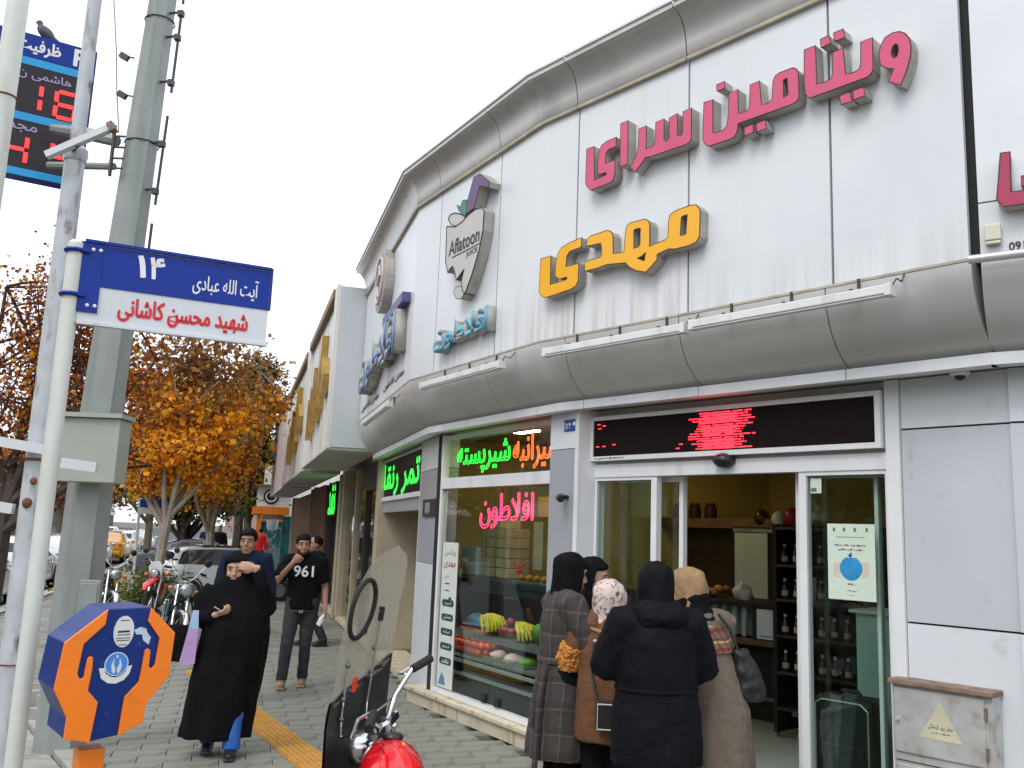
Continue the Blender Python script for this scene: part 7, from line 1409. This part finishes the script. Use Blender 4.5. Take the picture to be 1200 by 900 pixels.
def Jn(Hh, **kw):
    s = Hh / 1.65; j = dict(shR=(.165, 0, 1.36), shL=(-.165, 0, 1.36), elR=(.23, -.03, 1.09), elL=(-.23, -.03, 1.09), wrR=(.24, .06, .85), wrL=(-.24, .06, .85), hiR=(.085, 0, .88), hiL=(-.085, 0, .88), knR=(.09, .02, .47), knL=(-.09, .02, .47), anR=(.09, -.02, .08), anL=(-.09, -.02, .08), neck=(0, -.01, 1.40), head=(0, .025, 1.535))
    j = {k: V3(v) * s for k, v in j.items()}; j.update({k: V3(v) for k, v in kw.items() if k[:2] in ('sh', 'el', 'wr', 'hi', 'kn', 'an', 'ne', 'he')}); j['s'] = s; return j
HEADS = [(-.118, .022, .028, .052), (-.108, .040, .045, .040), (-.085, .054, .068, .022), (-.05, .065, .084, .008), (-.01, .071, .092, .0), (.03, .074, .097, -.004), (.065, .071, .094, -.008), (.095, .057, .078, -.012), (.113, .036, .05, -.014), (.121, .012, .016, -.014)]
def headR(yaw, pitch): return Matrix.Rotation(yaw, 3, 'Z') @ Matrix.Rotation(pitch, 3, 'X')
def head_mb(mb, c, R_, s):
    rg = [[c + R_ @ (V3((rx * cos(q), cy + ry * sin(q), z)) * s) for q in [2 * pi * k / 18 for k in range(18)]] for z, rx, ry, cy in HEADS]; mb.rings(rg)
    P = lambda x, y, z: c + R_ @ (V3((x, y, z)) * s)
    mb.tube([P(0, .088, .028), P(0, .103, -.005), P(0, .115, -.028), P(0, .095, -.042)], [.008 * s, .011 * s, .015 * s, .011 * s], 7)
    for x in (-1, 1): mb.ell(P(x * .073, -.005, -.012), (.010 * s, .018 * s, .028 * s), 8, 6, R_); mb.ell(P(x * .042, .066, -.035), (.022 * s, .02 * s, .02 * s), 8, 6, R_)
    mb.ell(P(0, .088, -.068), (.024 * s, .014 * s, .012 * s), 8, 6, R_); mb.ell(P(0, .072, -.10), (.022 * s, .018 * s, .016 * s), 8, 6, R_); mb.tube([P(-.05, .078, .036), P(0, .09, .038), P(.05, .078, .036)], .011 * s, 6)
def face_parts(t, c, R_, s, brow='hair'):
    P = lambda x, y, z: c + R_ @ (V3((x, y, z)) * s)
    for x in (-1, 1):
        mb = MB(); mb.ell(P(x * .032, .086, .008), (.010 * s, .005 * s, .0042 * s), 8, 6, R_); mb.build('eye', 'eye_dark', t); mb = MB(); mb.tube([P(x * .014, .096, .030), P(x * .034, .093, .036), P(x * .054, .080, .028)], .0026 * s, 5); mb.build('eyebrow', brow, t)
    mb = MB(); mb.tube([P(-.022, .094, -.068), P(0, .101, -.066), P(.022, .094, -.068)], .0055 * s, 6); mb.build('mouth', 'lip_tone', t)
def hand_mb(mb, wr, d, n, s, curl=0.5, side=1):
    """palm, four fingers and a thumb; d = pointing direction, n = palm normal"""
    d = V3(d).normalized(); n = (V3(n) - d * d.dot(V3(n))).normalized(); x = d.cross(n) * side
    R_ = Matrix((x, d, n)).transposed(); c = wr + d * .045 * s; mb.ell(c, (.041 * s, .050 * s, .015 * s), 12, 8, R_); mb.tube([wr - d * .04 * s, wr + d * .02 * s], [.025 * s, .024 * s], 8)
    for k, l in enumerate((.068, .078, .073, .058)):
        p = wr + d * (.082 - .004 * abs(k - 1)) * s + x * (-.031 + .0205 * k) * s; a = curl; pts = [p - d * .02 * s]
        for q, f in enumerate((.42, .33, .25)): 
            pts.append(p); a_ = a * (q + 1) * .75; p = p + (d * cos(a_) + n * sin(a_)) * l * f * s
        pts.append(p); mb.tube(pts, [.0095 * s, .0095 * s, .009 * s, .0085 * s, .007 * s], 7)
    p = wr + d * .02 * s - x * .036 * s; mb.tube([p + x * .012 * s, p + (d * .030 - x * .014 + n * .012) * s, p + (d * .058 - x * .014 + n * (.014 + .03 * curl)) * s, p + (d * .076 - x * .004 + n * (.016 + .04 * curl)) * s], [.014 * s, .0115 * s, .0105 * s, .008 * s], 7)
def figure(t, J, skin='skin', hy=0.0, hp=0.0, hands=None, voxel=0.0075, face=True):
    s = J['s']; mb = MB(); R_ = headR(hy, hp); hd = J['head']; head_mb(mb, hd, R_, s)
    mb.tube([J['neck'] - V3((0, 0, .06 * s)), J['neck'] + V3((0, .0, .02 * s)), hd + R_ @ V3((0, -.012, -.06)) * s], [.07 * s, .052 * s, .05 * s], 12)
    pel = (J['hiR'] + J['hiL']) / 2; ch = (J['shR'] + J['shL']) / 2
    secs = [(pel.lerp(ch, f), rx * s, ry * s) for f, rx, ry in ((-.08, .12, .09), (.08, .155, .11), (.35, .125, .095), (.65, .145, .105), (.88, .16, .095), (1.03, .10, .07))]
    mb.rings([[c + V3((rx * cos(q), ry * sin(q), 0)) for q in [2 * pi * k / 20 for k in range(20)]] for c, rx, ry in secs])
    for S in 'RL':
        mb.tube([ch.lerp(J['sh' + S], .6), J['sh' + S], J['el' + S], J['wr' + S]], [.06 * s, .052 * s, .04 * s, .026 * s], 10)
        mb.tube([J['hi' + S], J['hi' + S].lerp(J['kn' + S], .5), J['kn' + S], J['kn' + S].lerp(J['an' + S], .35), J['an' + S]], [.088 * s, .075 * s, .053 * s, .053 * s, .036 * s], 12); mb.ell(J['an' + S] + V3((0, .055, -.045)) * s, (.036 * s, .10 * s, .03 * s), 10, 6)
        d, n, cu = (hands or {}).get(S, ((J['wr' + S] - J['el' + S]), (1 if S == 'L' else -1, 0, 0), .5)); hand_mb(mb, J['wr' + S], d, n, s, cu, 1 if S == 'R' else -1)
    b = mb.build('body', skin, t); remesh(b, voxel, 2, 0.4)
    if face: face_parts(t, hd, R_, s)
    return b
def top_wear(t, name, m, J, secs, sl=(.085, .07, .05), full=True, fold=0.0, k=7, vox=0.012, wr=0.008, sc=9, cut=.93, arms='RL', seed=0.0, zs=.6):
    """coat / shirt: torso sections (x,y,z,rx,ry) from hem to collar plus sleeves, one continuous surface"""
    s = J['s']; mb = MB(); zmin = secs[0][2]; zmax = secs[-1][2]
    fd = (lambda th, z: 1 + fold * sin(k * th + 2 * sin(3 * z)) * max(0, 1 - (z - zmin) / (0.7 * (zmax - zmin)))) if fold else None
    mb.loft(secs, 32, fd)
    for S in arms:
        e = J['el' + S].lerp(J['wr' + S], cut) if full else J['sh' + S].lerp(J['el' + S], .8)
        ch = (J['shR'] + J['shL']) / 2
        if full: mb.tube([ch.lerp(J['sh' + S], .45), J['sh' + S], J['sh' + S].lerp(J['el' + S], .5), J['el' + S], J['el' + S].lerp(e, .5), e], [sl[0], sl[0], (sl[0] + sl[1]) / 2, sl[1] * 1.05, sl[1], sl[2]], 14)
        else: mb.tube([ch.lerp(J['sh' + S], .45), J['sh' + S], e], [sl[0], sl[0], sl[1]], 14)
    o = mb.build(name, m, t); remesh(o, vox, 2, .5); wrinkle(o, wr, sc, seed, zs); wrinkle(o, wr * .3, sc * 2.6, seed + 3, 1.2); return o
def trousers(t, m, J, r=(.10, .075, .065), name='trousers', wr=.006, low=.0):
    s = J['s']; mb = MB()
    for S in 'RL': mb.tube([J['hi' + S] + V3((0, 0, .08)), J['hi' + S], J['hi' + S].lerp(J['kn' + S], .5), J['kn' + S], J['kn' + S].lerp(J['an' + S], .5), J['an' + S] + V3((0, 0, .0 + low))], [r[0], r[0] * 1.03, r[0] * .88, r[1], r[2] * 1.02, r[2]], 14)
    mb.ell((J['hiR'] + J['hiL']) / 2 + V3((0, -.01, .03)), (.165 * s, .115 * s, .12 * s)); o = mb.build(name, m, t); remesh(o, .012, 2); wrinkle(o, wr, 14, 3.3); return o
def shoes(t, m, J, boot=0.0):
    s = J['s']
    for S in 'RL':
        a = J['an' + S]; mb = MB(); mb.ell(a + V3((0, .06, -.038)) * s, (.046 * s, .125 * s, .036 * s), 14, 8); mb.tube([a + V3((0, -.01, -.04)), a + V3((0, 0, .03 + boot))], [.052 * s, .05 * s], 12); mb.box(a + V3((0, .05, -.072)) * s, (.085 * s, .25 * s, .02)); o = mb.build('shoe', m, t); remesh(o, .009, 2)
def hijab(t, m, J, hy, hp, s, open_=.032, drape=.30, name='headscarf', back=0.0, wr=.011, big=1.03):
    c = J['head']; R_ = headR(hy, hp); mb = MB(); rg = []
    prof = [(-.31, .20, .15, -.025), (-.25, .185, .145, -.025), (-.20, .145, .13, -.02), (-.155, .105, .112, -.01), (-.115, .090, .112, .0), (-.06, .093, .118, -.004), (-.01, .097, .122, -.008), (.04, .097, .122, -.010), (.08, .091, .114, -.012), (.112, .071, .09, -.014), (.135, .042, .054, -.016), (.146, .012, .015, -.016)]
    for z, rx, ry, cy in prof:
        if z < -drape - .001: continue
        r = []
        for k in range(30):
            q = 2 * pi * k / 30; x, y = rx * cos(q) * big, cy + ry * sin(q) * big
            if -.118 < z < .055 and abs(x) < .088 and y > open_: y = open_ - .004
            p = V3((x, y, z)) * s
            r.append(c + (R_ @ p if z > -.13 else (R_ @ p).lerp(p, min(1, (-.13 - z) / .08))))
        rg.append(r)
    mb.rings(rg); o = mb.build(name, m, t, smooth='all'); remesh(o, .009, 2); wrinkle(o, wr, 16, c.x * 7 + 1, .5); return o
# ---- woman in black chador
Pw = V3((-2.20, 7.55, 0)); t = thing('person', 'woman in a long black chador, hand on her forehead, walking towards us', 'person', Pw, RAD(192))
J = Jn(1.58, shR=(.125, 0, 1.245), shL=(-.125, 0, 1.245), elL=(-.27, .12, 1.19), wrL=(-.165, .165, 1.465), elR=(.23, .03, 1.03), wrR=(.09, .215, 1.10), head=(-.005, .075, 1.445), neck=(0, .03, 1.33), knR=(.09, .03, .46), anR=(.10, -.06, .10), knL=(-.10, .12, .46), anL=(-.09, .10, .08))
figure(t, J, 'skin', 0.0, -.12, {'L': ((.95, .10, .12), (.15, -1, -.1), .35), 'R': ((-.75, .45, .25), (.2, -.5, .8), 1.0)})
mb = MB(); fd = lambda th, z: 1 + (.045 * sin(9 * th + 4 * z) + .03 * sin(5 * th - 3 * z)) * max(0, min(1, (1.30 - z) / .6))
mb.loft([(.05, .0, .14, .275, .19), (.045, .0, .2, .275, .19), (.02, .01, .35, .275, .19), (0, .02, .55, .275, .195), (-.03, .03, .75, .265, .20), (-.045, .04, .95, .262, .20), (-.05, .04, 1.10, .25, .185), (-.04, .03, 1.20, .235, .17), (-.02, .025, 1.27, .205, .155), (-.01, .03, 1.33, .165, .14), (-.005, .035, 1.385, .125, .12)], 40, fd)
rg = []; hc = J['head']; HR = headR(0, -.12)
for z, rx, ry, cy in [(-.19, .17, .14, -.04), (-.15, .125, .125, -.02), (-.11, .100, .118, -.004), (-.06, .098, .120, -.006), (-.01, .100, .124, -.008), (.04, .100, .124, -.010), (.08, .094, .116, -.012), (.112, .074, .092, -.014), (.136, .044, .056, -.016), (.148, .012, .015, -.016)]:
    r = []
    for k in range(30):
        q = 2 * pi * k / 30; x, y = rx * cos(q), cy + ry * sin(q)
        if -.118 < z < .05 and abs(x) < .09 and y > .045: y = .04
        r.append(hc + HR @ (V3((x, y, z)) * .96))
    rg.append(r)
mb.rings(rg); mb.tube([(-.17, .0, 1.27), (-.28, .10, 1.16), (-.235, .15, 1.33), (-.185, .162, 1.44)], [.10, .09, .062, .046], 12); mb.tube([(-.10, .06, 1.48), (-.20, .10, 1.36), (-.28, .08, 1.2)], [.03, .05, .07], 10); mb.tube([(.14, .0, 1.28), (.20, .02, 1.2), (.22, .08, 1.04), (.13, .195, 1.09)], [.085, .10, .085, .05], 12)
o = mb.build('chador', 'cloth_black', t); remesh(o, .012, 2); wrinkle(o, .012, 7, 2.0, .35)
trousers(t, 'jeans_blue', J, (.09, .075, .068), low=-.01); shoes(t, 'shoe_black', J)
t = thing('phone', 'small pale phone held in the chador woman\'s hand', 'phone', (-2.235, 7.30, 1.135), .3); mb = MB(); mb.box((0, 0, 0), (.085, .045, .010), Matrix.Rotation(.5, 3, 'Y')); mb.build('case', 'shoe_black', t, bevel=.004); mb = MB(); mb.box((.003, 0, .0065), (.075, .038, .002), Matrix.Rotation(.5, 3, 'Y')); mb.build('screen', 'white_vinyl', t)
def soft_bag(name, label, loc, yaw, m, w_, d_, h_, strap=None, extra=None):
    t = thing(name, label, 'bag', loc, yaw); mb = MB(); mb.loft([(0, 0, 0, w_ * .46, d_ * .5), (0, 0, .02, w_ * .5, d_ * .55), (0, 0, h_ * .5, w_ * .5, d_ * .5), (0, 0, h_ * .85, w_ * .46, d_ * .38), (0, 0, h_, w_ * .44, d_ * .22)], 24, power=3.2); o = mb.build('bag_body', m, t); remesh(o, .010, 1); wrinkle(o, .010, 12, loc[0] * 3)
    if strap: mb = MB(); mb.tube(strap, .009, 6); mb.build('strap', m, t)
    return t
soft_bag('handbag', 'black handbag hanging at the chador woman\'s side', (-2.56, 7.42, .72), RAD(20), 'cloth_black', .27, .13, .28, [(-.11, 0, .26), (-.06, 0, .42), (.06, .02, .50), (.11, 0, .26)])
t = thing('shopping_bag', 'lilac and pale blue shopping bag beside the black handbag', 'bag', (-2.44, 7.33, .70), RAD(15)); mb = MB(); mb.hexa([V3(q) for q in ((-.07, -.03, 0), (.05, -.03, .02), (.05, .04, .02), (-.07, .04, 0), (-.02, -.02, .28), (.055, -.02, .28), (.055, .03, .28), (-.02, .03, .28))]); mb.build('bag_body', 'lilac', t); mb = MB(); mb.hexa([V3(q) for q in ((-.02, -.02, .281), (.055, -.02, .281), (.055, .03, .281), (-.02, .03, .281), (.0, -.015, .42), (.045, -.015, .42), (.045, .02, .42), (.0, .02, .42))]); mb.build('bag_top', 'pale_blue', t)
# ---- man in black T-shirt
t = thing('person', 'man in black T-shirt with white numbers and grey jeans, hand at his mouth', 'person', (-2.33, 10.75, 0), RAD(190)); J = Jn(1.72, elR=(.30, .12, 1.17), wrR=(.12, .20, 1.40), head=(.03, .03, 1.595), neck=(0, -.01, 1.46), wrL=(-.27, .07, .86), elL=(-.25, -.03, 1.11), knR=(.13, .10, .49), anR=(.16, .10, .09), knL=(-.07, .02, .49), anL=(-.06, -.10, .09))
figure(t, J, 'skin_tan', .15, -.05, {'R': ((-.55, .1, .75), (-.2, -1, .1), 1.3), 'L': ((0, .3, -1), (1, 0, 0), .8)}); R_ = headR(.15, -.05)
mb = MB(); mb.ell(J['head'] + R_ @ V3((0, -.012, .045)), (.088, .116, .094), 22, 14, R_); o = mb.build('hair', 'hair', t, smooth='all')
for v in o.data.vertices:
    q = R_.inverted() @ (v.co - J['head'])
    if q.y > .055 and q.z < .062: v.co = J['head'] + R_ @ V3((q.x * .9, .05 + (q.y - .05) * .1, q.z))
mb = MB(); P_ = lambda x, y, z: J['head'] + R_ @ V3((x, y, z)); mb.tube([P_(-.06, .045, -.05), P_(-.045, .075, -.092), P_(0, .092, -.112), P_(.045, .075, -.092), P_(.06, .045, -.05)], [.012, .016, .018, .016, .012], 8); mb.build('beard', 'hair', t, smooth='all')
top_wear(t, 'shirt', 'cloth_black', J, [(0, 0, .865, .185, .14), (0, 0, 1.0, .175, .125), (0, 0, 1.15, .175, .12), (0, 0, 1.30, .195, .125), (0, -.005, 1.40, .19, .115), (0, -.01, 1.455, .12, .085), (0, -.01, 1.50, .075, .07)], (.092, .085, .06), full=False, wr=.006)
me = text_mesh('961', .22, .12, 0, .02, arabic=False)
for v in me.vertices: x = v.co.x - .11; v.co = V3((-x, .140 - .9 * x * x, 1.24 + v.co.y))
obj('printed_numbers', me, 'white_vinyl', t)
trousers(t, 'jeans_grey', J, (.098, .072, .062)); shoes(t, 'boot_tan', J, .05)
mb = MB(); mb.torus((0, 0, .850), .172, .014, Matrix.Diagonal((1, .72, 1)), 28, 6); o = mb.build('belt', 'shoe_black', t); mb = MB(); mb.box((0, .139, .850), (.05, .012, .036)); mb.build('buckle', 'chrome', o)
t = thing('paper_bag', 'crumpled pale wrapper in the hand of the man in black', 'wrapper', (-2.05, 10.68, .70), 0); mb = MB(); mb.tube([(0, 0, .12), (-.03, -.01, .06), (-.06, -.02, 0)], [.016, .026, .034], 8); o = mb.build('paper', 'white_vinyl', t); wrinkle(o, .02, 30)
# ---- man behind the chador woman
t = thing('person', 'dark-haired man in navy jacket behind the woman in the chador', 'person', (-2.71, 9.7, 0), RAD(190)); J = Jn(1.76, head=(0, .03, 1.625)); figure(t, J, 'skin_tan', -.1, 0); R_ = headR(-.1, 0)
mb = MB(); mb.ell(J['head'] + R_ @ V3((0, -.008, .052)), (.091, .120, .098), 22, 14, R_); o = mb.build('hair', 'hair', t, smooth='all')
for v in o.data.vertices:
    q = R_.inverted() @ (v.co - J['head'])
    if q.y > .055 and q.z < .058: v.co = J['head'] + R_ @ V3((q.x * .9, .05 + (q.y - .05) * .1, q.z))
top_wear(t, 'jacket', 'navy', J, [(0, 0, .82, .19, .14), (0, 0, 1.1, .175, .13), (0, 0, 1.32, .19, .13), (0, 0, 1.42, .165, .11), (0, -.01, 1.50, .11, .085), (0, -.01, 1.54, .078, .075)], (.095, .075, .055)); trousers(t, 'jeans_grey', J); shoes(t, 'shoe_black', J)
# ---- group at the shop door
# plaid coat
t = thing('person', 'woman in belted grey plaid coat and black headscarf at the group\'s left', 'person', (.39, 6.12, 0), RAD(-72)); J = Jn(1.67, elR=(.25, .10, 1.13), wrR=(.17, .33, 1.17), elL=(-.16, .20, 1.18), wrL=(-.10, .42, 1.27), head=(0, .055, 1.555), neck=(0, .0, 1.42))
figure(t, J, 'skin', .1, -.12, {'R': ((-.2, .9, .1), (-.6, 0, -.8), .7), 'L': ((.1, .95, 0), (0, 0, -1), .5)})
o = top_wear(t, 'plaid_coat', 'plaid', J, [(0, -.01, .42, .225, .20), (0, -.01, .5, .225, .20), (0, -.01, .75, .205, .175), (0, -.01, .92, .18, .15), (0, -.01, 1.02, .155, .13), (0, -.005, 1.12, .165, .135), (0, 0, 1.27, .185, .135), (0, 0, 1.37, .175, .115), (0, -.005, 1.42, .11, .09), (0, -.005, 1.46, .075, .075)], (.095, .082, .062), fold=.03, k=6, wr=.007)
mb = MB(); mb.loft([(0, -.01, .995, .165, .14), (0, -.01, 1.0, .17, .145), (0, -.01, 1.03, .17, .145), (0, -.01, 1.035, .165, .14)], 28); b = mb.build('belt', 'plaid', t); mb = MB(); mb.tube([(.10, -.145, 1.0), (.13, -.19, .8), (.14, -.215, .36)], [.018, .022, .02], 6); mb.tube([(.10, -.145, 1.0), (.06, -.18, .85), (.05, -.20, .62)], [.018, .02, .02], 6); mb.build('sash_end', 'plaid', b)
hijab(t, 'cloth_black', J, .1, -.12, 1.03, open_=.05, drape=.30); trousers(t, 'cloth_black', J, (.10, .078, .072)); shoes(t, 'shoe_black', J, .08)
# young woman in profile
t = thing('person', 'smiling young woman in black headscarf and jacket, seen in profile', 'person', (.57, 6.45, 0), RAD(-100)); J = Jn(1.66, elR=(.22, .08, 1.08), wrR=(.12, .28, 1.10), head=(0, .05, 1.53)); figure(t, J, 'skin', -.05, -.12)
top_wear(t, 'black_jacket', 'parka', J, [(0, 0, .62, .21, .17), (0, 0, .9, .195, .155), (0, 0, 1.1, .18, .145), (0, 0, 1.25, .19, .14), (0, 0, 1.34, .18, .12), (0, -.01, 1.40, .10, .09)], (.095, .08, .06)); hijab(t, 'cloth_black', J, -.05, -.12, 1.0, open_=.015); trousers(t, 'cloth_black', J); shoes(t, 'shoe_black', J)
# floral scarf, brown coat with fur
t = thing('person', 'short woman in floral headscarf and brown coat with orange fur cuffs', 'person', (.675, 5.92, 0), RAD(-14)); J = Jn(1.53, elL=(-.24, .02, 1.02), wrL=(-.17, .20, 1.06), elR=(.22, .04, 1.02), wrR=(.10, .22, 1.05), head=(.0, .035, 1.40), neck=(0, .0, 1.28)); figure(t, J, 'skin', -.5, -.1)
top_wear(t, 'brown_coat', 'brown_coat', J, [(0, 0, .57, .205, .175), (0, 0, .75, .205, .175), (0, 0, .95, .19, .16), (0, 0, 1.1, .195, .155), (0, 0, 1.2, .185, .13), (0, 0, 1.27, .12, .095), (0, 0, 1.31, .08, .08)], (.10, .085, .07), wr=.009, sc=12, zs=.35)
mb = MB(); mb.tube([(-.215, -.02, 1.13), (-.245, .01, 1.04), (-.215, .10, 1.03), (-.19, .16, 1.05)], [.085, .105, .10, .075], 16); o = mb.build('fur_sleeve', 'fur_orange', t); remesh(o, .007, 0); wrinkle(o, .011, 55, 1.0, 1.0)
hijab(t, 'floral', J, -.5, -.1, .98, open_=.05, drape=.26, wr=.013, big=1.08); trousers(t, 'cloth_black', J, (.11, .08, .075)); shoes(t, 'shoe_black', J)
mb = MB(); mb.tube([(-.10, -.10, 1.24), (-.02, -.125, 1.22), (.10, -.12, 1.19), (.15, -.02, 1.2)], [.010, .014, .015, .010], 8); o = mb.build('scarf_edge', 'beige_scarf', t, smooth='all'); wrinkle(o, .01, 20)
t = thing('crossbody_bag', 'black crossbody bag with pale piping on the brown-coated woman\'s back', 'bag', (.68, 5.70, .66), RAD(-6)); mb = MB(); mb.box((0, 0, .085), (.20, .06, .17)); mb.build('bag_body', 'shoe_black', t, bevel=.025)
mb = MB(); mb.tube([V3((.088 * (1 if c in (0, 3) else -1), -.033, .085 + .072 * (1 if c in (0, 1) else -1))) for c in (0, 1, 2, 3, 0)], .006, 6); mb.build('piping', 'cream', t); mb = MB(); mb.tube([(-.09, .0, .16), (-.13, .06, .32), (-.12, .10, .50)], .008, 6); mb.tube([(.09, .0, .16), (.15, .08, .3), (.15, .18, .5)], .008, 6); mb.build('strap', 'shoe_black', t); mb = MB(); mb.box((.045, -.0335, .05), (.035, .004, .03)); mb.build('metal_tag', 'alloy', t)
# black parka, jeans
t = thing('person', 'woman in long black parka and light jeans with her back to us', 'person', (.865, 5.22, 0), RAD(6)); J = Jn(1.66, shR=(.185, 0, 1.345), shL=(-.185, 0, 1.345), elR=(.275, .05, 1.10), wrR=(.19, .24, 1.04), elL=(-.265, .06, 1.10), wrL=(-.16, .25, 1.12), head=(.0, .05, 1.535), neck=(0, .02, 1.40)); figure(t, J, 'skin', .1, -.15)
top_wear(t, 'parka', 'parka', J, [(0, 0, .60, .255, .205), (0, 0, .68, .26, .21), (0, 0, .85, .25, .20), (0, 0, 1.0, .228, .18), (0, 0, 1.1, .232, .18), (0, 0, 1.25, .235, .165), (0, 0, 1.34, .215, .14), (0, 0, 1.40, .15, .11), (0, .01, 1.44, .10, .095)], (.108, .095, .075), fold=.02, k=5, wr=.010, sc=8)
mb = MB(); mb.loft([(0, -.075, 1.33, .14, .075), (0, -.085, 1.38, .155, .085), (0, -.075, 1.43, .135, .08), (0, -.05, 1.47, .10, .06)], 26); o = mb.build('hood', 'parka', t); remesh(o, .012, 2); wrinkle(o, .012, 12)
mb = MB(); mb.loft([(0, 0, .985, .232, .183), (0, 0, .99, .236, .187), (0, 0, 1.0, .236, .187), (0, 0, 1.005, .231, .182)], 30); mb.build('waist_seam', 'parka', t)
hijab(t, 'parka', J, .1, -.15, 1.03, open_=.06, drape=.16); trousers(t, 'jeans_light', J, (.11, .085, .078)); shoes(t, 'shoe_black', J)
# taupe manteau
t = thing('person', 'woman in long taupe manteau and beige scarf leaning in at the right', 'person', (1.27, 5.62, 0), RAD(38)); J = Jn(1.62, head=(-.045, .17, 1.50), neck=(-.03, .10, 1.375), shR=(.135, .04, 1.32), shL=(-.175, .09, 1.32), elR=(.20, .10, 1.07), wrR=(.12, .27, 1.08), elL=(-.20, .20, 1.08), wrL=(-.12, .36, 1.10)); figure(t, J, 'skin', .35, -.25)
top_wear(t, 'manteau', 'taupe', J, [(.03, -.04, .10, .245, .22), (.02, -.04, .3, .235, .21), (.0, -.04, .6, .22, .195), (0, -.03, .82, .205, .185), (-.005, .0, 1.0, .17, .145), (-.01, .04, 1.15, .175, .14), (-.015, .065, 1.27, .175, .125), (-.02, .08, 1.34, .12, .095), (-.025, .09, 1.38, .08, .08)], (.09, .075, .06), fold=.04, k=7, wr=.010, sc=12, zs=.22)
hijab(t, 'beige_scarf', J, .35, -.25, 1.0, open_=.05, drape=.22); mb = MB(); c = J['head']; R_ = headR(.35, -.25); mb.rings([[c + R_ @ V3((rx * cos(q), cy + ry * sin(q), z)) for q in [2 * pi * k / 24 for k in range(24)]] for z, rx, ry, cy in ((-.20, .15, .13, -.02), (-.16, .115, .118, -.012), (-.11, .098, .118, -.006), (-.06, .100, .122, -.012), (-.035, .097, .116, -.018))]); o = mb.build('dark_underscarf', 'cloth_black', t, smooth='all'); remesh(o, .009, 2); wrinkle(o, .008, 18)
mb = MB(); mb.loft([(-.01, .03, 1.16, .178, .142), (-.015, .05, 1.23, .18, .135), (-.02, .07, 1.31, .145, .115)], 26, cap=False); o = mb.build('patterned_shawl', 'rug_stripe', t, smooth='all'); wrinkle(o, .012, 12)
trousers(t, 'cloth_black', J); shoes(t, 'shoe_black', J)
t = thing('shoulder_bag', 'black shoulder bag hanging behind the taupe manteau', 'bag', (1.47, 5.60, .88), RAD(20)); mb = MB(); mb.loft([(.03, 0, 0, .08, .05), (.03, 0, .03, .10, .06), (0, 0, .16, .09, .055), (-.05, 0, .30, .05, .03)], 20, power=3); o = mb.build('bag_body', 'shoe_black', t); remesh(o, .01, 1); wrinkle(o, .012, 14); mb = MB(); mb.tube([(-.06, 0, .28), (-.11, .02, .42), (-.17, .05, .50)], .009, 6); mb.build('strap', 'shoe_black', t)
# ---- small figures far down the pavement
def walker(label, loc, yaw, mt, mb_, Hh, hair='hair'):
    t = thing('person', label, 'person', loc, yaw, group='people far along the pavement'); J = Jn(Hh, knR=(.09, .10, .47), anR=(.09, .06, .09), anL=(-.09, -.18, .09)); figure(t, J, 'skin_tan', voxel=.014, face=False)
    s = J['s']; top_wear(t, 'jacket', mt, J, [(0, 0, .80 * s, .19, .14), (0, 0, 1.1 * s, .18, .13), (0, 0, 1.32 * s, .20, .13), (0, 0, 1.42 * s, .10, .09)], (.09, .075, .055), vox=.02); trousers(t, mb_, J); shoes(t, 'shoe_black', J); mb = MB(); mb.ell(J['head'] + V3((0, -.02, .04)), (.085, .10, .09)); mb.build('hair', hair, t, smooth='all')
walker('distant man in black jacket left of the cafe', (-10.3, 33, 0), RAD(185), 'cloth_black', 'jeans_grey', 1.74); walker('distant person in red top near the cafe', (-9.6, 36, 0), RAD(20), 'bike_red', 'navy', 1.68); walker('distant person in dark clothes by the grey car', (-11.4, 35, 0), RAD(170), 'navy', 'jeans_grey', 1.7); walker('dark-haired person at the second shop door', (-2.95, 14.4, 0), RAD(120), 'cloth_black', 'jeans_grey', 1.66)
for o in list(bpy.data.objects):
    if 'fixed' in o.keys(): del o['fixed']
